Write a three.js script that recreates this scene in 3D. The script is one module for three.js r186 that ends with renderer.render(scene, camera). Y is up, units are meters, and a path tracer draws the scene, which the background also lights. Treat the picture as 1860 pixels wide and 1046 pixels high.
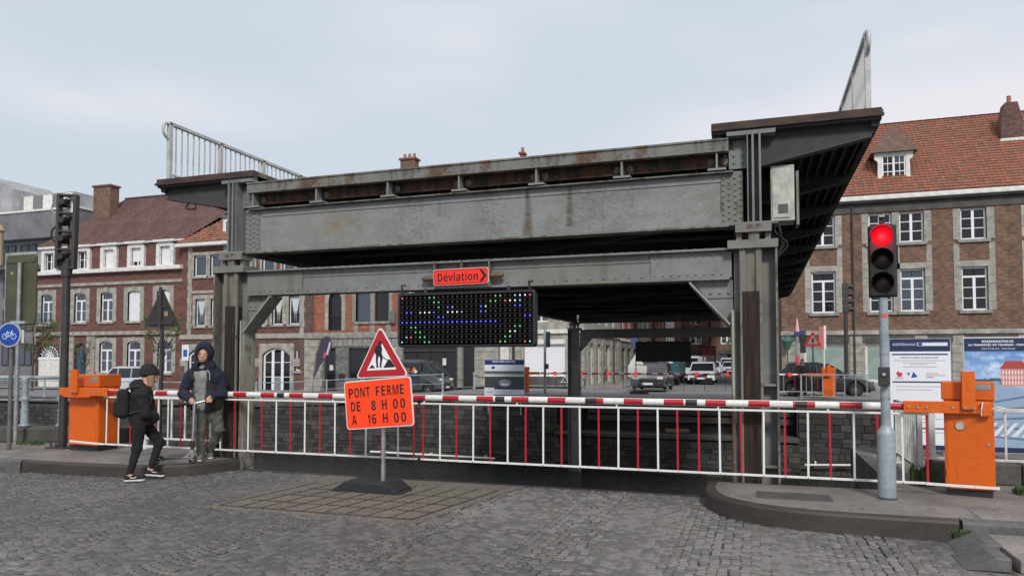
import * as THREE from 'three';
import { mergeGeometries, toCreasedNormals } from 'three/addons/utils/BufferGeometryUtils.js';
import { RoundedBoxGeometry } from 'three/addons/geometries/RoundedBoxGeometry.js';

// ---------------------------------------------------------------- camera, sky, sun, exposure
const scene = new THREE.Scene();
const camera = new THREE.PerspectiveCamera(2 * Math.atan(523 / 1320) * 180 / Math.PI, 1860 / 1046, 0.1, 900);
camera.position.set(0, 1.6, 0);
camera.rotation.set(2.3 * Math.PI / 180, 18.6 * Math.PI / 180, 0, 'YXZ');
camera.setViewOffset(1860, 1046, 0, -79, 1860, 1046);   // the lens is shifted up so that uprights stay upright
scene.add(camera);
const renderer = new THREE.WebGLRenderer({ antialias: true });
renderer.toneMapping = THREE.LinearToneMapping;
renderer.toneMappingExposure = 1.72;
renderer.shadowMap.enabled = true;

function rng(s) { return () => { s |= 0; s = s + 0x6D2B79F5 | 0; let t = Math.imul(s ^ s >>> 15, 1 | s); t = t + Math.imul(t ^ t >>> 7, 61 | t) ^ t; return ((t ^ t >>> 14) >>> 0) / 4294967296; }; }
const R = rng(7);
const rr = (a, b) => a + (b - a) * R();
const clamp = (x, a = 0, b = 1) => Math.min(b, Math.max(a, x));
const sstep = (a, b, x) => { const t = clamp((x - a) / (b - a)); return t * t * (3 - 2 * t); };
const lerp = (a, b, t) => a + (b - a) * t;
// tileable value noise: u, v in 0..1, per cells
const NT = new Float32Array(65536); { const q = rng(99); for (let i = 0; i < 65536; i++) NT[i] = q(); }
function vn(u, v, per, seed = 0) {
  const x = u * per, y = v * per, x0 = Math.floor(x), y0 = Math.floor(y), fx = x - x0, fy = y - y0;
  const h = (i, j) => NT[((((i % per) + per) % per) * 157 + (((j % per) + per) % per) * 911 + seed * 7919) & 65535];
  const sx = fx * fx * (3 - 2 * fx), sy = fy * fy * (3 - 2 * fy);
  return lerp(lerp(h(x0, y0), h(x0 + 1, y0), sx), lerp(h(x0, y0 + 1), h(x0 + 1, y0 + 1), sx), sy);
}
function fbm(u, v, per, oct, seed = 0) { let a = 0, w = 0.5, t = 0; for (let o = 0; o < oct; o++) { a += w * vn(u, v, per << o, seed + o); t += w; w *= 0.5; } return a / t; }

{ // overcast sky: an even pale grey-blue sheet with soft, faintly pink cloud banks
  const w = 768, h = 384, d = new Float32Array(w * h * 4);
  for (let j = 0; j < h; j++) for (let i = 0; i < w; i++) {
    const u = i / w, v = j / h;
    const n = fbm(u, v * 2, 8, 4, 3), m = fbm(u, v * 3, 5, 4, 11), s = sstep(0.34, 0.64, n), p = sstep(0.42, 0.66, m);
    const k = (i + j * w) * 4;
    const a = [lerp(0.355, 0.478, s), lerp(0.4, 0.476, s), lerp(0.455, 0.506, s)];
    d[k] = a[0] + 0.03 * p; d[k + 1] = a[1] - 0.008 * p; d[k + 2] = a[2] + 0.012 * p; d[k + 3] = 1;
  }
  const t = new THREE.DataTexture(d, w, h, THREE.RGBAFormat, THREE.FloatType);
  t.mapping = THREE.EquirectangularReflectionMapping; t.magFilter = THREE.LinearFilter; t.minFilter = THREE.LinearFilter; t.wrapS = THREE.RepeatWrapping; t.needsUpdate = true;
  scene.background = t; scene.environment = t;
}
const sun = new THREE.DirectionalLight(new THREE.Color(1.0, 0.965, 0.91), 1.5);
sun.position.set(14, 34, 26); sun.target.position.set(-4, 0, -14);
sun.castShadow = true; sun.shadow.radius = 20; sun.shadow.mapSize.set(2048, 2048);
Object.assign(sun.shadow.camera, { left: -60, right: 60, top: 60, bottom: -60, near: 1, far: 200 });
scene.add(sun, sun.target);

// ---------------------------------------------------------------- helpers
const V3 = (x, y, z) => new THREE.Vector3(x, y, z);
const RGB = (r, g, b) => new THREE.Color().setRGB(r, g, b);
function dtex(n, fn, srgb = true, m = n) {
  const d = new Uint8Array(n * m * 4);
  const e = srgb ? (x) => 255 * clamp(x <= 0.0031308 ? 12.92 * x : 1.055 * Math.pow(x, 1 / 2.4) - 0.055) : (x) => 255 * clamp(x);
  for (let j = 0; j < m; j++) for (let i = 0; i < n; i++) { const c = fn(i / n, j / m), k = (j * n + i) * 4; if (c.length) { d[k] = e(c[0]); d[k + 1] = e(c[1]); d[k + 2] = e(c[2]); } else d[k] = d[k + 1] = d[k + 2] = e(c); d[k + 3] = 255; }
  const t = new THREE.DataTexture(d, n, m, THREE.RGBAFormat); t.wrapS = t.wrapT = THREE.RepeatWrapping; t.magFilter = THREE.LinearFilter; t.minFilter = THREE.LinearMipmapLinearFilter; t.generateMipmaps = true;
  if (srgb) t.colorSpace = THREE.SRGBColorSpace; t.needsUpdate = true; return t;
}
function rep(t, s, s2 = s) { const c = t.clone(); c.repeat.set(1 / s, 1 / s2); c.needsUpdate = true; return c; }
function std(c, rough = 0.8, o = {}) { return new THREE.MeshStandardMaterial({ color: c ? RGB(...c) : 0xffffff, roughness: rough, ...o }); }
const mix3 = (a, b, t) => [lerp(a[0], b[0], t), lerp(a[1], b[1], t), lerp(a[2], b[2], t)];
const mul3 = (a, k) => [a[0] * k, a[1] * k, a[2] * k];

// uv in metres from the position, by the way each face points
function muv(g) {
  g = g.index ? g.toNonIndexed() : g;
  if (!g.attributes.normal) g.computeVertexNormals();
  const p = g.attributes.position, n = p.count, uv = new Float32Array(n * 2), a = V3(), b = V3(), c = V3();
  for (let i = 0; i < n; i += 3) {
    a.fromBufferAttribute(p, i); b.fromBufferAttribute(p, i + 1).sub(a); c.fromBufferAttribute(p, i + 2).sub(a); b.cross(c);
    const ax = Math.abs(b.x), ay = Math.abs(b.y), az = Math.abs(b.z);
    for (let k = 0; k < 3; k++) {
      const x = p.getX(i + k), y = p.getY(i + k), z = p.getZ(i + k), q = (i + k) * 2;
      if (az >= ax && az >= ay) { uv[q] = x; uv[q + 1] = y; } else if (ax >= ay) { uv[q] = z; uv[q + 1] = y; } else { uv[q] = x; uv[q + 1] = z; }
    }
  }
  g.setAttribute('uv', new THREE.BufferAttribute(uv, 2)); return g;
}
function clean(g) { g = g.index ? g.toNonIndexed() : g; for (const k of Object.keys(g.attributes)) if (!['position', 'normal', 'uv'].includes(k)) g.deleteAttribute(k); return g; }
function join(gs) { gs = (Array.isArray(gs) ? gs : [gs]).map(clean); return gs.length === 1 ? gs[0] : mergeGeometries(gs, false); }
const B = (w, h, d, x = 0, y = 0, z = 0) => new THREE.BoxGeometry(w, h, d).translate(x, y, z);           // centre x, z and bottom y + h/2 given by B0
const BX = (x0, x1, y0, y1, z0, z1) => new THREE.BoxGeometry(Math.abs(x1 - x0), Math.abs(y1 - y0), Math.abs(z1 - z0)).translate((x0 + x1) / 2, (y0 + y1) / 2, (z0 + z1) / 2);
const RB = (x0, x1, y0, y1, z0, z1, r = 0.012, s = 2) => new RoundedBoxGeometry(Math.abs(x1 - x0), Math.abs(y1 - y0), Math.abs(z1 - z0), s, r).translate((x0 + x1) / 2, (y0 + y1) / 2, (z0 + z1) / 2);
const CY = (r0, r1, h, n = 16, x = 0, y = 0, z = 0) => new THREE.CylinderGeometry(r1, r0, h, n).translate(x, y + h / 2, z);   // stands on y
function rod(a, b, r, n = 8, r2 = r) { const A = V3(...a), Bv = V3(...b), L = A.distanceTo(Bv); const g = new THREE.CylinderGeometry(r2, r, L, n); g.translate(0, L / 2, 0); g.applyQuaternion(new THREE.Quaternion().setFromUnitVectors(V3(0, 1, 0), Bv.clone().sub(A).normalize())); g.translate(...a); return g; }
function bar(a, b, w, h) { const A = V3(...a), Bv = V3(...b), L = A.distanceTo(Bv); const g = new THREE.BoxGeometry(w, h, L); const m = new THREE.Matrix4().lookAt(Bv, A, Math.abs(Bv.y - A.y) > 0.98 * L ? V3(0, 0, 1) : V3(0, 1, 0)); g.applyMatrix4(m); g.translate((A.x + Bv.x) / 2, (A.y + Bv.y) / 2, (A.z + Bv.z) / 2); return g; }
function tube(pts, r, seg = 24, rad = 6) { return new THREE.TubeGeometry(new THREE.CatmullRomCurve3(pts.map((p) => V3(...p))), seg, r, rad, false); }
function ext(pts, d, o = {}) { const s = new THREE.Shape(pts.map((p) => new THREE.Vector2(...p))); for (const h of o.holes || []) s.holes.push(new THREE.Path(h.map((p) => new THREE.Vector2(...p)))); const g = new THREE.ExtrudeGeometry(s, { depth: d, bevelEnabled: !!o.bevel, bevelSize: o.bevel || 0, bevelThickness: o.bevel || 0, bevelSegments: o.bs || 1, bevelOffset: -(o.bevel || 0), curveSegments: 8 }); return g; }
const lathe = (pts, n = 16) => new THREE.LatheGeometry(pts.map((p) => new THREE.Vector2(...p)), n);

const taken = {};
function numbered(n) { const k = taken[n] = (taken[n] ?? -1) + 1; return k ? n + '_' + String(k).padStart(3, '0') : n; }
function part(name, geos, m, parent) { const o = new THREE.Mesh(muv(join(geos)), m); o.name = name; o.castShadow = o.receiveShadow = true; if (parent) parent.add(o); return o; }
function raw(name, geo, m, parent) { const o = new THREE.Mesh(geo, m); o.name = name; o.castShadow = o.receiveShadow = true; if (parent) parent.add(o); return o; }
function tag(o, label, category, group) { o.name = numbered(o.name); o.userData.label = label; o.userData.category = category; if (group) o.userData.group = group; scene.add(o); return o; }
function thing(name, label, category, pos = [0, 0, 0], turn = 0, group) { const o = new THREE.Group(); o.name = name; o.position.set(...pos); o.rotation.y = turn; return tag(o, label, category, group); }
function struct(name, geos, m) { const o = part(name, geos, m, scene); o.name = numbered(name); o.userData.kind = 'structure'; return o; }
function sub(name, parent, pos = [0, 0, 0]) { const g = new THREE.Group(); g.name = name; g.position.set(...pos); parent.add(g); return g; }
function copy(o, label, pos, turn) { const c = o.clone(); c.userData = { ...o.userData, label }; c.name = numbered(o.name.replace(/_\d+$/, '')); if (pos) c.position.set(...pos); if (turn !== undefined) c.rotation.y = turn; scene.add(c); return c; }
// many alike pieces: the ones listed first become meshes of their own, the rest one instanced part
function pieces(name, list, geos, mats, parent, most = 300, cols = null) {
  list.slice(0, most).forEach((t) => { const o = raw(name, geos[t.g % geos.length], mats[t.m % mats.length], parent); o.applyMatrix4(t.mat); });
  const rest = list.slice(most); if (!rest.length) return;
  geos.forEach((g, gi) => {
    const L = rest.filter((t) => t.g % geos.length === gi); if (!L.length) return;
    const im = new THREE.InstancedMesh(g, cols ? cols.base : mats[0], L.length); im.name = name + '_mass'; im.castShadow = im.receiveShadow = true; im.userData.kind = 'stuff';
    L.forEach((t, i) => { im.setMatrixAt(i, t.mat); if (cols) im.setColorAt(i, cols.list[t.m % cols.list.length]); });
    parent.add(im);
  });
}
const M4 = (x, y, z, ry = 0, sx = 1, sy = 1, sz = 1, rx = 0, rz = 0) => new THREE.Matrix4().compose(V3(x, y, z), new THREE.Quaternion().setFromEuler(new THREE.Euler(rx, ry, rz, 'YXZ')), V3(sx, sy, sz));

// ---------------------------------------------------------------- materials
const T = {};
T.speck = dtex(256, (u, v) => 0.5 + 0.5 * (fbm(u, v, 32, 3, 1) - 0.5) + 0.25 * (vn(u, v, 128, 5) - 0.5), false);
T.grainC = dtex(512, (u, v) => { const a = fbm(u, v, 6, 5, 2), b = vn(u, v, 128, 9); const k = 0.72 + 0.5 * (a - 0.5) + 0.22 * (b - 0.5) + 0.16; return [k, k, k * 0.99]; });
T.blotch = dtex(512, (u, v) => { const a = fbm(u, v, 4, 6, 21), b = fbm(u, v, 24, 3, 8); const k = 0.82 + 0.6 * (a - 0.5) + 0.3 * (b - 0.5); return [k, k, k]; });
T.scuff = dtex(512, (u, v) => { const a = fbm(u, v, 8, 4, 12), s = fbm(u * 0.15, v, 96, 2, 15), d = fbm(u, v * 0.12, 40, 3, 18); let k = 0.93 + 0.1 * (a - 0.5); let c = [k, k, k]; c = mix3(c, [0.55, 0.6, 0.7], 0.5 * sstep(0.74, 0.82, s)); return mix3(c, [0.45, 0.4, 0.4], 0.35 * sstep(0.66, 0.8, d)); });
function paint(c, rough, s = 1.5, o = {}) { return std(c, rough, { map: rep(T.blotch, s), ...o }); }
// weathered grey-green bridge paint: patches, runs below the edges, rust freckles
function steelTex(seed, base, rustAmt, streak, rt = 0.6) {
  return dtex(512, (u, v) => {
    const a = fbm(u, v, 4, 5, seed), b = fbm(u, v * 0.25, 24, 4, seed + 3), f = fbm(u, v, 32, 3, seed + 7), r = fbm(u, v * 0.5, 6, 5, seed + 13);
    let c = mul3(base, 0.86 + 0.5 * (a - 0.5) + 0.22 * (f - 0.5));
    c = mix3(c, [0.055, 0.05, 0.042], streak * sstep(0.55, 0.8, b));
    c = mix3(c, [0.14, 0.115, 0.072], 0.35 * sstep(0.52, 0.75, fbm(u, v, 3, 4, seed + 31)));
    const t = rustAmt * sstep(rt, rt + 0.13, r * 0.75 + f * 0.25);
    return mix3(c, mix3([0.05, 0.028, 0.017], [0.13, 0.068, 0.032], vn(u, v, 64, seed)), t);
  });
}
T.steel = steelTex(40, [0.205, 0.219, 0.213], 0.25, 0.35);
T.steelRust = steelTex(60, [0.2, 0.203, 0.182], 0.85, 0.8, 0.56);
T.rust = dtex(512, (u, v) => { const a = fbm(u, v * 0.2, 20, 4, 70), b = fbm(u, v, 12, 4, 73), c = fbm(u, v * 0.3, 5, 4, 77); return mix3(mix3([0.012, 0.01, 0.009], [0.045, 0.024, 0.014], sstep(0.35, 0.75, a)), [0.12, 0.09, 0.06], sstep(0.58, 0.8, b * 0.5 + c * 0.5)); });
T.plank = dtex(256, (u, v) => { const a = fbm(u, v, 8, 4, 81), b = fbm(u * 0.2, v, 48, 2, 82); return mix3([0.05, 0.028, 0.02], [0.12, 0.07, 0.05], sstep(0.3, 0.7, 0.6 * a + 0.4 * b)); });
// the big end girder: its own sheet with two long rust runs, a tan bloom and mould speckle
T.girder = dtex(1024, (u, v) => {
  const x = (u - 0.5) * 7.24, y = v * 0.64; let c = mul3([0.218, 0.232, 0.225], 0.9 + 0.42 * (fbm(u, v * 0.12, 24, 5, 41) - 0.5) + 0.2 * (vn(u, v * 0.125, 256, 6) - 0.5));
  const run = (x0, w, a, b, k) => { const d = Math.abs(x - x0 - 0.02 * (fbm(u, v * 0.3, 40, 2, 3) - 0.5)) / (w * (0.45 + 0.8 * clamp((b - y) / (b - a)))); if (y > a && y < b) c = mix3(c, [0.085, 0.06, 0.038], k * sstep(1, 0.15, d) * (0.55 + 0.8 * (fbm(u, v * 0.2, 64, 3, 9) - 0.2))); };
  run(0.9, 0.09, 0.0, 0.64, 1.1); run(1.48, 0.07, 0.1, 0.64, 1.05); run(-0.4, 0.05, 0.35, 0.6, 0.4); run(2.3, 0.03, 0.3, 0.6, 0.4);
  const bl = Math.exp(-Math.pow((x + 2.1) / 0.45, 2) - Math.pow((y - 0.3) / 0.22, 2)); c = mix3(c, [0.20, 0.165, 0.11], 0.7 * bl * sstep(0.3, 0.7, fbm(u, v * 0.12, 50, 4, 17)));
  const sp = (x0, w) => Math.exp(-Math.pow((x - x0) / w, 2)) * sstep(0.55, 0.72, fbm(u, v * 0.12, 230, 2, 23)); c = mix3(c, [0.075, 0.075, 0.068], 0.45 * clamp(sp(-0.8, 0.35) + sp(1.9, 0.5) + sp(0.4, 0.3)));
  return mix3(c, [0.13, 0.09, 0.055], 0.3 * sstep(0.62, 0.75, fbm(u, v * 0.12, 30, 4, 29)));
}, true, 128);
const M = {
  steel: std(null, 0.62, { map: rep(T.steel, 4.7, 2.6), bumpMap: rep(T.speck, 0.6), bumpScale: 0.0015 }),
  girder: (() => { const t = rep(T.girder, 7.24, 0.64); t.offset.set(0.5, -3.26 / 0.64); return std(null, 0.6, { map: t, bumpMap: rep(T.speck, 0.6), bumpScale: 0.0015 }); })(),
  steelRust: std(null, 0.72, { map: rep(T.steelRust, 2.1, 1.9), bumpMap: rep(T.speck, 0.4), bumpScale: 0.002 }),
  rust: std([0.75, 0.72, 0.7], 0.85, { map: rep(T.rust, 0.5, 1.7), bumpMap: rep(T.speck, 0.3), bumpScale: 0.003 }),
  paleSteel: std([1.75, 1.75, 1.7], 0.65, { map: rep(T.steelRust, 1.7, 2.6), bumpMap: rep(T.speck, 0.4), bumpScale: 0.002 }),
  rustWeb: std([1.9, 1.7, 1.6], 0.85, { map: rep(T.rust, 1.3, 0.9), bumpMap: rep(T.speck, 0.3), bumpScale: 0.003 }),
  brownEdge: std([0.6, 0.62, 0.66], 0.8, { map: rep(T.plank, 1.2, 0.4) }),
  shadedSteel: std([0.058, 0.058, 0.056], 0.8, { map: rep(T.blotch, 1.9), bumpMap: rep(T.speck, 0.4), bumpScale: 0.002 }),  // deck steel in a near-black colour, shade under the deck painted in
  white: std([0.78, 0.78, 0.75], 0.45, { map: rep(T.scuff, 0.5) }), railGrey: paint([0.52, 0.53, 0.51], 0.5, 0.7), red: std([0.44, 0.012, 0.024], 0.42, { map: rep(T.scuff, 0.4) }),
  orange: std([0.68, 0.118, 0.003], 0.42, { map: rep(T.scuff, 1.1), bumpMap: rep(T.speck, 0.1), bumpScale: 0.0004 }),
  black: std([0.018, 0.018, 0.02], 0.55), rubber: std([0.02, 0.02, 0.021], 0.8, { bumpMap: rep(T.speck, 0.15), bumpScale: 0.002 }),
  galv: std([0.42, 0.45, 0.47], 0.45, { metalness: 0.55, map: rep(T.blotch, 0.35) }), darkMetal: std([0.045, 0.043, 0.042], 0.5, { map: rep(T.blotch, 0.8) }),
  greyPaint: paint([0.34, 0.40, 0.44], 0.42, 0.8), chrome: std([0.7, 0.7, 0.72], 0.2, { metalness: 1 }),
  glass: new THREE.MeshPhysicalMaterial({ color: RGB(0.012, 0.014, 0.017), roughness: 0.06, specularIntensity: 0.9, ior: 1.5 }),
  glassMid: new THREE.MeshPhysicalMaterial({ color: RGB(0.06, 0.075, 0.1), roughness: 0.1, ior: 1.5 }),
  glassPale: new THREE.MeshPhysicalMaterial({ color: RGB(0.2, 0.22, 0.24), roughness: 0.12, ior: 1.5 }),
  curtain: std([0.55, 0.6, 0.6], 0.95), shutter: std([0.74, 0.75, 0.78], 0.6),
};
// ---------------------------------------------------------------- ground, quays, water
T.joint = dtex(256, (u, v) => mul3([0.05, 0.046, 0.041], 0.7 + 0.8 * fbm(u, v, 24, 3, 5)));
T.conc = dtex(512, (u, v) => { const a = fbm(u, v, 5, 5, 31), b = vn(u, v, 170, 4), c = fbm(u, v, 20, 3, 33); let k = [0.215, 0.2, 0.182]; k = mul3(k, 0.82 + 0.7 * (a - 0.5) + 0.25 * (b - 0.5)); return mix3(k, [0.10, 0.085, 0.08], 0.6 * sstep(0.58, 0.72, c * 0.6 + a * 0.4)); });
T.aggr = dtex(512, (u, v) => { const a = fbm(u, v, 6, 4, 34), b = vn(u, v, 128, 4), c = vn(u, v, 220, 6); let k = mul3([0.155, 0.136, 0.115], 0.8 + 0.6 * (a - 0.5)); k = mix3(k, [0.42, 0.38, 0.31], sstep(0.72, 0.86, b)); return mix3(k, [0.05, 0.04, 0.035], 0.8 * sstep(0.74, 0.85, c)); });
T.stone = dtex(512, (u, v) => { const a = fbm(u, v, 5, 5, 51), b = fbm(u, v, 40, 3, 52); return mul3([0.34, 0.335, 0.32], 0.78 + 0.7 * (a - 0.5) + 0.4 * (b - 0.5)); });
T.asph = dtex(512, (u, v) => { const a = fbm(u, v, 5, 4, 54), b = vn(u, v, 190, 3); return mul3([0.20, 0.2, 0.205], 0.8 + 0.4 * (a - 0.5) + 0.35 * (b - 0.5)); });
Object.assign(M, {
  joint: std(null, 0.95, { map: rep(T.joint, 0.8), bumpMap: rep(T.speck, 0.2), bumpScale: 0.004 }),
  conc: std(null, 0.85, { map: rep(T.conc, 2.1), bumpMap: rep(T.speck, 0.4), bumpScale: 0.003 }),
  aggr: std(null, 0.85, { map: rep(T.aggr, 0.9), bumpMap: rep(T.aggr, 0.9), bumpScale: 0.004 }),
  kerbSteel: std([0.058, 0.046, 0.04], 0.6, { map: rep(T.blotch, 1.1, 0.5), bumpMap: rep(T.speck, 0.3), bumpScale: 0.003 }),
  blueStone: std([0.4, 0.41, 0.43], 0.75, { map: rep(T.stone, 1.3), bumpMap: rep(T.speck, 0.4), bumpScale: 0.003 }),
  quayStone: std([0.3, 0.29, 0.27], 0.9, { map: rep(T.stone, 1.1), bumpMap: rep(T.speck, 0.5), bumpScale: 0.01 }),
  asph: std([1.15, 1.14, 1.12], 0.9, { map: rep(T.asph, 3) }),
  pave: std([1.35, 1.33, 1.3], 0.9, { map: rep(T.conc, 3.3) }),
});
// left pavement and right traffic island outlines (x, z) along the kerb
const kerbL = [[-40, -7.35], [-16, -7.55], [-10.05, -7.72], [-8.9, -7.76], [-8.2, -7.84], [-7.8, -7.98], [-7.52, -8.2], [-7.35, -8.5], [-7.22, -8.9]];
const kerbR = [[-0.56, -8.9], [-0.57, -8.6], [-0.54, -8.3], [-0.46, -8.04], [-0.28, -7.78], [-0.02, -7.58], [0.3, -7.46], [0.65, -7.41], [1.68, -7.40]];
function inPoly(x, z, P) { let c = false; for (let i = 0, j = P.length - 1; i < P.length; j = i++) { const [a, b] = P[i], [e, f] = P[j]; if ((b > z) !== (f > z) && x < (e - a) * (z - b) / (f - b) + a) c = !c; } return c; }
const polyL = [...kerbL, [-7.22, -9.2], [-40, -9.2]], polyR = [...kerbR, [30, -7.6], [30, -9.2], [-0.56, -9.2]];
const patch = { x0: -5.72, x1: -3.2, z0: -8.86, z1: -6.5 };
const inPatch = (x, z) => x > patch.x0 && x < patch.x1 + (-6.5 - z) * 0.16 && z > patch.z0 && z < patch.z1;
const road = struct('road', BX(-60, 60, -0.5, -0.017, -8.9, 45), M.joint);
{ // granite setts laid in segmental arcs
  const geos = [], g4 = rng(5);
  for (let k = 0; k < 5; k++) {
    const j = () => (g4() - 0.5) * 0.009, a = 0.0366, b = 0.0312, h = 0.0065, P = [], Tp = [];
    for (const [sx, sz] of [[-1, -1], [1, -1], [1, 1], [-1, 1]]) { const ox = j(), oz = j(); P.push([sx * a + ox, -0.03, sz * a + oz], [sx * a + ox, -h, sz * a + oz]); Tp.push([sx * b + ox + j() * 0.5, j() * 0.3, sz * b + oz + j() * 0.5]); }
    const pos = [], tri = (...q) => q.forEach((p) => pos.push(...p));
    for (let s = 0; s < 4; s++) { const n = (s + 1) % 4, p0 = P[2 * s], p1 = P[2 * s + 1], q0 = P[2 * n], q1 = P[2 * n + 1], t0 = Tp[s], t1 = Tp[n]; tri(p0, p1, q1, p0, q1, q0, p1, t0, t1, p1, t1, q1); }
    const c = [0, 0.004, 0]; for (let s = 0; s < 4; s++) tri(c, Tp[(s + 1) % 4], Tp[s]);
    const g = new THREE.BufferGeometry(); g.setAttribute('position', new THREE.Float32BufferAttribute(pos, 3)); g.computeVertexNormals();
    geos.push(muv(g));
  }
  const cols = [], mats = [], q = rng(17);
  for (let k = 0; k < 28; k++) { const t = q(), v = 0.135 + 0.095 * (q() - 0.45); const c = t < 0.18 ? [v * 1.1, v * 0.96, v * 0.92] : t < 0.4 ? [v * 0.98, v * 0.99, v * 0.985] : t < 0.5 ? [v * 1.12, v * 1.04, v * 0.92] : t < 0.56 ? [v * 1.55, v * 1.5, v * 1.45] : [v, v * 0.975, v * 0.935]; cols.push(RGB(...c)); }
  cols.sort((p, r) => p.r + p.g + p.b - r.r - r.g - r.b);
  const sm = (c) => new THREE.MeshStandardMaterial({ color: c, roughness: 0.58, map: rep(T.grainC, 0.31), bumpMap: rep(T.speck, 0.07), bumpScale: 0.0025 });
  cols.forEach((c) => mats.push(sm(c)));
  const list = [], Wd = 1.28, Rd = Wd / 2 / Math.sin(0.86), s = rng(23), cs = Math.cos(18.6 * Math.PI / 180), sn = Math.sin(18.6 * Math.PI / 180);
  for (let c = -16; c < 10; c++) for (let r = 0; r < 110; r++) {
    const xc = c * Wd - 0.3, zr = -2.6 - r * 0.0775 + (c % 2) * 0.04, n = Math.round(Rd * 1.72 / 0.0795);
    for (let k = 0; k < n; k++) {
      const a = -0.86 + (k + 0.5) * 1.72 / n + (s() - 0.5) * 0.02, x = xc + Rd * Math.sin(a) + (s() - 0.5) * 0.008, z = zr + Rd * (Math.cos(a) - 0.83) + (s() - 0.5) * 0.008;
      if (z < -8.86 || z > -3.2 || inPatch(x, z) || inPoly(x, z, polyL) || inPoly(x, z, polyR)) continue;
      const X = cs * x - sn * z * 1, X2 = cs * x + -sn * z, D = -sn * x - cs * z;
      const u = (cs * x - sn * z) / Math.max(D, 0.1); if (D < 3 || u < -1.0 || u > 1.0) continue;
      list.push({ mat: M4(x, (s() - 0.5) * 0.005, z, -a + (s() - 0.5) * 0.08, rnd(0.86, 1.1), 1, rnd(0.88, 1.06), (s() - 0.5) * 0.05, (s() - 0.5) * 0.05), g: (s() * 5) | 0, m: clamp(Math.floor((0.5 + 1.5 * (fbm(x * 0.06 + 0.5, z * 0.06 + 0.7, 8, 3, 44) - 0.5) + (s() - 0.5) * 0.9) * cols.length), 0, cols.length - 1), d: D, v: D > 5.55 && Math.abs(u) < 0.7 ? 0 : 1 });
    }
  }
  function rnd(a, b) { return a + (b - a) * s(); }
  list.sort((a, b) => a.v - b.v || a.d - b.d);
  pieces('sett', list, geos, mats, road, 300, { base: sm(RGB(1, 1, 1)), list: cols });
}
{ // concrete inlay with flat steel strips
  const p = part('concrete_inlay', ext([[patch.x0, 6.5], [patch.x1, 6.5], [patch.x1 + 0.37, 8.86], [patch.x0, 8.86]], 0.05).rotateX(-Math.PI / 2).translate(0, -0.046, 0), M.aggr, road);
  const strip = (a, b, w) => part('steel_strip', bar([a[0], 0.0055, a[1]], [b[0], 0.0055, b[1]], w, 0.009), M.kerbSteel, p);
  const xr = (z) => patch.x1 - 0.13 + (-6.5 - z) * 0.14;
  [-6.64, -7.02, -7.42, -7.86].forEach((z, i) => strip([patch.x0 + 0.1 + i * 0.1, z], [xr(z), z - 0.02], i ? 0.014 : 0.026));
  for (let k = 0; k <= 9; k++) { const x = xr(-6.65) - k * 0.26; strip([x, -6.64], [x + 0.28 - k * 0.012, -8.5 + k * 0.02], k ? 0.01 : 0.024); }
}
const quayWall = struct('quay_wall', [BX(-60, 60, -5, -0.51, -8.885, -8.2), BX(-60, -11.3, -5, -0.31, -10.5, -8.89), BX(1.5, 60, -5, -0.31, -13.1, -8.89)], M.quayStone);
struct('quay_edge', [BX(-7.2, -0.58, -0.3, 0.004, -8.96, -8.885)], M.kerbSteel);
function pavement(name, poly, y, m) { const o = struct(name, ext(poly.map(([x, z]) => [x, -z]), y + 0.3).rotateX(-Math.PI / 2).translate(0, -0.3, 0), m); return o; }
const paveL = pavement('pavement', [...kerbL.map(([x, z]) => [x, z - 0.09]), [-7.22, -8.95], [-8.0, -8.95], [-8.05, -9.65], [-11.0, -9.75], [-11.6, -10.6], [-40, -10.6]], 0.155, M.conc);
const paveR = pavement('traffic_island', [...kerbR.map(([x, z], i) => [x + (i < 5 ? 0.1 : 0), z - (i < 4 ? 0 : 0.1)]), [30, -7.7], [30, -13.2], [1.45, -13.2], [1.45, -8.97], [-0.46, -8.97]], 0.175, M.conc);
function kerb(P, w, h, m, parent, name) { // a kerb band that follows the outline, rounded on the upper outer edge
  const prof = [[0, -0.2], [0, h - 0.03], [0.012, h - 0.008], [0.035, h], [w, h], [w, -0.2]], pos = [];
  const N = P.map((p, i) => { const a = P[Math.max(0, i - 1)], b = P[Math.min(P.length - 1, i + 1)], L = Math.hypot(b[0] - a[0], b[1] - a[1]); return [(b[1] - a[1]) / L, -(b[0] - a[0]) / L]; });
  const pt = (i, k) => [P[i][0] + N[i][0] * prof[k][0], prof[k][1], P[i][1] + N[i][1] * prof[k][0]];
  for (let i = 0; i + 1 < P.length; i++) for (let k = 0; k + 1 < prof.length; k++) { const a = pt(i, k), b = pt(i + 1, k), c = pt(i + 1, k + 1), d = pt(i, k + 1); pos.push(...a, ...b, ...c, ...a, ...c, ...d); }
  const g = new THREE.BufferGeometry(); g.setAttribute('position', new THREE.Float32BufferAttribute(pos, 3)); g.computeVertexNormals();
  return part(name, g, m, parent);
}
function smooth(P, n = 40) { const c = new THREE.CatmullRomCurve3(P.map(([x, z]) => V3(x, 0, z)), false, 'centripetal'); return c.getSpacedPoints(n).map((p) => [p.x, p.z]); }
kerb(smooth(kerbL.slice(2), 40), 0.1, 0.163, M.kerbSteel, paveL, 'kerb');
for (let k = 0; k < 8; k++) kerb([[-10.07 - k * 1.02 - 1.0, -7.715 + (k + 1) * 0.028], [-10.07 - k * 1.02, -7.715 + k * 0.028]], 0.12, 0.165, M.blueStone, paveL, 'kerb_stone');
kerb(smooth(kerbR, 44), 0.11, 0.185, M.kerbSteel, paveR, 'kerb');
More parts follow.
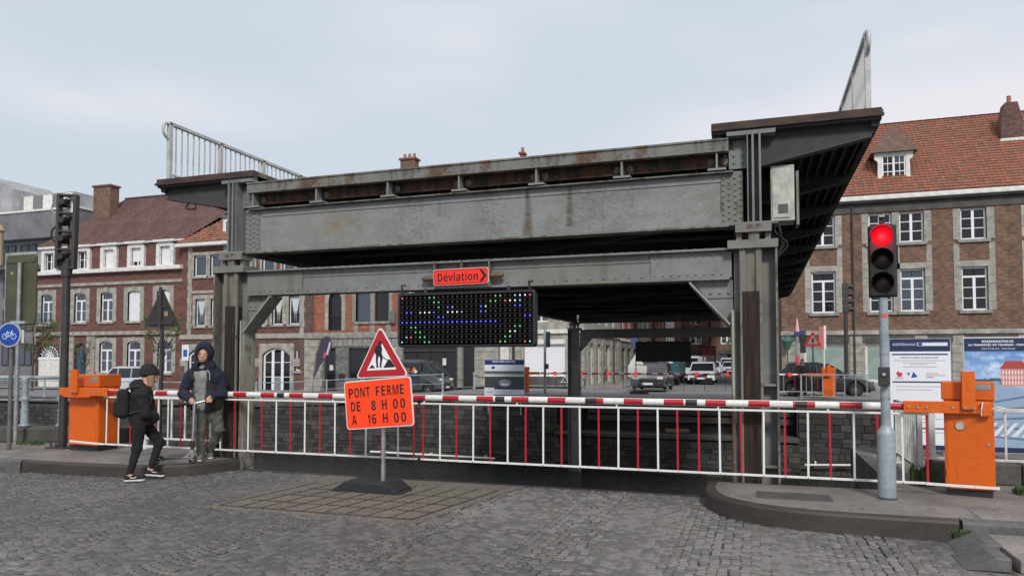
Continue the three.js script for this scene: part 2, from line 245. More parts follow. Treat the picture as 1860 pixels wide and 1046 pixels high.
for (let k = 0; k < 6; k++) kerb([[1.71 + k * 1.05, -7.40 - k * 0.012], [1.71 + k * 1.05 + 1.03, -7.40 - (k + 1) * 0.012]], 0.16, 0.185, M.blueStone, paveR, 'kerb_stone');
for (let k = 0; k < 5; k++) part('paving_slab', RB(1.9 + k * 0.62, 2.5 + k * 0.62, 0.17, 0.181, -8.02 - 0.01 * k, -7.6 - 0.01 * k, 0.004, 1), M.pave, paveR);
{ // steel cover plate set in the island
  const o = part('cover_plate', RB(-0.02, 0.72, 0.17, 0.182, -8.42, -8.02, 0.003, 1), std([0.10, 0.085, 0.085], 0.7, { map: rep(T.blotch, 0.4) }), paveR), g = [];
  for (let i = 0; i < 26; i++) for (let j = 0; j < 13; j++) g.push(BX(-0.005 + i * 0.0275, 0.014 + i * 0.0275, 0.182, 0.1855, -8.405 + j * 0.0285, -8.389 + j * 0.0285));
  const r = part('raised_stud', g, o.material, o); r.userData.kind = 'stuff';
}
// low wedge ramp against the kerb: two dark pieces and a paler top run
function ramp(x, z0, z1, label, side) {
  const t = thing('kerb_ramp', label, 'kerb ramp'), h = 0.105;
  const wedge = (za, zb, cut) => { const s = 0.2, P = [[x + cut, 0.004, za], [x + cut + 0.06, 0.004, zb]], g = ext([[0, 0.003], [s * side, h], [(s + 0.1) * side, h], [(s + 0.1) * side, 0.003]], Math.abs(zb - za) - 0.012, { bevel: 0.008 }); return g.translate(x + cut, 0.002, Math.min(za, zb)); };
  part('end_wedge', wedge(z0, (z0 + z1) / 2, 0.0), M.blueStone, t); part('end_wedge', wedge((z0 + z1) / 2, z1, 0.07), M.blueStone, t);
  part('ramp_top', RB(x + 0.36 * side, x + 2.6 * side, 0.003, h - 0.003, Math.min(z0, z1) + 0.02, Math.max(z0, z1) - 0.02, 0.01, 1), M.pave, t);
}
ramp(1.5, -6.42, -7.36, 'dark stone wedge ramp laid against the kerb of the traffic island', 1);
ramp(-10.4, -6.9, -7.66, 'pale wedge ramp against the pavement kerb below the blue bicycle sign', -1);

// canal
const water = struct('water', new THREE.PlaneGeometry(320, 25.2, 1, 1).rotateX(-Math.PI / 2).translate(0, -3.2, -20.6), new THREE.MeshPhysicalMaterial({ color: RGB(0.018, 0.024, 0.019), roughness: 0.09, ior: 1.33, bumpMap: rep(dtex(512, (u, v) => 0.6 * fbm(u, v * 2, 12, 5, 61) + 0.4 * fbm(u, v * 3, 30, 3, 66), false), 7, 4), bumpScale: 0.09 }));
const hF = (x) => -0.55 * sstep(-13, -26, x);   // the far quay drops away from the bridge
{
  const gsheet = (x0, x1, z0, z1, nx, y, m, name) => { const g = new THREE.PlaneGeometry(x1 - x0, z1 - z0, nx, 1).rotateX(-Math.PI / 2).translate((x0 + x1) / 2, 0, (z0 + z1) / 2), p = g.attributes.position; for (let i = 0; i < p.count; i++) p.setY(i, y + hF(p.getX(i))); g.computeVertexNormals(); return struct(name, g, m); };
  gsheet(-160, 160, -420, -32.2, 160, -0.02, M.asph, 'quay_road');
  gsheet(-90, -10.2, -43, -40.9, 80, 0.09, M.pave, 'far_pavement');
  struct('far_pavement', BX(1.9, 60, -0.1, 0.1, -43, -40.6), M.pave);
  struct('far_pavement', BX(-10.2, -7.4, -0.1, 0.1, -120, -43), M.pave); struct('far_pavement', BX(0.0, 1.9, -0.1, 0.1, -120, -43), M.pave);
}
{ // far quay wall of coursed stone, with a stepped ledge under the bridge
  const q = rng(31), core = [];
  for (let k = 0; k < 26; k++) { const x0 = -60 + k * 2, x1 = x0 + 2; core.push(BX(x0, x1, -5, -0.3 + Math.min(hF(x0), hF(x1)), -33.0, -32.12)); }
  core.push(BX(-8.6, 1.6, -5, -1.6, -33.4, -31.6), BX(-8.6, 1.6, -1.6, -0.04, -33.6, -33.05), BX(1.6, 40, -5, -0.25, -33.0, -32.12));
  const wall = struct('far_quay_wall', core, std([0.5, 0.5, 0.5], 0.95, { map: rep(T.joint, 0.8) }));
  const geos = []; for (let k = 0; k < 4; k++) { const g = new RoundedBoxGeometry(1, 1, 1, 1, 0.06); const p = g.attributes.position; for (let i = 0; i < p.count; i++) p.setZ(i, p.getZ(i) + (vn(p.getX(i) + 0.5, p.getY(i) + 0.5, 4, k * 5) - 0.5) * 0.25); g.computeVertexNormals(); geos.push(muv(g)); }
  const cols = [], mats = []; for (let k = 0; k < 24; k++) { const v = 0.034 + 0.065 * q() * q() + 0.016 * q(); cols.push(RGB(v * 1.05, v, v * 0.94)); }
  const sm = (c) => new THREE.MeshStandardMaterial({ color: c, roughness: 0.9, map: rep(T.blotch, 0.9), bumpMap: rep(T.speck, 0.6), bumpScale: 0.02 });
  cols.forEach((c) => mats.push(sm(c)));
  const list = [];
  const fill = (x0, x1, y0, yTop, zf) => { let y = y0; while (y < yTop(x1) - 0.1) { const h = 0.17 + 0.13 * q(); let x = x0; while (x < x1) { const w = Math.min(0.22 + 0.5 * q(), x1 - x); const top = yTop(x + w / 2); if (y + h * 0.5 < top && w > 0.12) { const hh = Math.min(h, top - y); list.push({ mat: M4(x + w / 2, y + hh / 2, zf - 0.1 + (q() - 0.5) * 0.03, 0, w - 0.012, hh - 0.012, 0.26, 0, (q() - 0.5) * 0.02), g: (q() * 4) | 0, m: (q() * 24) | 0, d: Math.hypot(x, zf), v: x > -32 && x < 6 ? 0 : 1 }); } x += w; } y += h; } };
  fill(-60, -8.6, -3.6, (x) => -0.3 + hF(x), -32.02); fill(1.6, 20, -3.6, () => -0.25, -32.02); fill(-8.6, 1.6, -3.6, () => -1.72, -31.5);
  list.sort((a, b) => a.v - b.v || a.d - b.d);
  pieces('stone', list, geos, mats, wall, 300, { base: sm(RGB(1, 1, 1)), list: cols });
  for (let k = 0; k < 26; k++) { const x0 = -60 + k * 2, x1 = x0 + 1.985, y = (hF(x0) + hF(x1)) / 2; part('coping_stone', RB(x0, x1, -0.3 + y, 0.0 + y, -32.7, -31.95, 0.03, 1), M.quayStone, wall); }
  for (let k = 0; k < 8; k++) part('coping_stone', RB(1.6 + k * 2, 3.585 + k * 2, -0.25, 0.02, -32.7, -31.95, 0.03, 1), M.quayStone, wall);
  part('ledge_top', RB(-8.6, 1.6, -1.72, -1.55, -33.06, -31.42, 0.03, 1), M.quayStone, wall);
  for (const y of [-0.32, -0.66, -1.0]) part('fender_beam', RB(-7.4, 1.5, y - 0.13, y + 0.13, -33.05, -32.85, 0.02, 1), std([0.5, 0.47, 0.44], 0.9, { map: rep(T.conc, 2.3, 0.6) }), wall);
}
// ---------------------------------------------------------------- lift bridge: two portals and the raised deck
const CX = -3.79;                                   // bridge axis
function dome(r) { const g = new THREE.SphereGeometry(r, 8, 3, 0, Math.PI * 2, 0, Math.PI / 2); return g.rotateX(Math.PI / 2); }   // faces +z
const rivetG = dome(0.013);
function rivets(parent, pts, m, r = 1, up = false) { const gs = pts.map(([x, y, z]) => { const g = rivetG.clone(); if (up) g.rotateX(-Math.PI / 2); return g.scale(r, r, r).translate(x, y, z); }); const o = part('rivets', gs, m, parent); o.userData.kind = 'stuff'; return o; }
function portal(label) {
  const t = thing('bridge_portal', label, 'portal frame', [CX, 0, -9.15], 0, 'steel portal frames of the lift bridge');
  for (const s of [-1, 1]) {
    const c = sub('column', t, [s * 3.78, 0, 0]), X = (a, b) => s > 0 ? [a, b] : [-b, -a];
    const bx = (a, b, y0, y1, z0, z1) => { const [p, q] = X(a, b); return BX(p, q, y0, y1, z0, z1); };
    part('web', bx(-0.235, 0.235, -4, 2.93, -0.045, -0.02), M.steel, c);
    part('inner_flange', [bx(-0.26, -0.235, -4, 2.2, -0.18, 0.15), bx(-0.275, -0.26, -4, 2.2, -0.12, 0.1)], M.paleSteel, c);
    part('outer_flange', [bx(0.235, 0.26, -4, 2.93, -0.18, 0.15)], M.steelRust, c);
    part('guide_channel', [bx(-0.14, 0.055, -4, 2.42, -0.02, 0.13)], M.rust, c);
    part('guide_channel', [bx(-0.14, -0.1, 2.42, 2.93, -0.02, 0.135), bx(0.02, 0.055, 2.42, 2.93, -0.02, 0.135), bx(-0.1, 0.02, 2.42, 2.93, -0.02, 0.1), bx(-0.165, -0.14, -4, 2.93, 0.1, 0.134), bx(0.055, 0.085, -4, 2.93, 0.1, 0.134)], M.steelRust, c);
    for (const y of [1.3, 0.35]) part('stiffener', bx(0.09, 0.23, y, y + 0.03, -0.02, 0.12), M.steelRust, c);
    part('cap_plate', [bx(-0.3, 0.27, 2.93, 3.03, -0.2, 0.17)], M.steelRust, c);
    part('bearing', [bx(-0.21, 0.2, 3.13, 3.22, -0.15, 0.12), bx(-0.06, 0.06, 3.03, 3.13, -0.1, 0.09), bx(-0.2, -0.14, 3.03, 3.13, -0.1, 0.05), bx(0.13, 0.19, 3.03, 3.13, -0.1, 0.05)], M.steelRust, c);
    // knee: gusset plate with a sloping flange
    const k = sub('knee', t), P = [[3.53, 1.98], [3.53, 2.58], [3.02, 2.58], [3.02, 2.52], [3.47, 2.0]].map(([a, b]) => [a * s, b]);
    part('gusset', ext(P, 0.025).translate(0, 0, -0.045), M.steel, k);
    part('sloping_flange', [bar([s * 3.03, 2.55, -0.01], [s * 3.5, 2.03, -0.01], 0.3, 0.022)], M.paleSteel, k);
    part('splice_plate', ext([[3.53, 2.36], [3.53, 2.575], [3.06, 2.575], [3.22, 2.36]].map(([a, b]) => [a * s, b]), 0.015).translate(0, 0, -0.02), M.steel, k);
    rivets(k, [[3.48, 2.42], [3.38, 2.42], [3.27, 2.42], [3.46, 2.52], [3.3, 2.52]].map(([a, b]) => [a * s, b, -0.005]), M.steel, 1.5);
  }
  const cb = sub('crossbeam', t);
  part('beam_web', BX(-3.52, 3.52, 2.6, 2.93, -0.03, 0), M.steel, cb);
  part('top_flange', [BX(-3.5, 3.5, 2.93, 2.955, -0.16, 0.1), BX(-3.5, 3.5, 2.83, 2.93, 0, 0.012)], M.steel, cb);
  part('bottom_flange', [BX(-3.5, 3.5, 2.575, 2.6, -0.16, 0.1), BX(-3.5, 3.5, 2.6, 2.69, 0, 0.012)], M.steel, cb);
  for (const s of [-1, 1]) part('splice_plate', BX(s * 2.55, s * 3.52, 2.61, 2.92, 0.012, 0.026), M.steel, cb);
  const a = [], b = [];
  for (let x = -2.45; x < 2.5; x += 0.163) { a.push([x + 0.08, 2.875, 0.012], [x, 2.645, 0.012]); }
  for (const s of [-1, 1]) for (let x = 2.6; x < 3.5; x += 0.1) a.push([s * x, 2.875, 0.026], [s * x, 2.65, 0.026]);
  for (let x = -3.4; x < 3.4; x += 0.13) b.push([x, 2.955, 0.06], [x + 0.05, 2.6, 0.06]);
  rivets(cb, a, M.steel, 1.15); rivets(cb, b, M.steelRust, 1.0, true);
  return t;
}
const portalNear = portal('near steel portal of the lift bridge carrying the lamp board and orange sign');
copy(portalNear, 'far steel portal of the lift bridge standing on the opposite quay', [CX, 0, -31.1], Math.PI);

const deck = thing('lift_bridge_deck', 'raised grey steel lift bridge deck with riveted end girder and overhanging walkways', 'bridge', [CX, 0, -9.25]);
{
  const Z1 = -22;   // far end, local
  // end girders, front and back
  for (const [zz, f] of [[0, 1], [Z1, -1]]) {
    const e = sub('end_girder', deck, [0, 0, zz]), bz = (a, b) => f > 0 ? [a, b] : [-b, -a];
    const bx = (x0, x1, y0, y1, a, b) => { const [p, q] = bz(a, b); return BX(x0, x1, y0, y1, p, q); };
    part('girder_web', bx(-3.62, 3.62, 3.26, 3.9, -0.03, 0), M.girder, e);
    part('lower_plate', bx(-3.36, 3.4, 3.265, 3.41, 0, 0.012), M.girder, e);
    part('upper_plate', bx(-3.36, 3.4, 3.80, 3.885, 0, 0.012), M.girder, e);
    part('girder_flange', [bx(-3.62, 3.62, 3.235, 3.26, -0.17, 0.07), bx(-3.55, 3.55, 3.9, 3.915, -0.17, 0.09)], M.steelRust, e);
    part('edge_beam', [bx(-3.55, 3.5, 4.165, 4.285, 0.1, 0.13), bx(-3.55, 3.5, 4.285, 4.308, -0.05, 0.145), bx(-3.55, 3.5, 4.15, 4.165, 0.02, 0.135)], M.steelRust, e);
    part('stringer_web', bx(-3.5, 3.5, 4.0, 4.2, -0.06, -0.04), M.rustWeb, e);
    const stubs = [-7.25, -6.13, -4.95, -3.85, -2.74, -1.6, -0.43].map((x) => x - CX);
    for (const x of stubs) {
      const b = sub('bracket', e, [x, 0, 0]);
      part('rib', bx(-0.011, 0.011, 3.955, 4.15, -0.04, 0.11), M.steel, b); part('pad', [bx(-0.11, 0.11, 3.93, 3.955, -0.1, 0.11)], M.steel, b);
      if (f > 0) { part('bolt', [CY(0.045, 0.045, 0.02, 12).rotateX(Math.PI / 2).translate(-0.075, 4.065, -0.05), CY(0.045, 0.045, 0.02, 12).rotateX(Math.PI / 2).translate(0.085, 4.065, -0.05)], M.steelRust, b); rivets(e, [[x - 0.07, 4.245, 0.13], [x - 0.06, 4.195, 0.13], [x + 0.05, 4.255, 0.13], [x + 0.08, 4.205, 0.13]], M.steelRust, 0.9); }
    }
    if (f > 0) {
      const pl = [];
      for (const s of [-1, 1]) { part('gusset_plate', BX(s * 3.4, s * 3.66, 3.25, 3.92, 0, 0.016), s > 0 ? M.steelRust : M.steel, e); for (let c = 0; c < 4; c++) for (let r = 0; r < 8; r++) pl.push([s * (3.43 + c * 0.068), 3.32 + r * 0.074 + (c % 2) * 0.025, 0.016]);
        part('gusset_plate', BX(s * 3.5, s * 3.72, 3.95, 4.3, -0.02, 0.01), M.steel, e); for (let r = 0; r < 3; r++) for (let c = 0; c < 2; c++) pl.push([s * (3.56 + c * 0.1), 4.02 + r * 0.09, 0.01]); }
      rivets(e, pl, M.steel, 1.35);
    }
    // upright posts over the bearings
    for (const s of [-1, 1]) part('upright', [bx(s * 3.78 - 0.013, s * 3.78 + 0.013, 3.26, 4.36, 0, 0.17), bx(s * 3.72 - 0.006, s * 3.72 + 0.006, 3.26, 4.36, -0.1, 0.17), bx(s * 3.86 - 0.012, s * 3.86 + 0.012, 3.26, 4.36, -0.2, 0.17), bx(s * 3.79 - 0.08, s * 3.79 + 0.08, 3.26, 4.36, -0.03, -0.01), bx(s * 3.8 - 0.3, s * 3.8 + 0.25, 3.225, 3.255, -0.15, 0.2), bx(s * 3.74 - 0.26, s * 3.74 + 0.3, 4.32, 4.37, -0.12, 0.16)], M.steel, e);
  }
  // long side girders, cross girders, stringers, roadway plate
  for (const s of [-1, 1]) part('side_girder', [BX(s * 3.7 - 0.015, s * 3.7 + 0.015, 3.28, 4.3, Z1 + 0.2, -0.2), BX(s * 3.7 - 0.17, s * 3.7 + 0.17, 3.25, 3.28, Z1 + 0.2, -0.2), BX(s * 3.7 - 0.17, s * 3.7 + 0.17, 4.3, 4.33, Z1 + 0.2, -0.2)], M.shadedSteel, deck);
  for (let k = 1; k < 10; k++) part('cross_girder', [BX(-3.68, 3.68, 3.5, 4.1, Z1 * k / 10 - 0.012, Z1 * k / 10 + 0.012), BX(-3.68, 3.68, 3.47, 3.5, Z1 * k / 10 - 0.12, Z1 * k / 10 + 0.12)], M.shadedSteel, deck);
  for (let k = 0; k < 8; k++) part('stringer', [BX(-3.1 + k * 0.886 - 0.01, -3.1 + k * 0.886 + 0.01, 3.94, 4.19, Z1 + 0.1, -0.1), BX(-3.1 + k * 0.886 - 0.07, -3.1 + k * 0.886 + 0.07, 3.92, 3.94, Z1 + 0.1, -0.1)], M.shadedSteel, deck);
  for (let k = 0; k < 5; k++) { part('wind_brace', [bar([-3.6, 3.44, Z1 * k / 5 - 0.3], [3.6, 3.44, Z1 * (k + 1) / 5 + 0.3], 0.09, 0.05)], M.shadedSteel, deck); part('wind_brace', [bar([3.6, 3.38, Z1 * k / 5 - 0.3], [-3.6, 3.38, Z1 * (k + 1) / 5 + 0.3], 0.09, 0.05)], M.shadedSteel, deck); }
  part('roadway_plate', BX(-3.55, 3.55, 4.21, 4.28, Z1 - 0.04, 0.04), M.shadedSteel, deck);
  for (const s of [-1, 1]) {
    const w = sub('walkway', deck), o = s > 0 ? 5.19 : 5.3, i0 = s > 0 ? 3.3 : 3.44;
    const xb = (a, b, y0, y1, z0, z1) => BX(s * a, s * b, y0, y1, z0, z1);
    part('walkway_plate', [xb(i0, o, 4.37, 4.43, Z1 - 0.05, 0.11)], M.shadedSteel, w);
    part('timber_edge', [xb(i0, o, 4.43, 4.5, 0.02, 0.13), xb(i0, o + 0.02, 4.40, 4.435, 0.11, 0.15)], M.brownEdge, w); part('timber_edge', xb(i0, o, 4.43, 4.5, Z1 - 0.13, Z1 - 0.02), M.brownEdge, w);
    part('inner_kerb', [xb(i0, i0 + 0.12, 4.3, 4.5, Z1, 0.02)], M.steelRust, w);
    part('outer_fascia', [ext([[o - 0.1, 4.31], [o - 0.02, 4.31], [o + 0.03, 4.5], [o - 0.1, 4.5]].map(([a, b]) => [a * s, b]), -Z1 + 0.1).translate(0, 0, Z1 - 0.05)], M.shadedSteel, w);
    for (let k = 0; k <= 10; k++) {
      const z = -0.02 + (Z1 + 0.1) * k / 10, b = sub('cantilever_bracket', w, [0, 0, z]);
      part('plate', ext([[3.86, 3.96], [o - 0.12, 4.2], [o - 0.03, 4.31], [o - 0.03, 4.37], [3.86, 4.37]].map(([a, c]) => [a * s, c]), 0.018).translate(0, 0, -0.009), M.shadedSteel, b);
      part('lower_flange', [bar([s * 3.86, 3.955, 0], [s * (o - 0.1), 4.2, 0], 0.15, 0.02)], M.shadedSteel, b);
    }
    for (let k = 0; k < 9; k++) part('floor_rib', [xb(4.0 + k * 0.125, 4.03 + k * 0.125, 4.27, 4.37, Z1, -0.05)], M.shadedSteel, w);
    // railing: posts, hand rail, foot rail, bars
    const rl = sub('railing', deck), rx = s > 0 ? 5.07 : -5.2;
    part('hand_rail', [BX(rx - 0.03, rx + 0.03, 5.42, 5.47, Z1, 0)], M.railGrey, rl);
    part('foot_rail', [BX(rx - 0.015, rx + 0.015, 4.6, 4.63, Z1, 0)], M.railGrey, rl);
    part('end_loop', tube([[rx, 5.43, 0], [rx, 5.43, 0.06], [rx, 5.36, 0.11], [rx, 5.26, 0.1], [rx, 5.19, 0.03]], 0.025, 16, 6), M.railGrey, rl);
    const bg = muv(clean(BX(-0.011, 0.011, 4.61, 5.43, -0.008, 0.008))), pg = muv(clean(BX(-0.03, 0.03, 4.45, 5.46, -0.035, 0.035)));
    const n = 168; for (let k = 0; k <= n; k++) { const post = k % 9 === 0, m = raw(post ? 'post' : 'bar', post ? pg : bg, M.railGrey, rl); m.position.set(rx, 0, (Z1 + 0.06) * k / n - 0.03); }
  }
  // grey control box and cables hung beside the upright
  const cb = sub('control_box', deck, [4.12, 3.28, -0.12]);
  part('box', RB(-0.14, 0.13, 0, 0.68, -0.22, 0.1, 0.012), paint([0.5, 0.5, 0.44], 0.6, 0.6), cb);
  part('door', RB(-0.12, 0.08, 0.04, 0.64, 0.1, 0.112, 0.004, 1), paint([0.52, 0.52, 0.46], 0.6, 0.4), cb);
  for (let k = 0; k < 7; k++) part('vent_slat', B(0.11, 0.01, 0.012, 0, 0.1 + k * 0.016, 0.115), std([0.12, 0.12, 0.11], 0.7), cb);
  part('cover_strip', BX(0.15, 0.18, -0.05, 0.6, -0.2, 0.08), M.steel, cb);
  for (const [dx, r] of [[0, 0.1], [0.05, 0.14], [0.1, 0.07]]) part('cable', tube([[3.95 + dx, 3.28, 0.02], [3.98 + dx, 3.12, 0.05 + dx], [4.02 + r, 2.98, 0.05], [4.0, 2.86 - dx, 0.04], [3.9, 2.75, 0.02]], 0.011), M.rubber, deck);
  part('lamp_ring', tube([[-4.75, 4.1, 0.02], [-4.8, 4.03, 0.03], [-4.7, 4.0, 0.03], [-4.6, 4.02, 0.03], [-4.65, 4.12, 0.02]], 0.015), M.black, deck);
}
// ---------------------------------------------------------------- print helper
function print(name, w, h, px, draw, parent, [x, y, z], o = {}) {
  const c = document.createElement('canvas'); c.width = px; c.height = Math.round(px * h / w); const g = c.getContext('2d'); draw(g, c.width, c.height);
  const t = new THREE.CanvasTexture(c); t.colorSpace = THREE.SRGBColorSpace; t.anisotropy = 8;
  const geo = o.shape ? (() => { const s = new THREE.ShapeGeometry(new THREE.Shape(o.shape.map((p) => new THREE.Vector2(...p)))); const p = s.attributes.position, uv = s.attributes.uv; for (let i = 0; i < p.count; i++) uv.setXY(i, p.getX(i) / w + 0.5, p.getY(i) / h + 0.5); return s; })() : new THREE.PlaneGeometry(w, h);
  const m = raw(name, geo, std(null, o.rough ?? 0.5, { map: t }), parent); m.position.set(x, y, z); if (o.ry) m.rotation.y = o.ry; if (o.rz) m.rotation.z = o.rz; return m;
}
function fit(g, txt, x0, x1, y0, y1, font = 'bold', fam = 'sans-serif', col) { // letters stretched into a box
  g.save(); if (col) g.fillStyle = col; g.font = `${font} 100px ${fam}`; g.textBaseline = 'alphabetic'; const m = g.measureText(txt), a = m.actualBoundingBoxAscent || 73, l = m.actualBoundingBoxLeft || 0, w = (m.actualBoundingBoxRight || m.width) + l;
  g.translate(x0, y1); g.scale((x1 - x0) / w, (y1 - y0) / a); g.fillText(txt, l, 0); g.restore();
}
function rrect(g, x, y, w, h, r) { g.beginPath(); g.moveTo(x + r, y); g.arcTo(x + w, y, x + w, y + h, r); g.arcTo(x + w, y + h, x, y + h, r); g.arcTo(x, y + h, x, y, r); g.arcTo(x, y, x + w, y, r); g.closePath(); }
function roundPts(w, h, r, n = 5) { const P = []; for (const [cx, cy, a] of [[w / 2 - r, h / 2 - r, 0], [-w / 2 + r, h / 2 - r, 1], [-w / 2 + r, -h / 2 + r, 2], [w / 2 - r, -h / 2 + r, 3]]) for (let k = 0; k <= n; k++) { const t = (a + k / n) * Math.PI / 2; P.push([cx + r * Math.cos(t), cy + r * Math.sin(t)]); } return P; }
function roundTri(s, r, n = 6) { const h = s * Math.sqrt(3) / 2, P = []; const C = [[0, h * 2 / 3], [-s / 2, -h / 3], [s / 2, -h / 3]]; C.forEach(([x, y], i) => { const L = Math.hypot(x, y), cx = x - x / L * r * 2, cy = y - y / L * r * 2, a0 = Math.atan2(y, x); for (let k = 0; k <= n; k++) { const t = a0 - Math.PI / 3 + (k / n) * Math.PI * 2 / 3; P.push([cx + r * Math.cos(t), cy + r * Math.sin(t)]); } }); return P; }

// ---------------------------------------------------------------- the two barriers on this bank
const BZ = -8.82;
function boomPiece(x0, x1, r, a0, al) { const g = new THREE.CylinderGeometry(r, r, x1 - x0, 20, 1, al === undefined, a0 || 0, al || Math.PI * 2); return g.rotateZ(Math.PI / 2).translate((x0 + x1) / 2, 0, 0); }
function bands(parent, list, m, name, r) { for (const [x0, x1] of list) { const g = new THREE.CylinderGeometry(r, r, x1 - x0, 14, 1, true, -0.95, 1.9); g.rotateZ(Math.PI / 2); g.translate((x0 + x1) / 2, 0, 0); const o = part(name, g, m, parent); } }
function skirt(t, x0, x1, cols, end) { // hanging bars between two rails
  part('upper_rail', RB(x0, x1, 1.018, 1.042, BZ - 0.012, BZ + 0.012, 0.003, 1), M.white, t);
  part('lower_rail', RB(x0, x1, 0.28, 0.305, BZ - 0.012, BZ + 0.014, 0.003, 1), M.white, t);
  const g = muv(clean(RB(-0.0115, 0.0115, 0.3, 1.02, -0.004, 0.004, 0.002, 1)));
  for (const [x, c] of cols) { const b = raw('hanging_bar', g, c === 'r' ? M.red : M.white, t); b.position.set(x + rr(-0.006, 0.006), 0, BZ + 0.004); b.rotation.z = rr(-0.006, 0.006); const s = part('bolt', [CY(0.005, 0.005, 0.008, 8).rotateX(Math.PI / 2).translate(x, 0.292, BZ + 0.014)], c === 'r' ? M.red : M.darkMetal, t); }
}
function mark(boom, x) { print('maker_mark', 0.17, 0.04, 128, (g, w, h) => { g.fillStyle = '#dcdad6'; g.fillRect(0, 0, w, h); g.strokeStyle = '#d99a9c'; g.lineWidth = 2; g.beginPath(); g.moveTo(w * 0.04, h * 0.85); g.lineTo(w * 0.2, h * 0.15); g.lineTo(w * 0.24, h * 0.8); for (let k = 0; k < 22; k++) g.lineTo(w * (0.28 + k * 0.031), h * (0.62 + 0.18 * Math.sin(k * 2.1))); g.stroke(); }, boom, [x, 0, 0.0432]); }
{
  const t = thing('barrier', 'red and white road barrier with its orange cabinet behind the traffic light', 'barrier', [0, 0, 0], 0, 'near road barriers');
  const boom = sub('boom', t, [0, 1.107, BZ]);
  part('boom_tube', [boomPiece(-4.36, 1.62, 0.041), new THREE.SphereGeometry(0.0405, 14, 8).translate(-4.36, 0, 0)], M.white, boom);
  const rd = []; for (let k = 0; k < 13; k++) rd.push([-4.40 + k * 0.4785 + 0.0, -4.17 + k * 0.4785]); rd[0][0] = -4.345;
  bands(boom, rd, M.red, 'red_band', 0.0422); bands(boom, [[-3.185, -3.058], [-2.0, -1.862], [-0.799, -0.666], [0.409, 0.53]], M.black, 'reflector', 0.0432);
  part('end_cap', boomPiece(-4.42, -4.36, 0.044), M.black, boom); mark(boom, -2.13); mark(boom, 0.26);
  const cols = []; for (let k = 0; k < 26; k++) cols.push([-4.211 + k * 0.2373, (k <= 14 ? k % 2 === 0 : k % 2 === 1) ? 'r' : 'w']);
  skirt(t, -4.25, 1.74, cols);
  for (const x of [-4.2, -2.9, -1.62, -0.43, 0.75, 1.35]) part('hanger', B(0.02, 0.05, 0.02, x, 1.055, BZ), M.white, t);
  part('lower_link', bar([1.7, 0.292, BZ + 0.02], [2.36, 0.285, -8.74], 0.01, 0.028), M.white, t);
  const c = sub('cabinet', t, [2.15, 0.175, -8.99]); c.rotation.y = -0.21;
  part('base', BX(-0.215, 0.2, 0, 0.07, -0.16, 0.165), M.black, c);
  part('housing', RB(-0.225, 0.225, 0.07, 1.01, -0.17, 0.175, 0.01), M.orange, c);
  part('lid', RB(-0.245, 0.235, 1.01, 1.2, -0.185, 0.19, 0.012), M.orange, c);
  part('name_plate', RB(0.03, 0.2, 1.12, 1.175, 0.19, 0.194, 0.002, 1), M.galv, c);
  const em = part('round_plate', CY(0.042, 0.042, 0.008, 24).rotateX(Math.PI / 2).translate(-0.08, 0.74, 0.181), std([0.5, 0.42, 0.3], 0.5), c); part('ring', new THREE.TorusGeometry(0.042, 0.005, 8, 28).translate(-0.08, 0.74, 0.19), M.galv, em);
  part('door', RB(-0.2, 0.2, 0.12, 0.97, 0.175, 0.181, 0.004, 1), M.orange, c); part('lock', CY(0.014, 0.014, 0.01, 12).rotateX(Math.PI / 2).translate(0.17, 0.55, 0.181), M.galv, c); for (const y of [0.25, 0.85]) part('hinge', CY(0.008, 0.008, 0.07, 8, -0.208, y - 0.035, 0.182), M.orange, c);
  for (const [x, y] of [[-0.19, 0.09], [0.19, 0.09]]) part('screw', CY(0.008, 0.008, 0.006, 8).rotateX(Math.PI / 2).translate(x, y, 0.177), M.darkMetal, c);
  const arm = sub('arm', t);
  part('arm_plate', RB(1.49, 2.3, 1.045, 1.17, BZ + 0.045, BZ + 0.075, 0.006, 1), M.orange, arm);
  part('arm_plate', RB(1.62, 2.3, 1.05, 1.165, BZ - 0.06, BZ - 0.045, 0.006, 1), M.orange, arm);
  part('upright_plate', RB(2.03, 2.155, 1.09, 1.49, BZ + 0.078, BZ + 0.115, 0.006, 1), M.orange, arm);
  part('stop_block', RB(2.21, 2.3, 1.02, 1.16, BZ + 0.078, BZ + 0.11, 0.01, 1), M.orange, arm);
  for (const x of [1.54, 1.625, 1.71, 1.955, 2.055, 2.135]) part('bolt', CY(0.013, 0.013, 0.012, 6).rotateX(Math.PI / 2).translate(x, 1.105, x > 2 ? BZ + 0.115 : BZ + 0.075), M.galv, arm);
  part('hook', tube([[2.2, 1.03, BZ + 0.12], [2.2, 1.1, BZ + 0.135], [2.215, 1.17, BZ + 0.12]], 0.006), M.white, arm);
  part('hook', tube([[2.3, 1.1, BZ + 0.1], [2.35, 1.12, BZ + 0.13], [2.4, 1.11, BZ + 0.13], [2.44, 1.09, BZ + 0.1]], 0.007), M.white, arm);
}
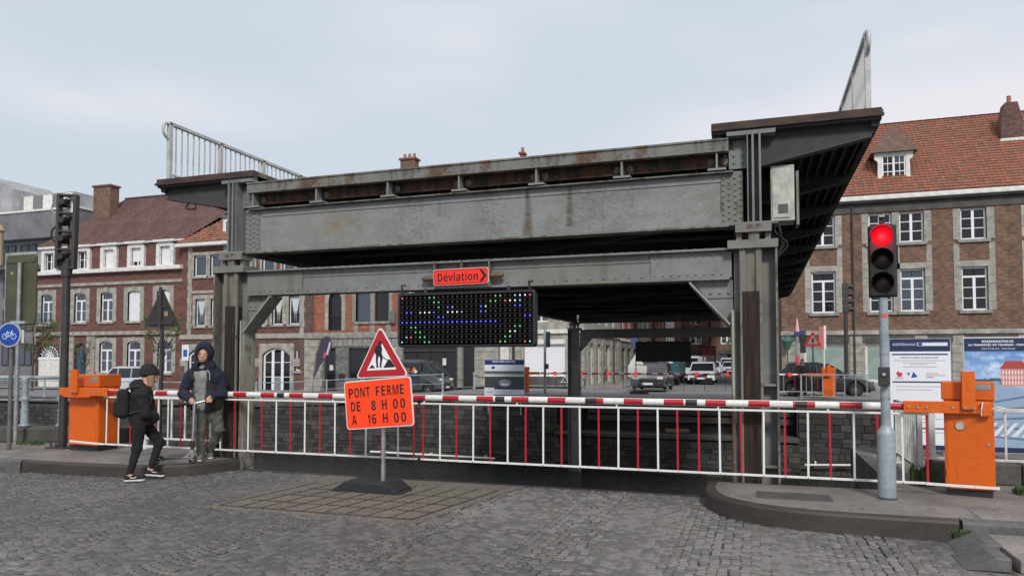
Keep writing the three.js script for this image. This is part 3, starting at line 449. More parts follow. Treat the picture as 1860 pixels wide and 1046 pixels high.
{
  const t = thing('barrier', 'red and white road barrier with its orange cabinet beside the tall dark signal pole', 'barrier', [0, 0, 0], 0, 'near road barriers');
  const boom = sub('boom', t, [0, 1.107, BZ]);
  part('boom_tube', boomPiece(-9.66, -4.46, 0.041), M.white, boom);
  const rd = []; for (let k = 0; k < 11; k++) rd.push([-9.66 + k * 0.4805, -9.43 + k * 0.4805]); rd.push([-4.66, -4.46]); rd.splice(10, 1);
  bands(boom, rd, M.red, 'red_band', 0.0422); bands(boom, [[-6.502, -6.381]], M.black, 'reflector', 0.0432);
  part('end_cap', boomPiece(-4.46, -4.435, 0.043), M.black, boom); mark(boom, -5.94);
  const cols = []; for (let k = 0; k < 22; k++) cols.push([-4.349 - k * 0.2426, k % 2 ? 'w' : 'r']); cols.push([-9.69, 'w']);
  skirt(t, -9.75, -4.3, cols);
  for (const x of [-9.2, -8.0, -6.8, -5.6, -4.6]) part('hanger', B(0.02, 0.05, 0.02, x, 1.055, BZ), M.white, t);
  part('lower_link', bar([-9.75, 0.292, BZ + 0.01], [-10.45, 0.315, -8.82], 0.012, 0.03), M.white, t);
  const c = sub('cabinet', t, [-10.28, 0.155, -9.12]);
  part('base', BX(-0.3, 0.29, 0, 0.09, -0.2, 0.19), M.black, c);
  part('housing', RB(-0.31, 0.31, 0.09, 1.02, -0.21, 0.205, 0.01), M.orange, c);
  part('lid', RB(-0.32, 0.32, 1.02, 1.22, -0.22, 0.215, 0.012), M.orange, c);
  part('name_plate', RB(0.12, 0.28, 1.1, 1.18, 0.215, 0.219, 0.002, 1), M.galv, c); part('door', RB(-0.27, 0.27, 0.14, 0.98, 0.205, 0.211, 0.004, 1), M.orange, c); part('side_door', RB(0.31, 0.316, 0.14, 0.98, -0.17, 0.17, 0.003, 1), M.orange, c); part('lock', CY(0.014, 0.014, 0.01, 12).rotateZ(-Math.PI / 2).translate(0.316, 0.6, -0.12), M.galv, c); for (const y of [0.28, 0.85]) part('hinge', CY(0.008, 0.008, 0.07, 8, 0.315, y - 0.035, 0.18), M.orange, c);
  const arm = sub('arm', t);
  part('arm_plate', RB(-10.62, -9.62, 1.045, 1.17, BZ + 0.045, BZ + 0.07, 0.006, 1), M.orange, arm);
  part('arm_plate', RB(-10.3, -9.62, 1.045, 1.17, BZ - 0.06, BZ - 0.045, 0.006, 1), M.orange, arm);
  part('upright_plate', RB(-10.34, -10.2, 1.09, 1.46, BZ + 0.072, BZ + 0.11, 0.006, 1), M.orange, arm);
  part('under_lip', RB(-10.5, -9.95, 1.02, 1.045, BZ + 0.0, BZ + 0.1, 0.004, 1), M.orange, arm);
  for (const x of [-10.45, -10.3, -10.24, -9.95, -9.85, -9.75]) part('bolt', CY(0.013, 0.013, 0.012, 6).rotateX(Math.PI / 2).translate(x, 1.105, (x > -10.35 && x < -10.19) ? BZ + 0.11 : BZ + 0.07), M.galv, arm);
}
// ---------------------------------------------------------------- works sign on its rubber foot
{
  const t = thing('works_sign', 'orange bridge closed panel under a red triangle on one post with rubber foot', 'road sign', [-4.36, 0, -8.0]);
  const f = sub('rubber_foot', t);
  part('foot_block', ext([[-0.47, 0], [-0.3, 0.115], [0.3, 0.115], [0.47, 0]], 0.36, { bevel: 0.01 }).translate(-0.15, 0.006, -0.18), M.rubber, f);
  for (let k = 0; k < 4; k++) part('ridge', RB(-0.43, 0.13, 0.112, 0.13, -0.165 + k * 0.09, -0.105 + k * 0.09, 0.006, 1), M.rubber, f);
  for (let k = 0; k < 4; k++) part('ridge', bar([0.16, 0.118, -0.135 + k * 0.09], [0.285, 0.035, -0.135 + k * 0.09], 0.05, 0.025), M.rubber, f);
  part('post', RB(-0.02, 0.02, 0.1, 1.72, -0.02, 0.02, 0.004, 1), M.galv, t);
  const p = sub('panel', t, [-0.05, 1.075, 0.045]); p.rotation.z = 0.087;
  part('plate', ext(roundPts(0.93, 0.6, 0.045), 0.012, { bevel: 0.004 }).translate(0, 0, -0.014), M.white, p);
  print('lettering', 0.905, 0.575, 1024, (g, w, h) => {
    g.fillStyle = '#fb4310'; g.fillRect(0, 0, w, h); const N = 'normal', F = 'sans-serif', k = '#16100e'; const tx = (s, a, b, c, d) => fit(g, s, a * w, b * w, c * h, d * h, 'bold', F, k);
    [['P', 0.055, 0.125], ['O', 0.14, 0.215], ['N', 0.235, 0.305], ['T', 0.32, 0.385], ['F', 0.475, 0.53], ['E', 0.56, 0.62], ['R', 0.645, 0.715], ['M', 0.73, 0.82], ['E', 0.84, 0.9]].forEach(([s, a, b]) => tx(s, a, b, 0.13, 0.34));
    [['D', 0.075, 0.145], ['E', 0.165, 0.225], ['8', 0.39, 0.46], ['H', 0.555, 0.63], ['0', 0.72, 0.795], ['0', 0.83, 0.905]].forEach(([s, a, b]) => tx(s, a, b, 0.425, 0.635));
    [['A', 0.075, 0.155], ['1', 0.32, 0.36], ['6', 0.385, 0.455], ['H', 0.555, 0.63], ['0', 0.72, 0.795], ['0', 0.83, 0.905]].forEach(([s, a, b]) => tx(s, a, b, 0.715, 0.925));
  }, p, [0, 0, 0.0025], { shape: roundPts(0.905, 0.575, 0.036), rough: 0.55 });
  const q = sub('triangle', t, [-0.012, 1.605, 0.05]); q.rotation.z = 0.045; const s = 0.74;
  part('plate', ext(roundTri(s, 0.035), 0.012, { bevel: 0.003 }).translate(0, 0, -0.014), M.white, q);
  raw('red_border', muv(clean(ext(roundTri(s - 0.045, 0.03), 0.002))), std([0.42, 0.012, 0.02], 0.45), q).position.z = 0.0005;
  raw('white_field', muv(clean(ext(roundTri(s - 0.33, 0.006), 0.0015))), std([0.78, 0.78, 0.8], 0.5), q).position.z = 0.003;
  const bk = std([0.012, 0.012, 0.014], 0.5), sh = (P, n) => { const o = raw(n, muv(clean(ext(P.map(([x, y]) => [x * 0.36 - 0.18, y * 0.36 - 0.115]), 0.0012))), bk, q); o.position.z = 0.005; };
  // workman bent over a shovel, with two heaps
  sh([[0.42, 0.92], [0.44, 0.96], [0.48, 0.985], [0.53, 0.98], [0.55, 0.94], [0.56, 0.91], [0.54, 0.87], [0.52, 0.84], [0.55, 0.74], [0.55, 0.64], [0.53, 0.55], [0.57, 0.47], [0.56, 0.36], [0.53, 0.24], [0.5, 0.12], [0.53, 0.07], [0.45, 0.07], [0.44, 0.16], [0.47, 0.3], [0.46, 0.42], [0.41, 0.47], [0.38, 0.33], [0.38, 0.18], [0.39, 0.07], [0.32, 0.07], [0.31, 0.2], [0.3, 0.36], [0.31, 0.5], [0.27, 0.6], [0.25, 0.66], [0.28, 0.75], [0.36, 0.83], [0.43, 0.85]], 'workman');
  sh([[0.5, 0.43], [0.56, 0.44], [0.78, 0.32], [0.77, 0.295], [0.55, 0.41], [0.5, 0.4]], 'shovel');
  sh([[0.58, 0.06], [0.74, 0.29], [0.8, 0.34], [0.86, 0.33], [1.01, 0.1], [1.0, 0.06]], 'heap'); sh([[0.02, 0.06], [0.14, 0.17], [0.18, 0.16], [0.27, 0.06]], 'heap');
  part('clamp', [B(0.09, 0.025, 0.05, 0, 1.4, 0.015), B(0.09, 0.025, 0.05, 0, 1.2, 0.015), tube([[-0.3, 1.36, 0.01], [-0.28, 1.42, 0.01], [-0.2, 1.43, 0.01], [0.0, 1.43, 0.01]], 0.012)], M.galv, t);
}
// ---------------------------------------------------------------- lamp board, diversion sign
{
  const t = thing('lamp_board', 'black lamp board with coloured light dots hung under the near portal beam', 'display board', [-3.675, 2.15, -8.93]);
  part('case', ext(roundPts(1.97, 0.74, 0.05), 0.1, { bevel: 0.01, bs: 2 }).translate(0, 0, -0.11), std([0.012, 0.012, 0.014], 0.45), t);
  part('face', ext(roundPts(1.9, 0.67, 0.03), 0.006).translate(0, 0, -0.006), std([0.01, 0.01, 0.012], 0.7), t);
  const G = {}, emis = (c, k) => new THREE.MeshStandardMaterial({ color: RGB(0.02, 0.02, 0.02), emissive: RGB(...c), emissiveIntensity: k, roughness: 0.3 });
  G.r = emis([1, 0.1, 0.08], 0.75); G.g = emis([0.1, 0.8, 0.22], 0.6); G.b = emis([0.09, 0.1, 0.95], 0.95); G.c = emis([0.18, 0.72, 1], 0.7); G.w = emis([0.9, 0.85, 1], 0.75); G.y = emis([0.95, 0.8, 0.45], 0.7); G.p = emis([0.45, 0.25, 0.9], 0.75); G.o = std([0.03, 0.03, 0.033], 0.25);
  const rows = ['r.....gg............gg..cwwr', '.......gg..........gg.rwwc..', '........g.bp.....by.....bb..', '.bb.ywwb..ywwp...bb.........', '........bb................bb', 'bbbbbbbbbbbbbbbbbbbbb.......', '..gg....................gg..', '...gg..................yy...', '.cr.gg................gg....', 'c....gg..............gg...rc'];
  const lg = muv(clean(join([CY(0.0105, 0.0105, 0.008, 10).rotateX(Math.PI / 2), new THREE.SphereGeometry(0.0098, 10, 5, 0, Math.PI * 2, 0, Math.PI / 2).rotateX(Math.PI / 2).translate(0, 0, 0.008)])));
  const rg = muv(clean(new THREE.TorusGeometry(0.0145, 0.003, 5, 12).translate(0, 0, 0.004)));
  const ringM = std([0.035, 0.035, 0.037], 0.5);
  const rings = [];
  for (let r = 0; r < 10; r++) { for (let c = 0; c < 28; c++) { const k = rows[r][c], x = -0.915 + c * 0.0678, y = 0.3 - r * 0.0667; const o = raw('light_dot', lg, k === '.' ? G.o : G[k], t); o.position.set(x, y, 0); rings.push(rg.clone().translate(x, y, 0)); } if (r) part('ridge', RB(-0.94, 0.94, 0.333 - r * 0.0667 - 0.004, 0.333 - r * 0.0667 + 0.004, 0, 0.012, 0.002, 1), M.black, t); }
  const rm = part('dot_rims', rings, ringM, t); rm.userData.kind = 'stuff';
  for (const x of [-0.93, 0.9]) part('hanger', tube([[x, 0.36, -0.05], [x, 0.44, -0.02], [x, 0.475, 0.0], [x + 0.05, 0.48, -0.03]], 0.014, 12, 6), M.darkMetal, t);
  for (const x of [-0.6, 0.6]) part('hanger', BX(x - 0.02, x + 0.02, 0.36, 0.43, -0.08, -0.05), M.darkMetal, t);
}
{
  const t = thing('diversion_sign', 'small orange Déviation arrow sign fixed to the near portal crossbeam', 'sign', [-3.76, 2.73, -9.0]);
  t.rotation.z = 0.012;
  part('plate', ext(roundPts(0.8, 0.22, 0.035), 0.015).translate(0, 0, -0.017), M.white, t);
  print('lettering', 0.79, 0.21, 768, (g, w, h) => { g.fillStyle = '#f5301c'; g.fillRect(0, 0, w, h); g.strokeStyle = '#1a0806'; g.lineWidth = w * 0.008; rrect(g, w * 0.02, h * 0.08, w * 0.96, h * 0.84, h * 0.16); g.stroke(); fit(g, 'Déviation', w * 0.075, w * 0.82, h * 0.2, h * 0.78, 'bold', 'sans-serif', '#170806'); g.fillStyle = '#170806'; g.beginPath(); g.moveTo(w * 0.84, h * 0.12); g.lineTo(w * 0.895, h * 0.12); g.lineTo(w * 0.975, h * 0.5); g.lineTo(w * 0.895, h * 0.88); g.lineTo(w * 0.84, h * 0.88); g.lineTo(w * 0.92, h * 0.5); g.closePath(); g.fill(); }, t, [0, 0, 0.0015], { shape: roundPts(0.79, 0.21, 0.033), rough: 0.5 });
  for (const x of [-0.4, 0, 0.4]) part('bracket', BX(x - 0.008, x + 0.008, -0.15, 0.22, -0.14, -0.02), M.steelRust, t);
  part('bracket', BX(-0.42, 0.42, -0.14, -0.115, -0.13, -0.03), M.steelRust, t);
  for (const s of [-1, 1]) part('lamp', [new THREE.CapsuleGeometry(0.04, 0.12, 4, 10).rotateZ(Math.PI / 2).translate(s * 0.5, 0, -0.05)], std([0.13, 0.085, 0.05], 0.4), t);
}
{
  const t = thing('lamp_board', 'plain dark lamp board hung under the far portal beam, seen from behind', 'display board', [-3.72, 1.98, -30.98]);
  part('case', ext(roundPts(2.3, 0.85, 0.05), 0.1, { bevel: 0.01 }).translate(0, 0, -0.05), std([0.012, 0.012, 0.014], 0.6), t);
  for (const x of [-1.02, 0.9]) part('hanger', BX(x - 0.02, x + 0.02, 0.42, 0.6, -0.03, 0.03), M.darkMetal, t);
  for (const x of [-0.7, 0.7]) part('back_rib', BX(x - 0.03, x + 0.03, -0.38, 0.38, 0.05, 0.075), M.black, t);
}
// ---------------------------------------------------------------- traffic light on the island
function trafficHead(parent, y, lit, s = 1) {
  const h = sub('signal_head', parent, [0, y, 0]);
  part('case', RB(-0.125, 0.125, 0, 0.75, -0.1, 0.055, 0.02), std([0.014, 0.014, 0.015], 0.5), h);
  part('backboard', RB(-0.135, 0.135, -0.005, 0.755, -0.03, -0.015, 0.006, 1), std([0.02, 0.02, 0.022], 0.6), h);
  for (let k = 0; k < 3; k++) {
    const yy = 0.625 - k * 0.245, on = k === lit;
    const l = sub('lamp', h, [0, yy, 0.055]);
    part('lens', new THREE.SphereGeometry(0.17, 24, 8, 0, Math.PI * 2, 0, 0.62).rotateX(Math.PI / 2).translate(0, 0, -0.135), on ? new THREE.MeshStandardMaterial({ color: RGB(0.2, 0.002, 0.004), emissive: RGB(1, 0.0, 0.012), emissiveIntensity: 0.6, roughness: 0.6 }) : new THREE.MeshPhysicalMaterial({ color: RGB(0.016, 0.006, 0.006), roughness: 0.4 }), l);
    const v = new THREE.CylinderGeometry(0.108, 0.108, 0.15, 24, 1, true, -1.9, 3.8); v.rotateX(Math.PI / 2); v.rotateZ(Math.PI); v.translate(0, 0, 0.07); part('visor', v, std([0.015, 0.015, 0.016], 0.6, { side: THREE.DoubleSide }), l);
    if (on) { const p = new THREE.PointLight(RGB(1, 0.05, 0.06), 0.35, 0, 2); p.position.set(0, 0, 0.09); p.castShadow = true; p.shadow.radius = 4; l.add(p); }
  }
  return h;
}
{
  const t = thing('traffic_light', 'grey post traffic light showing red on the traffic island', 'traffic light', [1.265, 0.175, -8.41], -0.16);
  part('pedestal', lathe([[0, 0], [0.093, 0], [0.088, 0.03], [0.088, 0.66], [0.08, 0.7], [0.048, 0.745], [0.048, 0.76], [0, 0.76]], 12), M.greyPaint, t);
  part('post', CY(0.046, 0.044, 1.33, 18, 0, 0.75, 0), M.greyPaint, t);
  for (const y of [1.02, 1.48]) part('clamp_band', CY(0.048, 0.048, 0.03, 18, 0, y, 0), M.galv, t);
  const bx = part('push_button_box', RB(-0.06, 0.05, 1.165, 1.36, 0.04, 0.12, 0.012), std([0.04, 0.034, 0.033], 0.5), t); part('button', CY(0.02, 0.018, 0.015, 14).rotateX(Math.PI / 2).translate(-0.005, 1.285, 0.12), M.chrome, bx); part('button_ring', new THREE.TorusGeometry(0.028, 0.005, 8, 20).translate(-0.005, 1.285, 0.122), M.black, bx);
  part('sticker', new THREE.CylinderGeometry(0.0455, 0.0455, 0.045, 18, 1, true, -0.5, 1.5).translate(0, 1.89, 0), std([0.6, 0.1, 0.1], 0.6), t);
  part('neck', RB(-0.035, 0.035, 1.98, 2.12, -0.03, 0.03, 0.008, 1), M.black, t);
  const h = trafficHead(t, 2.09, 0);
  part('top_bracket', RB(-0.028, 0.028, 2.83, 2.93, -0.05, 0.0, 0.006, 1), M.black, t);
  part('detector', [RB(-0.03, 0.03, 2.92, 2.95, -0.03, 0.03, 0.008, 1)], M.galv, t);
}
// ---------------------------------------------------------------- poles and signs on the left pavement
{
  const t = thing('signal_pole', 'tall dark pole carrying an open four lamp signal frame seen from behind', 'signal', [-10.94, 0.155, -9.1]);
  part('post', CY(0.066, 0.058, 3.05, 20), M.darkMetal, t); part('base_plate', RB(-0.2, 0.2, 0, 0.025, -0.16, 0.16, 0.006, 1), M.kerbSteel, t);
  for (const [x, z] of [[-0.13, 0.1], [0.13, 0.1], [0.0, 0.12]]) part('anchor_bolt', CY(0.018, 0.018, 0.07, 6, x, 0.02, z), M.darkMetal, t);
  part('collar', CY(0.085, 0.085, 0.3, 14, 0, 2.85, 0), M.darkMetal, t);
  const f = sub('signal_frame', t, [-0.01, 2.98, 0]); f.rotation.y = 0.45; f.rotation.z = -0.012;
  for (const x of [-0.13, 0.13]) part('upright', BX(x - 0.022, x + 0.022, 0, 1.25, -0.05, 0.09), M.darkMetal, f);
  for (let k = 0; k <= 4; k++) part('shelf', BX(-0.108, 0.108, 0.0 + k * 0.305, 0.03 + k * 0.305, -0.05, 0.09), M.darkMetal, f);
  for (let k = 0; k < 4; k++) {
    const l = sub('lamp', f, [0, k * 0.305 + 0.165, 0]);
    part('lamp_body', [CY(0.07, 0.05, 0.14, 14).rotateX(Math.PI / 2).translate(-0.035, 0.02, 0.04), BX(-0.09, 0.02, -0.05, 0.09, -0.03, 0.05)], M.black, l);
    part('lamp_back', BX(0.0, 0.1, -0.12, 0.12, -0.03, -0.015), k === 3 ? std([0.75, 0.77, 0.8], 0.5) : std([0.1, 0.075, 0.06], 0.6), l);
    part('lamp_wire', tube([[-0.05, 0.06, 0.08], [0.04, 0.11, 0.07], [0.12, 0.08, 0.02]], 0.008, 10, 5), M.rubber, l);
  }
  part('cable_loop', tube([[-0.15, 0.42, 0], [-0.24, 0.5, 0], [-0.24, 0.65, 0], [-0.14, 0.74, 0]], 0.014), M.rubber, f);
  part('cable_loop', tube([[-0.14, 0.92, 0], [-0.25, 0.96, 0], [-0.25, 1.08, 0], [-0.14, 1.14, 0]], 0.01), M.galv, f);
}
{
  const t = thing('warning_sign', 'black triangular warning sign seen from behind on a dark post between the pedestrians', 'road sign', [-9.3, 0.15, -9.45]);
  part('post', CY(0.03, 0.03, 2.62, 12, 0.0, 0, -0.05), M.darkMetal, t);
  const q = sub('triangle', t, [0.01, 2.22, 0]); part('plate', ext(roundTri(0.74, 0.03), 0.015).translate(0, 0, -0.04), std([0.03, 0.027, 0.025], 0.6), q);
  part('back_rail', B(0.5, 0.05, 0.02, 0, -0.15, -0.018), M.darkMetal, q); part('back_rail', B(0.26, 0.04, 0.02, 0, 0.12, -0.018), M.darkMetal, q); part('sticker', B(0.07, 0.075, 0.002, 0.1, 0.0, -0.024), std([0.3, 0.22, 0.16], 0.7), q);
  part('post_front', BX(-0.025, 0.025, 2.0, 2.66, -0.02, 0.0), M.darkMetal, t);
}
{
  const t = thing('information_sign', 'back of an olive green rectangular sign on a galvanised pole above the railing', 'sign', [-12.2, 0.155, -9.25]);
  part('post', CY(0.035, 0.035, 3.15, 14, 0.03, 0, 0.03), M.galv, t);
  part('plate', ext(roundPts(0.72, 1.24, 0.05), 0.02, { bevel: 0.004 }).translate(0, 2.68, -0.04), std([0.085, 0.085, 0.045], 0.6, { map: rep(T.blotch, 0.9) }), t);
  for (const y of [2.12, 3.2]) part('edge_rail', RB(-0.34, 0.34, y - 0.04, y + 0.04, -0.022, 0.0, 0.006, 1), std([0.075, 0.075, 0.04], 0.6), t);
  part('rim', RB(-0.37, -0.352, 2.12, 3.25, -0.045, 0.0, 0.006, 1), M.galv, t);
  part('sticker', CY(0.025, 0.025, 0.003, 12).rotateX(Math.PI / 2).translate(-0.22, 2.98, -0.015), std([0.4, 0.38, 0.25], 0.6), t);
  part('lower_plate', RB(-0.08, 0.1, 1.75, 1.98, -0.03, -0.015, 0.006, 1), std([0.6, 0.6, 0.57], 0.6), t);
}
{
  const t = thing('bicycle_sign', 'round blue bicycle sign on a grey post at the pavement edge', 'road sign', [-11.53, 0.16, -8.6], 0.25);
  part('post', CY(0.032, 0.032, 2.05, 14, 0, 0, -0.04), std([0.14, 0.14, 0.13], 0.6, { map: rep(T.blotch, 0.5) }), t);
  part('disc', CY(0.2, 0.2, 0.02, 36).rotateX(Math.PI / 2).translate(0, 1.86, 0), M.railGrey, t);
  const q = print('bicycle_face', 0.36, 0.36, 256, (g, w) => { g.fillStyle = '#0d3f96'; g.fillRect(0, 0, w, w); g.strokeStyle = '#dfe8f2'; g.lineWidth = w * 0.022; const c = (x, y, r) => { g.beginPath(); g.arc(x * w, y * w, r * w, 0, 7); g.stroke(); }; c(0.29, 0.57, 0.12); c(0.71, 0.57, 0.12); g.beginPath(); for (const [x, y] of [[0.29, 0.57], [0.41, 0.4], [0.62, 0.4], [0.49, 0.58], [0.29, 0.57]]) g.lineTo(x * w, y * w); g.moveTo(0.49 * w, 0.58 * w); g.lineTo(0.4 * w, 0.36 * w); g.moveTo(0.71 * w, 0.57 * w); g.lineTo(0.6 * w, 0.33 * w); g.lineTo(0.67 * w, 0.33 * w); g.moveTo(0.36 * w, 0.355 * w); g.lineTo(0.45 * w, 0.355 * w); g.stroke(); }, t, [0, 1.86, 0.0215], { shape: Array.from({ length: 36 }, (_, k) => [0.18 * Math.cos(k / 18 * Math.PI), 0.18 * Math.sin(k / 18 * Math.PI)]) });
  part('lamp_arm', [bar([0, 2.07, -0.02], [0.28, 2.06, 0.02], 0.05, 0.04)], M.greyPaint, t);
}
// cast-iron quay railing on its stone blocks
{
  const t = thing('quay_railing', 'grey cast iron quay railing with turned posts on a stone footing', 'railing', [-12.55, 0.155, -9.62], 0.32);
  for (let k = -1; k < 2; k++) part('footing_stone', RB(k * 1.02, k * 1.02 + 1.0, 0, 0.26, -0.22, 0.22, 0.04), M.quayStone, t);
  const post = lathe([[0, 0], [0.1, 0], [0.1, 0.03], [0.065, 0.06], [0.062, 0.28], [0.075, 0.3], [0.055, 0.32], [0.06, 0.45], [0.085, 0.47], [0.085, 0.52], [0.05, 0.55], [0.045, 0.78], [0.06, 0.8], [0.06, 0.86], [0.04, 0.9], [0, 0.91]], 14);
  for (const x of [-0.6, 0.05, 0.72, 1.4]) part('post', post.clone().translate(x, 0.26, 0), M.greyPaint, t);
  part('hand_rail', rod([-1.2, 1.14, 0], [1.75, 1.14, 0], 0.035, 12), M.greyPaint, t); part('mid_rail', rod([-1.2, 0.74, 0], [1.75, 0.74, 0], 0.014, 8), M.greyPaint, t);
}
// white railings beside the bridge ends and the two notice boards
function barRailing(label, pos, turn, len, y0, y1, m, gap, thick, endPost) {
  const t = thing('bar_railing', label, 'railing', pos, turn);
  part('hand_rail', RB(0, len, y1 - 0.025, y1 + 0.02, -0.025, 0.025, 0.006, 1), m, t); part('foot_rail', RB(0, len, y0, y0 + 0.03, -0.015, 0.015, 0.004, 1), m, t);
  const n = Math.round(len / gap), g = muv(clean(BX(-thick / 2, thick / 2, y0 + 0.02, y1 - 0.02, -0.008, 0.008)));
  for (let k = 1; k < n; k++) raw('bar', g, m, t).position.x = k * len / n;
  for (const x of [0, len]) { part('post', RB(x - 0.035, x + 0.035, 0, y1 + 0.02, -0.03, 0.03, 0.008, 1), m, t); part('foot_plate', RB(x - 0.09, x + 0.09, 0, 0.02, -0.08, 0.08, 0.004, 1), m, t); }
  return t;
}
const offWhite = paint([0.62, 0.62, 0.6], 0.55, 0.6);
barRailing('short off-white bar railing running out over the canal beside the right cabinet', [1.84, 0.176, -9.85], Math.PI / 2, 1.5, 0.12, 0.86, offWhite, 0.12, 0.022);
barRailing('off-white railing in front of the photograph notice board', [1.98, 0.42, -9.9], 0, 4.2, 0.0, 0.6, offWhite, 0.38, 0.025);
{ const t = thing('stone_plinth', 'low grey stone plinth under the off-white railing', 'plinth', [0, 0.176, -9.95]); for (let k = 0; k < 5; k++) part('plinth_block', RB(1.95 + k * 0.9, 2.84 + k * 0.9, 0, 0.244, -0.2, 0.25, 0.025), M.quayStone, t); }
barRailing('white bar railing behind the left orange cabinet at the end of the pavement', [-9.55, 0.156, -9.45], 0, 1.35, 0.16, 0.84, M.white, 0.3, 0.03);
{ const t = thing('stone_block', 'rough grey stone block behind the left barrier', 'stone', [0, 0, 0]); part('block', RB(-9.6, -8.1, -0.1, 0.15, -9.95, -9.66, 0.04), M.quayStone, t); part('block', RB(-9.6, -8.1, 0.15, 0.26, -9.98, -9.68, 0.04), M.quayStone, t); }
{
  const t = thing('notice_board', 'white project notice board with dark blue header beside the right cabinet', 'notice board', [2.27, 0.176, -12]);
  part('panel', BX(-0.4, 0.4, 0.12, 1.75, -0.02, 0), M.white, t); for (const x of [-0.3, 0.3]) part('leg', BX(x - 0.02, x + 0.02, 0, 1.7, -0.06, -0.02), M.galv, t);
  print('printed_face', 0.79, 1.62, 512, (g, w, h) => {
    g.fillStyle = '#e3e6ec'; g.fillRect(0, 0, w, h); g.fillStyle = '#16264f'; g.fillRect(0, 0, w, h * 0.115); fit(g, 'stabilitournai', w * 0.05, w * 0.43, h * 0.035, h * 0.062, 'bold', 'sans-serif', '#b8c2d8'); g.fillStyle = '#dde2ea'; g.fillRect(w * 0.46, h * 0.035, w * 0.5, h * 0.03); g.fillStyle = '#1b3a8c'; g.fillRect(w * 0.475, h * 0.037, w * 0.07, h * 0.025);
    g.fillStyle = '#1a2b56'; for (const y of [0.135, 0.385, 0.62, 0.8]) g.fillRect(w * 0.04, h * y, w * 0.92, h * 0.013); fit(g, 'SERVICE PUBLIC DE WALLONIE', w * 0.18, w * 0.8, h * 0.165, h * 0.178, 'bold', 'sans-serif', '#3a3d45');
    g.fillStyle = '#8d9097'; for (const [a, b, y] of [[0.08, 0.92, 0.195], [0.22, 0.76, 0.215], [0.33, 0.62, 0.23], [0.22, 0.78, 0.252], [0.1, 0.9, 0.43], [0.1, 0.7, 0.46], [0.1, 0.9, 0.66], [0.1, 0.75, 0.69], [0.1, 0.85, 0.72], [0.1, 0.6, 0.75], [0.1, 0.9, 0.84]]) g.fillRect(w * a, h * y, w * (b - a), h * 0.005);
    g.fillStyle = '#c5373f'; g.beginPath(); for (const [x, y] of [[0.1, 0.32], [0.12, 0.3], [0.15, 0.295], [0.17, 0.31], [0.2, 0.305], [0.21, 0.325], [0.19, 0.335], [0.2, 0.35], [0.16, 0.345], [0.12, 0.35], [0.13, 0.335]]) g.lineTo(w * x, h * y); g.fill(); fit(g, 'Wallonie', w * 0.09, w * 0.22, h * 0.355, h * 0.365, 'bold', 'sans-serif', '#333');
    g.fillStyle = '#1d4aa0'; g.beginPath(); g.moveTo(w * 0.28, h * 0.31); g.lineTo(w * 0.33, h * 0.305); g.lineTo(w * 0.32, h * 0.34); g.fill(); g.beginPath(); g.moveTo(w * 0.39, h * 0.297); g.lineTo(w * 0.46, h * 0.345); g.lineTo(w * 0.35, h * 0.355); g.fill();
    fit(g, 'Wallonie', w * 0.6, w * 0.8, h * 0.308, h * 0.32, 'bold', 'sans-serif', '#c5373f'); fit(g, 'infrastructures', w * 0.6, w * 0.92, h * 0.326, h * 0.336, 'bold', 'sans-serif', '#444'); fit(g, 'SPW', w * 0.6, w * 0.72, h * 0.342, h * 0.354, 'bold', 'sans-serif', '#333');
    g.fillStyle = '#16264f'; g.fillRect(0, h * 0.955, w, h * 0.045);
  }, t, [0, 0.935, 0.002]);
}
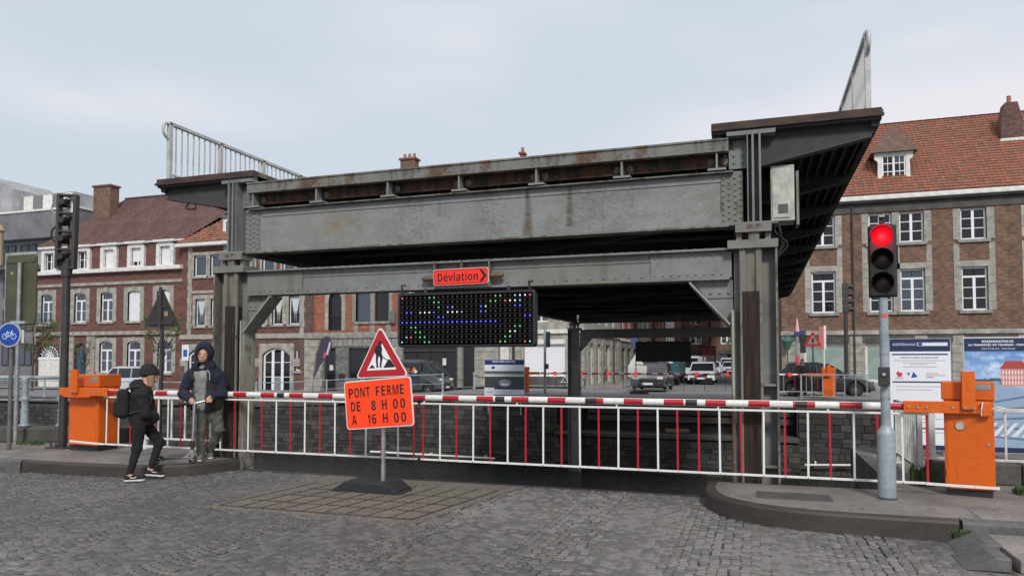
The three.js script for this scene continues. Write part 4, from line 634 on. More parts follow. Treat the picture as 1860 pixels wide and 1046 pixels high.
{
  const t = thing('notice_board', 'large notice board with a printed riverside view behind the right cabinet', 'notice board', [3.29, 0.176, -12]);
  part('panel', BX(-0.46, 0.46, 0.12, 1.76, -0.02, 0), M.white, t); for (const x of [-0.35, 0.35]) part('leg', BX(x - 0.02, x + 0.02, 0, 1.7, -0.06, -0.02), M.galv, t);
  print('printed_face', 0.9, 1.62, 768, (g, w, h) => {
    const sk = g.createLinearGradient(0, 0, 0, h * 0.5); sk.addColorStop(0, '#3f74bd'); sk.addColorStop(1, '#b9d0ea'); g.fillStyle = sk; g.fillRect(0, 0, w, h); const q = rng(3);
    for (let k = 0; k < 60; k++) { g.fillStyle = `rgba(240,243,248,${0.12 + q() * 0.2})`; g.beginPath(); g.ellipse(q() * w, h * (0.13 + q() * 0.2), w * (0.03 + q() * 0.08), h * (0.008 + q() * 0.025), 0, 0, 7); g.fill(); }
    g.fillStyle = '#4c5a4e'; g.beginPath(); g.moveTo(0, h * 0.37); for (let k = 0; k <= 20; k++) g.lineTo(w * k / 28, h * (0.345 + 0.02 * q())); g.lineTo(w * 0.72, h * 0.4); g.lineTo(0, h * 0.44); g.fill();
    g.fillStyle = '#7fa3c8'; g.beginPath(); g.moveTo(w * 0.1, h * 0.4); g.lineTo(w * 0.45, h * 0.375); g.lineTo(w * 0.5, h * 0.385); g.lineTo(w * 0.32, h * 0.46); g.lineTo(0, h * 0.5); g.lineTo(0, h * 0.42); g.fill();
    g.fillStyle = '#8ea6bf'; g.beginPath(); g.moveTo(0, h * 0.5); g.lineTo(w * 0.45, h * 0.4); g.lineTo(w, h * 0.46); g.lineTo(w, h); g.lineTo(0, h); g.fill();
    g.fillStyle = '#c98a86'; g.fillRect(w * 0.5, h * 0.27, w * 0.36, h * 0.15); g.fillStyle = '#a5443a'; g.beginPath(); g.moveTo(w * 0.48, h * 0.27); g.lineTo(w * 0.57, h * 0.2); g.lineTo(w * 0.79, h * 0.2); g.lineTo(w * 0.88, h * 0.27); g.fill(); g.fillStyle = '#e9dedb'; for (let i = 0; i < 8; i++) for (let j = 0; j < 3; j++) g.fillRect(w * (0.52 + i * 0.042), h * (0.285 + j * 0.045), w * 0.018, h * 0.03);
    g.fillStyle = '#2f4a2c'; for (let k = 0; k < 40; k++) { g.beginPath(); g.arc(w * (0.86 + q() * 0.13), h * (0.3 + q() * 0.13), w * 0.02, 0, 7); g.fill(); }
    g.fillStyle = '#5b7590'; for (let k = 0; k < 5; k++) { g.beginPath(); g.moveTo(0, h * (0.6 + k * 0.06)); g.lineTo(w, h * (0.48 + k * 0.1)); g.lineTo(w, h * (0.5 + k * 0.1)); g.lineTo(0, h * (0.612 + k * 0.06)); g.fill(); } g.fillStyle = '#d7dbe0'; for (let k = 0; k < 6; k++) { g.beginPath(); g.moveTo(w * (0.05 + k * 0.14), h * 0.86); g.lineTo(w * (0.13 + k * 0.14), h * 0.86); g.lineTo(w * (0.3 + k * 0.14), h * 0.74); g.lineTo(w * (0.25 + k * 0.14), h * 0.74); g.fill(); }
    g.fillStyle = '#33404f'; for (let k = 0; k < 16; k++) g.fillRect(w * (0.1 + q() * 0.8), h * (0.44 + q() * 0.1), w * 0.005, h * 0.014);
    g.fillStyle = '#16264f'; g.fillRect(0, 0, w, h * 0.115); fit(g, 'MODERNISATION DE', w * 0.25, w * 0.68, h * 0.018, h * 0.038, 'bold', 'sans-serif', '#eef2f8'); fit(g, 'LA TRAVERSÉE DE TOURNAI - PHASE 1', w * 0.06, w * 0.9, h * 0.045, h * 0.067, 'bold', 'sans-serif', '#eef2f8'); fit(g, 'Seine-Escaut Est - Haut-Escaut', w * 0.24, w * 0.7, h * 0.082, h * 0.1, 'normal', 'sans-serif', '#d8deea'); g.fillRect(0, h * 0.955, w, h * 0.045);
    g.fillStyle = '#16264f'; g.fillRect(0, h * 0.955, w, h * 0.045);
  }, t, [0, 0.935, 0.002]);
}
// ---------------------------------------------------------------- houses across the canal
function brickTex(seed, cols, mortar, bw = 0.22, bh = 0.07) { // one tile of the map is 1.76 m x 1.12 m
  const nx = Math.round(1.76 / bw), ny = Math.round(1.12 / bh), q = rng(seed), tone = Array.from({ length: nx * ny }, () => [q(), q()]);
  return dtex(512, (u, v) => { const y = v * ny, j = Math.floor(y) % ny, x = u * nx + (j % 2) * 0.5, i = Math.floor(x) % nx, fy = y - Math.floor(y), fx = x - Math.floor(x), t = tone[j * nx + i], k = fbm(u, v, 5, 5, seed); if (fx < 0.055 || fy < 0.15) return mul3(mortar, 0.75 + 0.5 * k); return mul3(mix3(cols[0], cols[1], t[0]), (0.72 + 0.5 * t[1]) * (0.62 + 0.76 * k)); });
}
const brk = (t) => std(null, 0.92, { map: rep(t, 1.76, 1.12) });
Object.assign(M, {
  brickRed: brk(brickTex(3, [[0.165, 0.06, 0.046], [0.115, 0.045, 0.038]], [0.13, 0.105, 0.09])),
  brickBrown: brk(brickTex(5, [[0.21, 0.115, 0.072], [0.135, 0.08, 0.054]], [0.15, 0.12, 0.095])),
  brickOrange: brk(brickTex(7, [[0.34, 0.10, 0.05], [0.22, 0.075, 0.05]], [0.22, 0.17, 0.14])),
  brickDull: brk(brickTex(9, [[0.15, 0.075, 0.06], [0.10, 0.055, 0.05]], [0.12, 0.1, 0.09])),
  brickGrey: brk(brickTex(11, [[0.2, 0.195, 0.185], [0.12, 0.12, 0.115]], [0.1, 0.1, 0.1])),
  stone: std([1.2, 1.17, 1.08], 0.88, { map: rep(T.stone, 1.7) }), stoneGrey: std([0.98, 0.97, 0.93], 0.9, { map: rep(T.stone, 1.3) }), stoneDark: std([0.3, 0.29, 0.28], 0.9, { map: rep(T.stone, 2.1) }),
  trim: std([0.72, 0.71, 0.68], 0.6, { map: rep(T.grainC, 1.2) }), pvc: std([0.76, 0.77, 0.79], 0.45), cream: std([0.62, 0.56, 0.44], 0.9, { map: rep(T.grainC, 2) }), lead: std([0.16, 0.16, 0.165], 0.6, { map: rep(T.blotch, 1.5) }),
  slate: std(null, 0.85, { map: rep(dtex(512, (u, v) => { const j = Math.floor(v * 24), i = Math.floor(u * 20 + (j % 2) * 0.5), fy = v * 24 - j, k = fbm(u, v, 5, 4, 91), t = NT[(i % 20 + j * 37) & 65535]; return mul3([0.108, 0.055, 0.046], (0.72 + 0.5 * t) * (0.6 + 0.75 * k) * (fy < 0.16 ? 0.45 : 1)); }), 3, 3) }),
  teal: std([0.03, 0.12, 0.17], 0.5), greyClad: std([0.19, 0.19, 0.2], 0.6, { map: rep(T.blotch, 4) }), zinc: std([0.36, 0.37, 0.38], 0.5, { map: rep(T.blotch, 3) }),
  panelGreen: std([0.28, 0.36, 0.33], 0.35, { map: rep(T.grainC, 2) }),
});
const HZ = -43;
const arcPts = (x0, x1, y0, y1, rise) => { const P = [[x0, y0], [x1, y0]]; if (!rise) { P.push([x1, y1], [x0, y1]); return P; } const w = (x1 - x0) / 2, R2 = (w * w + rise * rise) / (2 * rise), cx = (x0 + x1) / 2, cy = y1 - R2, a = Math.asin(Math.min(1, w / R2)), a1 = rise > w ? Math.PI - a : a; for (let k = 0; k <= 10; k++) { const t = a1 - 2 * a1 * k / 10; P.push([cx + R2 * Math.sin(t), cy + R2 * Math.cos(t)]); } return P; };
function facade(t, x0, x1, y0, y1, holes, m, z = HZ, name = 'wall', d = 0.4) { return part(name, ext([[x0, y0], [x1, y0], [x1, y1], [x0, y1]], d, { holes: holes.map((h) => arcPts(...h)) }).translate(0, 0, z - d), m, t); }
function shell(t, x0, x1, y0, y1, m, z = HZ, deep = 10) { for (const x of [x0, x1 - 0.4]) part('side_wall', BX(x, x + 0.4, y0, y1, z - deep, z - 0.4), m, t); part('rear_wall', BX(x0 + 0.4, x1 - 0.4, y0, y1, z - deep, z - deep + 0.4), m, t); }
// a window set back in its opening: frame with sashes, each pane a child
function win(t, x0, x1, y0, y1, o = {}) {
  const z = (o.z ?? HZ) - (o.set ?? 0.14), fw = o.fw ?? 0.07, cols = o.cols ?? 2, rows = o.rows ?? 3, fm = o.m ?? M.pvc, gm = o.g ?? M.glass, top = o.top ?? 0, G = [];
  const P = [], out = arcPts(x0, x1, y0, y1, o.rise), inn = arcPts(x0 + fw, x1 - fw, y0 + fw, y1 - fw, o.rise ? o.rise * 0.9 : 0);
  G.push(ext(out, 0.07, { holes: [inn] }).translate(0, 0, z - 0.07));
  const ys = top ? y1 - top : y1;
  if (!o.blank) {
    const cw = (x1 - x0) / cols; for (let c = 1; c < cols; c++) G.push(BX(x0 + c * cw - fw * 0.75, x0 + c * cw + fw * 0.75, y0 + fw * 0.5, top ? ys : y1 - fw * 0.5 - (o.rise || 0) * 0.0, z - 0.065, z - 0.004));
    if (top) { G.push(BX(x0 + fw * 0.5, x1 - fw * 0.5, ys - fw * 0.6, ys + fw * 0.6, z - 0.066, z - 0.003)); }
    for (let r = 1; r < rows; r++) { const y = y0 + fw + (ys - y0 - fw) * r / rows; G.push(BX(x0 + fw * 0.5, x1 - fw * 0.5, y - 0.02, y + 0.02, z - 0.06, z - 0.008)); }
  }
  const w = part('window', G, fm, t);
  if (o.shut) { const g = [], n = Math.max(4, Math.round((y1 - y0) * o.shut / 0.11)); for (let k = 0; k < n; k++) { const ya = y1 - (k + 1) * (y1 - y0) * o.shut / n, yb = y1 - k * (y1 - y0) * o.shut / n; g.push(RB(x0 + 0.03, x1 - 0.03, ya + 0.004, yb - 0.004, z + 0.0, z + 0.03, 0.008, 1)); } g.push(BX(x0 + 0.04, x1 - 0.04, y1 - (y1 - y0) * o.shut + 0.02, y1 - 0.02, z + 0.002, z + 0.012)); const s = part('roller_shutter', g, o.sm ?? M.shutter, w); s.userData.kind = 'stuff'; }
  const cw = (x1 - x0) / cols;
  for (let c = 0; c < cols; c++) for (let r = 0; r < rows + (top ? 1 : 0); r++) { const ya = r < rows ? y0 + fw + (ys - y0 - fw) * r / rows : ys, yb = r < rows ? y0 + fw + (ys - y0 - fw) * (r + 1) / rows : y1; const yy = Math.min(yb, y1 - 0.01 - (o.rise && c !== -1 && r >= rows - (top ? 0 : 1) && cols > 1 ? o.rise * 0.55 : 0)); part('pane', BX(x0 + c * cw + 0.015, x0 + (c + 1) * cw - 0.015, ya, yy, z - 0.05, z - 0.035), o.g ? gm : R() < 0.25 ? M.glassMid : R() < 0.12 ? M.glassPale : gm, w); }
  if (o.curtain) for (const [a, b] of [[x0 + fw, x1 - fw]]) { const n = 15, g = []; for (let k = 0; k < n; k++) { const u = (k + 0.5) / n, xt = lerp(a, b, u), xm = lerp((a + b) / 2 - 0.09, (a + b) / 2 + 0.09, u); g.push(bar([xt, y1 - fw, z - 0.02 + 0.012 * (k % 2)], [xm, y0 + (y1 - y0) * 0.34, z - 0.02 + 0.012 * (k % 2)], (b - a) / n * 0.95, 0.006), bar([xm, y0 + (y1 - y0) * 0.34, z - 0.02], [lerp(xm, (a + b) / 2, 0.2), y0 + fw, z - 0.02], 0.02, 0.006)); } const s = part('curtain', g, M.curtain, w); s.userData.kind = 'stuff'; }
  return w;
}
function surround(t, x0, x1, y0, y1, w, m, o = {}) { // stone blocks up both jambs, lintel, sill
  const z = o.z ?? HZ, n = Math.max(3, Math.round((y1 - y0) / (o.bh ?? 0.38))), pr = o.pr ?? 0.035, yT = y1; if (o.rise) y1 -= o.rise;
  if (!o.noL) for (let k = 0; k < n; k++) { const ya = y0 + (y1 - y0) * k / n, yb = y0 + (y1 - y0) * (k + 1) / n, e = (o.tooth ?? 0) * (k % 2); part('jamb_stone', RB(x0 - w - e, x0, ya + 0.004, yb - 0.004, z - 0.2, z + pr, 0.012, 1), m, t); }
  if (!o.noR) for (let k = 0; k < n; k++) { const ya = y0 + (y1 - y0) * k / n, yb = y0 + (y1 - y0) * (k + 1) / n, e = (o.tooth ?? 0) * (k % 2); part('jamb_stone', RB(x1, x1 + w + e, ya + 0.004, yb - 0.004, z - 0.2, z + pr, 0.012, 1), m, t); }
  const h = o.lh ?? 0.3; y1 = yT;
  if (o.rise) { const P = arcPts(x0, x1, y0, y1, o.rise).slice(2), Q = [[x1 + w, y1 - o.rise], ...[[x1 + w, y1 + h], [x0 - w, y1 + h], [x0 - w, y1 - o.rise]]]; if (n) part('lintel', ext([...P.reverse(), ...Q], 0.22 + pr).translate(0, 0, z - 0.22), m, t); part('keystone', ext([[(x0 + x1) / 2 - 0.1, y1 - 0.02], [(x0 + x1) / 2 + 0.1, y1 - 0.02], [(x0 + x1) / 2 + 0.15, y1 + h + 0.05], [(x0 + x1) / 2 - 0.15, y1 + h + 0.05]], 0.08).translate(0, 0, z + pr - 0.04), m, t); }
  else if (!o.noLintel) part('lintel', RB(x0 - w, x1 + w, y1 + 0.004, y1 + h, z - 0.2, z + pr, 0.015, 1), m, t);
  if (!o.noSill) part('sill', RB(x0 - w * 0.45, x1 + w * 0.45, y0 - 0.17, y0 - 0.004, z - 0.2, z + 0.12, 0.02, 1), o.sm ?? m, t);
}
function course(t, x0, x1, y0, y1, pr, m, name = 'string_course', z = HZ) { return part(name, RB(x0, x1, y0, y1, z - 0.05, z + pr, Math.min(0.03, (y1 - y0) / 3), 1), m, t); }
function tileRoof(t, x0, x1, ye, ze, yr, zr, hip = 0, pitchRow = 0.27, wTile = 0.235) { // plane from eave (ye, ze) up to ridge (yr, zr), tiles laid in rows
  const L = Math.hypot(yr - ye, ze - zr), a = Math.atan2(yr - ye, ze - zr), n = Math.round(L / pitchRow), m = Math.round((x1 - x0) / wTile);
  const P = [x0, ye, ze, x1, ye, ze, x1, yr, zr, x0, ye, ze, x1, yr, zr, x0 + hip, yr, zr];
  const g = new THREE.BufferGeometry(); g.setAttribute('position', new THREE.Float32BufferAttribute(P.map((v, i) => v + (i % 3 === 1 ? -0.03 : 0)), 3)); g.computeVertexNormals();
  const roof = part('roof', g, M.brickDull, t), w = wTile, tg = [];
  for (let v = 0; v < 2; v++) { const s = new THREE.Shape(); s.moveTo(-w / 2, 0); s.quadraticCurveTo(-w / 4, 0.05, 0, 0.02); s.quadraticCurveTo(w / 4, -0.012, w / 2, 0.012); s.lineTo(w / 2, -0.025); s.lineTo(-w / 2, -0.035); tg.push(muv(clean(new THREE.ExtrudeGeometry(s, { depth: pitchRow * 1.12, bevelEnabled: false, curveSegments: 3 }).translate(0, 0, -pitchRow)))); }
  const q = rng(41 + m), cols = [], mats = []; for (let k = 0; k < 16; k++) { const v = 0.8 + 0.35 * q(), tt = q(); const c = tt < 0.6 ? [0.37 * v, 0.148 * v, 0.088 * v] : tt < 0.85 ? [0.29 * v, 0.135 * v, 0.09 * v] : [0.2 * v, 0.125 * v, 0.09 * v]; cols.push(RGB(...c)); }
  const tm = (c) => new THREE.MeshStandardMaterial({ color: c, roughness: 0.85, map: rep(T.blotch, 0.7) }); cols.forEach((c) => mats.push(tm(c)));
  const list = []; for (let r = 0; r < n; r++) for (let c = 0; c < m; c++) { const s = (r + 0.55) * L / n, x = x0 + (c + 0.5) * (x1 - x0) / m; if (x < x0 + hip * (s / L)) continue; const y = ye + s * Math.sin(a) + 0.025, z = ze - s * Math.cos(a); list.push({ mat: M4(x, y, z, 0, 1, 1, 1, a - 0.2 + (q() - 0.5) * 0.012, 0), g: (q() * 2) | 0, m: (q() * 16) | 0, d: Math.hypot(x, z) }); }
  list.sort((p, r) => p.d - r.d); pieces('tile', list, tg, mats, roof, 300, { base: tm(RGB(1, 1, 1)), list: cols });
  for (let k = 0; k < Math.round((x1 - x0 - hip) / 0.45); k++) { const xa = x0 + hip + k * 0.45; part('ridge_tile', new THREE.CylinderGeometry(0.13, 0.12, 0.46, 8, 1, false, 0, Math.PI).rotateZ(Math.PI / 2).rotateX(-Math.PI / 2).translate(xa + 0.22, yr, zr), mats[(k * 7) % 16], roof); }
  return roof;
}
function chimney(t, x, y0, y1, z, w, m, pots = 2, d = 0.7) { const c = sub('chimney', t); part('stack', BX(x - w / 2, x + w / 2, y0, y1, z - d / 2, z + d / 2), m, c); part('cap', RB(x - w / 2 - 0.1, x + w / 2 + 0.1, y1, y1 + 0.16, z - d / 2 - 0.1, z + d / 2 + 0.1, 0.02, 1), m, c); for (let k = 0; k < pots; k++) part('chimney_pot', lathe([[0.1, 0], [0.12, 0.02], [0.1, 0.3], [0.13, 0.33], [0.1, 0.36]], 10).translate(x - w / 2 + (k + 0.5) * w / pots, y1 + 0.16, z), std([0.34, 0.15, 0.09], 0.8), c); }

{ // brown brick house with the orange tiled roof
  const t = thing('brick_house', 'brown brick house with orange tiled roof, dormer and stone framed windows', 'house');
  const cols = [[2.93, 4.15], [5.82, 6.95], [7.3, 8.47], [10.15, 11.33], [13.2, 14.4]], H = [];
  for (const [a, b] of cols) H.push([a, b, 4.2, 6.45], [a, b, 7.88, 9.5]);
  const gl = [[2.5, 4.65], [5.55, 7.85], [8.6, 9.6], [10.3, 12.5], [13.2, 15.6]];
  facade(t, 1.36, 17, 3.1, 10.0, H, M.brickBrown); facade(t, 1.36, 17, -0.1, 3.1, gl.map(([a, b]) => [a, b, 0.45, 2.5]), M.stone, HZ, 'ground_floor_wall'); shell(t, 1.36, 17, -0.1, 10.0, M.brickBrown);
  for (const [i, [a, b]] of cols.entries()) {
    const pairL = i === 2, pairR = i === 1;
    for (const [y0, y1] of [[4.2, 6.45], [7.88, 9.5]]) {
      win(t, a, b, y0, y1, { top: y0 < 5 ? 0.5 : 0, rows: y0 < 5 ? 3 : 3, fw: 0.085, g: i === 2 && y0 < 5 ? M.glassMid : i === 4 ? M.glassMid : M.glass });
      surround(t, a, b, y0, y1, 0.35, M.stone, { tooth: 0.0, bh: 0.5, noL: pairL, lh: y0 < 5 ? 0.32 : 0.28, sm: M.stoneGrey, noLintel: y0 > 7 });
      if (pairL) part('mullion_stone', RB(6.955, 7.295, y0, y1 - 0.005, HZ - 0.2, HZ + 0.03, 0.012, 1), M.stone, t);
    }
    part('apron_stone', RB(a - 0.35, a - 0.08, 6.78, 7.68, HZ - 0.1, HZ + 0.03, 0.012, 1), M.stone, t); part('apron_stone', RB(b + 0.08, b + 0.35, 6.78, 7.68, HZ - 0.1, HZ + 0.03, 0.012, 1), M.stone, t);
  }
  course(t, 1.3, 17, 2.98, 3.22, 0.12, M.stone); course(t, 1.3, 17, 9.55, 10.05, 0.06, M.stoneDark, 'frieze'); course(t, 1.2, 17, 10.05, 10.16, 0.3, M.stoneDark, 'cornice');
  part('gutter', [RB(1.1, 17.1, 10.16, 10.42, HZ, HZ + 0.42, 0.05)], M.trim, t);
  part('downpipe', rod([5.02, 0, HZ + 0.09], [5.02, 10.1, HZ + 0.09], 0.05, 10), M.darkMetal, t);
  for (const [a, b] of gl) { win(t, a, b, 0.45, 2.5, { cols: 1, rows: 1, m: M.trim, g: M.panelGreen, fw: 0.12 }); part('shop_fascia', RB(a - 0.1, b + 0.1, 2.54, 2.95, HZ - 0.05, HZ + 0.05, 0.02, 1), M.stoneDark, t); }
  for (const x of [1.85, 5.1, 8.2, 9.95, 12.85]) for (let k = 0; k < 6; k++) part('pier_stone', RB(x - 0.32, x + 0.32, 0.1 + k * 0.47, 0.1 + k * 0.47 + 0.455, HZ - 0.02, HZ + 0.045, 0.02, 1), M.stone, t);
  tileRoof(t, 1.2, 17.2, 10.42, HZ + 0.35, 15.72, -48);
  part('gable', ext([[0, 10.0], [-10, 10.0], [-5, 15.6]], 0.3).rotateY(-Math.PI / 2).translate(17, 0, -43), M.brickBrown, t); part('gable', ext([[0, 10.0], [-10, 10.0], [-5, 15.6]], 0.3).rotateY(-Math.PI / 2).translate(1.7, 0, -43), M.brickBrown, t);
  part('rear_roof', bar([9.2, 15.66, -48], [9.2, 10.0, -53.4], 16, 0.1), M.slate, t);
  { const c = sub('chimney', t); part('stack', ext([[12.9, 13.6], [13.95, 13.6], [13.95, 14.7], [13.72, 15.75], [13.13, 15.75], [12.9, 14.7]], 0.8).translate(0, 0, -46.7), M.brickDull, c); part('flashing', BX(12.85, 14.0, 13.45, 13.75, -46.2, -45.82), M.trim, c); part('chimney_pot', lathe([[0.1, 0], [0.12, 0.02], [0.1, 0.4], [0.13, 0.43], [0.1, 0.46]], 10).translate(13.42, 15.75, -46.3), std([0.34, 0.15, 0.09], 0.8), c); }
  { // dormer with a small hipped tile roof
    const d = sub('dormer', t, [7.25, 11.15, HZ - 0.9]); d.scale.set(1, 1.12, 1);
    part('cheeks', BX(-0.72, 0.72, 0, 1.75, -1.8, -0.06), M.stoneDark, d);
    part('surround', [ext([[-0.92, -0.1], [0.92, -0.1], [0.98, 0.08], [0.95, 0.3], [0.8, 0.42], [0.78, 1.2], [0.95, 1.35], [0.95, 1.65], [-0.95, 1.65], [-0.95, 1.35], [-0.78, 1.2], [-0.8, 0.42], [-0.95, 0.3], [-0.98, 0.08]], 0.16, { holes: [[[-0.58, 0.22], [0.58, 0.22], [0.58, 1.5], [-0.58, 1.5]]] }).translate(0, 0, -0.1)], M.trim, d);
    win(d, -0.58, 0.58, 0.22, 1.5, { z: 0.06, set: 0.06, cols: 2, rows: 3, fw: 0.07 });
    for (const x of [-0.29, 0.29]) part('glazing_bar', BX(x - 0.015, x + 0.015, 0.25, 1.47, -0.05, -0.01), M.pvc, d);
    const g = new THREE.BufferGeometry(); const A = [-1.15, 1.62, 0.3], Bq = [1.15, 1.62, 0.3], C = [0, 3.2, -0.55], D = [0, 3.2, -2.4], E2 = [1.15, 1.62, -2.4], F = [-1.15, 1.62, -2.4]; g.setAttribute('position', new THREE.Float32BufferAttribute([A, Bq, C, Bq, E2, D, Bq, D, C, A, C, D, A, D, F, A, F, E2, A, E2, Bq].flat(), 3)); g.computeVertexNormals(); part('dormer_roof', g, std([0.17, 0.11, 0.085], 0.9, { map: rep(T.blotch, 0.8) }), d);
  }
}
{ // red brick mansion with mansard windows
  const t = thing('brick_mansion', 'long dark red brick mansion with brown mansard roof and white dormer windows', 'house'), b0 = -0.75;
  const f = [-53.7, -50.2, -47.5, -44.8, -42.0], H = f.map((x) => [x - 0.6, x + 0.6, 4.6, 6.9, 0.13]);
  facade(t, -54.85, -40.3, 3.6, 8.4, H, M.brickRed);
  const gw = [-47.47, -44.72, -41.8], GH = [...gw.map((x) => [x - 0.65, x + 0.65, 0.7, 3.1, 0.22]), [-54.8 + 0.05, -52.25, b0 + 0.05, 3.0, 1.22], [-50.7, -49.5, b0 + 0.05, 2.95, 0.3]];
  facade(t, -54.85, -40.3, b0, 3.6, GH, M.brickRed, HZ, 'ground_floor_wall'); shell(t, -54.85, -40.3, b0, 10.4, M.brickRed);
  f.forEach((x, i) => { win(t, x - 0.6, x + 0.6, 4.6, 6.9, { rise: 0.13, top: 0.62, rows: 2, fw: 0.1, shut: i > 2 ? 1 : 0, g: M.glassMid }); surround(t, x - 0.6, x + 0.6, 4.6, 6.9, 0.38, M.stone, { rise: 0.13, lh: 0.3, bh: 0.55 }); });
  gw.forEach((x) => { win(t, x - 0.65, x + 0.65, 0.7, 3.1, { rise: 0.22, top: 0.7, rows: 2, fw: 0.11, g: M.glassMid }); surround(t, x - 0.65, x + 0.65, 0.7, 3.1, 0.38, M.stone, { rise: 0.22, lh: 0.25, bh: 0.55 }); });
  for (const [x0, x1] of [[-52.2, -50.75], [-49.45, -48.6], [-54.85, -54.8]]) for (let k = 0; k < 8; k++) part('ground_floor_stone', RB(x0, x1, b0 + k * 0.54 + 0.005, b0 + k * 0.54 + 0.53, HZ - 0.02, HZ + 0.03, 0.015, 1), M.stone, t);
  course(t, -54.9, -40.25, 3.55, 3.85, 0.16, M.stone); course(t, -54.9, -40.25, 7.42, 7.66, 0.09, M.stone); course(t, -54.9, -40.2, 8.38, 8.68, 0.35, M.trim, 'cornice');
  { const d = sub('gate', t); part('gate_leaf', BX(-54.7, -52.3, b0, 1.72, HZ - 0.3, HZ - 0.2), M.trim, d); part('gate_rail', BX(-54.75, -52.25, 1.7, 1.86, HZ - 0.3, HZ - 0.16), M.pvc, d); const g = []; for (let k = 0; k <= 10; k++) { const a = Math.PI * k / 10; g.push(bar([-53.5, 1.86, HZ - 0.2], [-53.5 + 1.2 * Math.cos(a), 1.86 + 1.08 * Math.sin(a), HZ - 0.2], 0.045, 0.04)); } for (const r of [0.4, 0.85]) g.push(new THREE.TorusGeometry(r, 0.025, 5, 16, Math.PI).translate(-53.5, 1.86, HZ - 0.2)); part('fanlight_bars', g, M.pvc, d).userData.kind = 'stuff'; part('fanlight_glass', ext(arcPts(-54.75, -52.25, 1.86, 3.0, 1.1), 0.02).translate(0, 0, HZ - 0.28), M.glass, d); }
  { const d = sub('front_door', t); part('door_leaf', BX(-50.66, -49.54, b0, 2.1, HZ - 0.32, HZ - 0.22), M.teal, d); part('transom_window', BX(-50.62, -49.58, 2.14, 2.9, HZ - 0.3, HZ - 0.26), M.glassMid, d); part('transom_bar', BX(-50.66, -49.54, 2.08, 2.16, HZ - 0.32, HZ - 0.18), M.teal, d); for (const x of [-50.4, -49.82]) part('door_panel', RB(x - 0.2, x + 0.2, 0.1, 1.9, HZ - 0.23, HZ - 0.19, 0.015, 1), M.teal, d); }
  { const d = sub('balcony', t); part('slab', RB(-54.7, -52.7, 4.3, 4.45, HZ, HZ + 0.6, 0.02, 1), M.stone, d); for (let k = 0; k < 17; k++) part('baluster', rod([-54.6 + k * 0.11, 4.45, HZ + 0.55], [-54.6 + k * 0.11, 5.35, HZ + 0.55], 0.016, 5), M.teal, d); part('balcony_rail', BX(-54.65, -52.75, 5.33, 5.38, HZ + 0.52, HZ + 0.58), M.teal, d); }
  // mansard storey
  facade(t, -54.6, -40.4, 8.6, 10.55, f.map((x) => [x - 0.5, x + 0.5, 8.82, 10.2]), M.brickRed, HZ - 0.25, 'mansard_wall', 0.3);
  f.forEach((x, i) => { win(t, x - 0.5, x + 0.5, 8.82, 10.2, { z: HZ - 0.25, set: 0.05, shut: i === 2 || i === 4 ? 1 : i === 3 ? 0.75 : 0, rows: 2 }); part('dormer_frame', ext([[x - 0.82, 8.66], [x + 0.82, 8.66], [x + 0.82, 10.35], [x + 0.6, 10.52], [x, 10.62], [x - 0.6, 10.52], [x - 0.82, 10.35]], 0.32, { holes: [[[x - 0.5, 8.82], [x + 0.5, 8.82], [x + 0.5, 10.2], [x - 0.5, 10.2]]] }).translate(0, 0, HZ - 0.36), M.trim, t); part('dormer_hood', RB(x - 1.0, x + 1.0, 10.5, 10.68, HZ - 0.3, HZ + 0.15, 0.03, 1), M.trim, t); });
  course(t, -54.8, -40.2, 10.55, 10.72, 0.12, M.trim, 'gutter', HZ - 0.2);
  const g = new THREE.BufferGeometry(), A = [-55.2, 10.7, -43.05], Bq = [-40.1, 10.7, -43.05], C = [-36.6, 15.6, -48.6], D = [-51.8, 15.6, -48.6], E2 = [-55.2, 10.7, -54], F = [-40.1, 10.7, -54]; g.setAttribute('position', new THREE.Float32BufferAttribute([A, Bq, C, A, C, D, A, D, E2, E2, D, C, E2, C, F].flat(), 3)); g.computeVertexNormals(); const rf = part('roof', g, M.slate, t);
  for (let k = 0; k < 30; k++) part('ridge_tile', BX(-51.8 + k * 0.507, -51.8 + k * 0.507 + 0.49, 15.56, 15.7, -48.7, -48.5), M.slate, rf);
  chimney(t, -52.0, 12.2, 16.2, -46.8, 1.85, M.brickBrown, 0, 0.9);
}
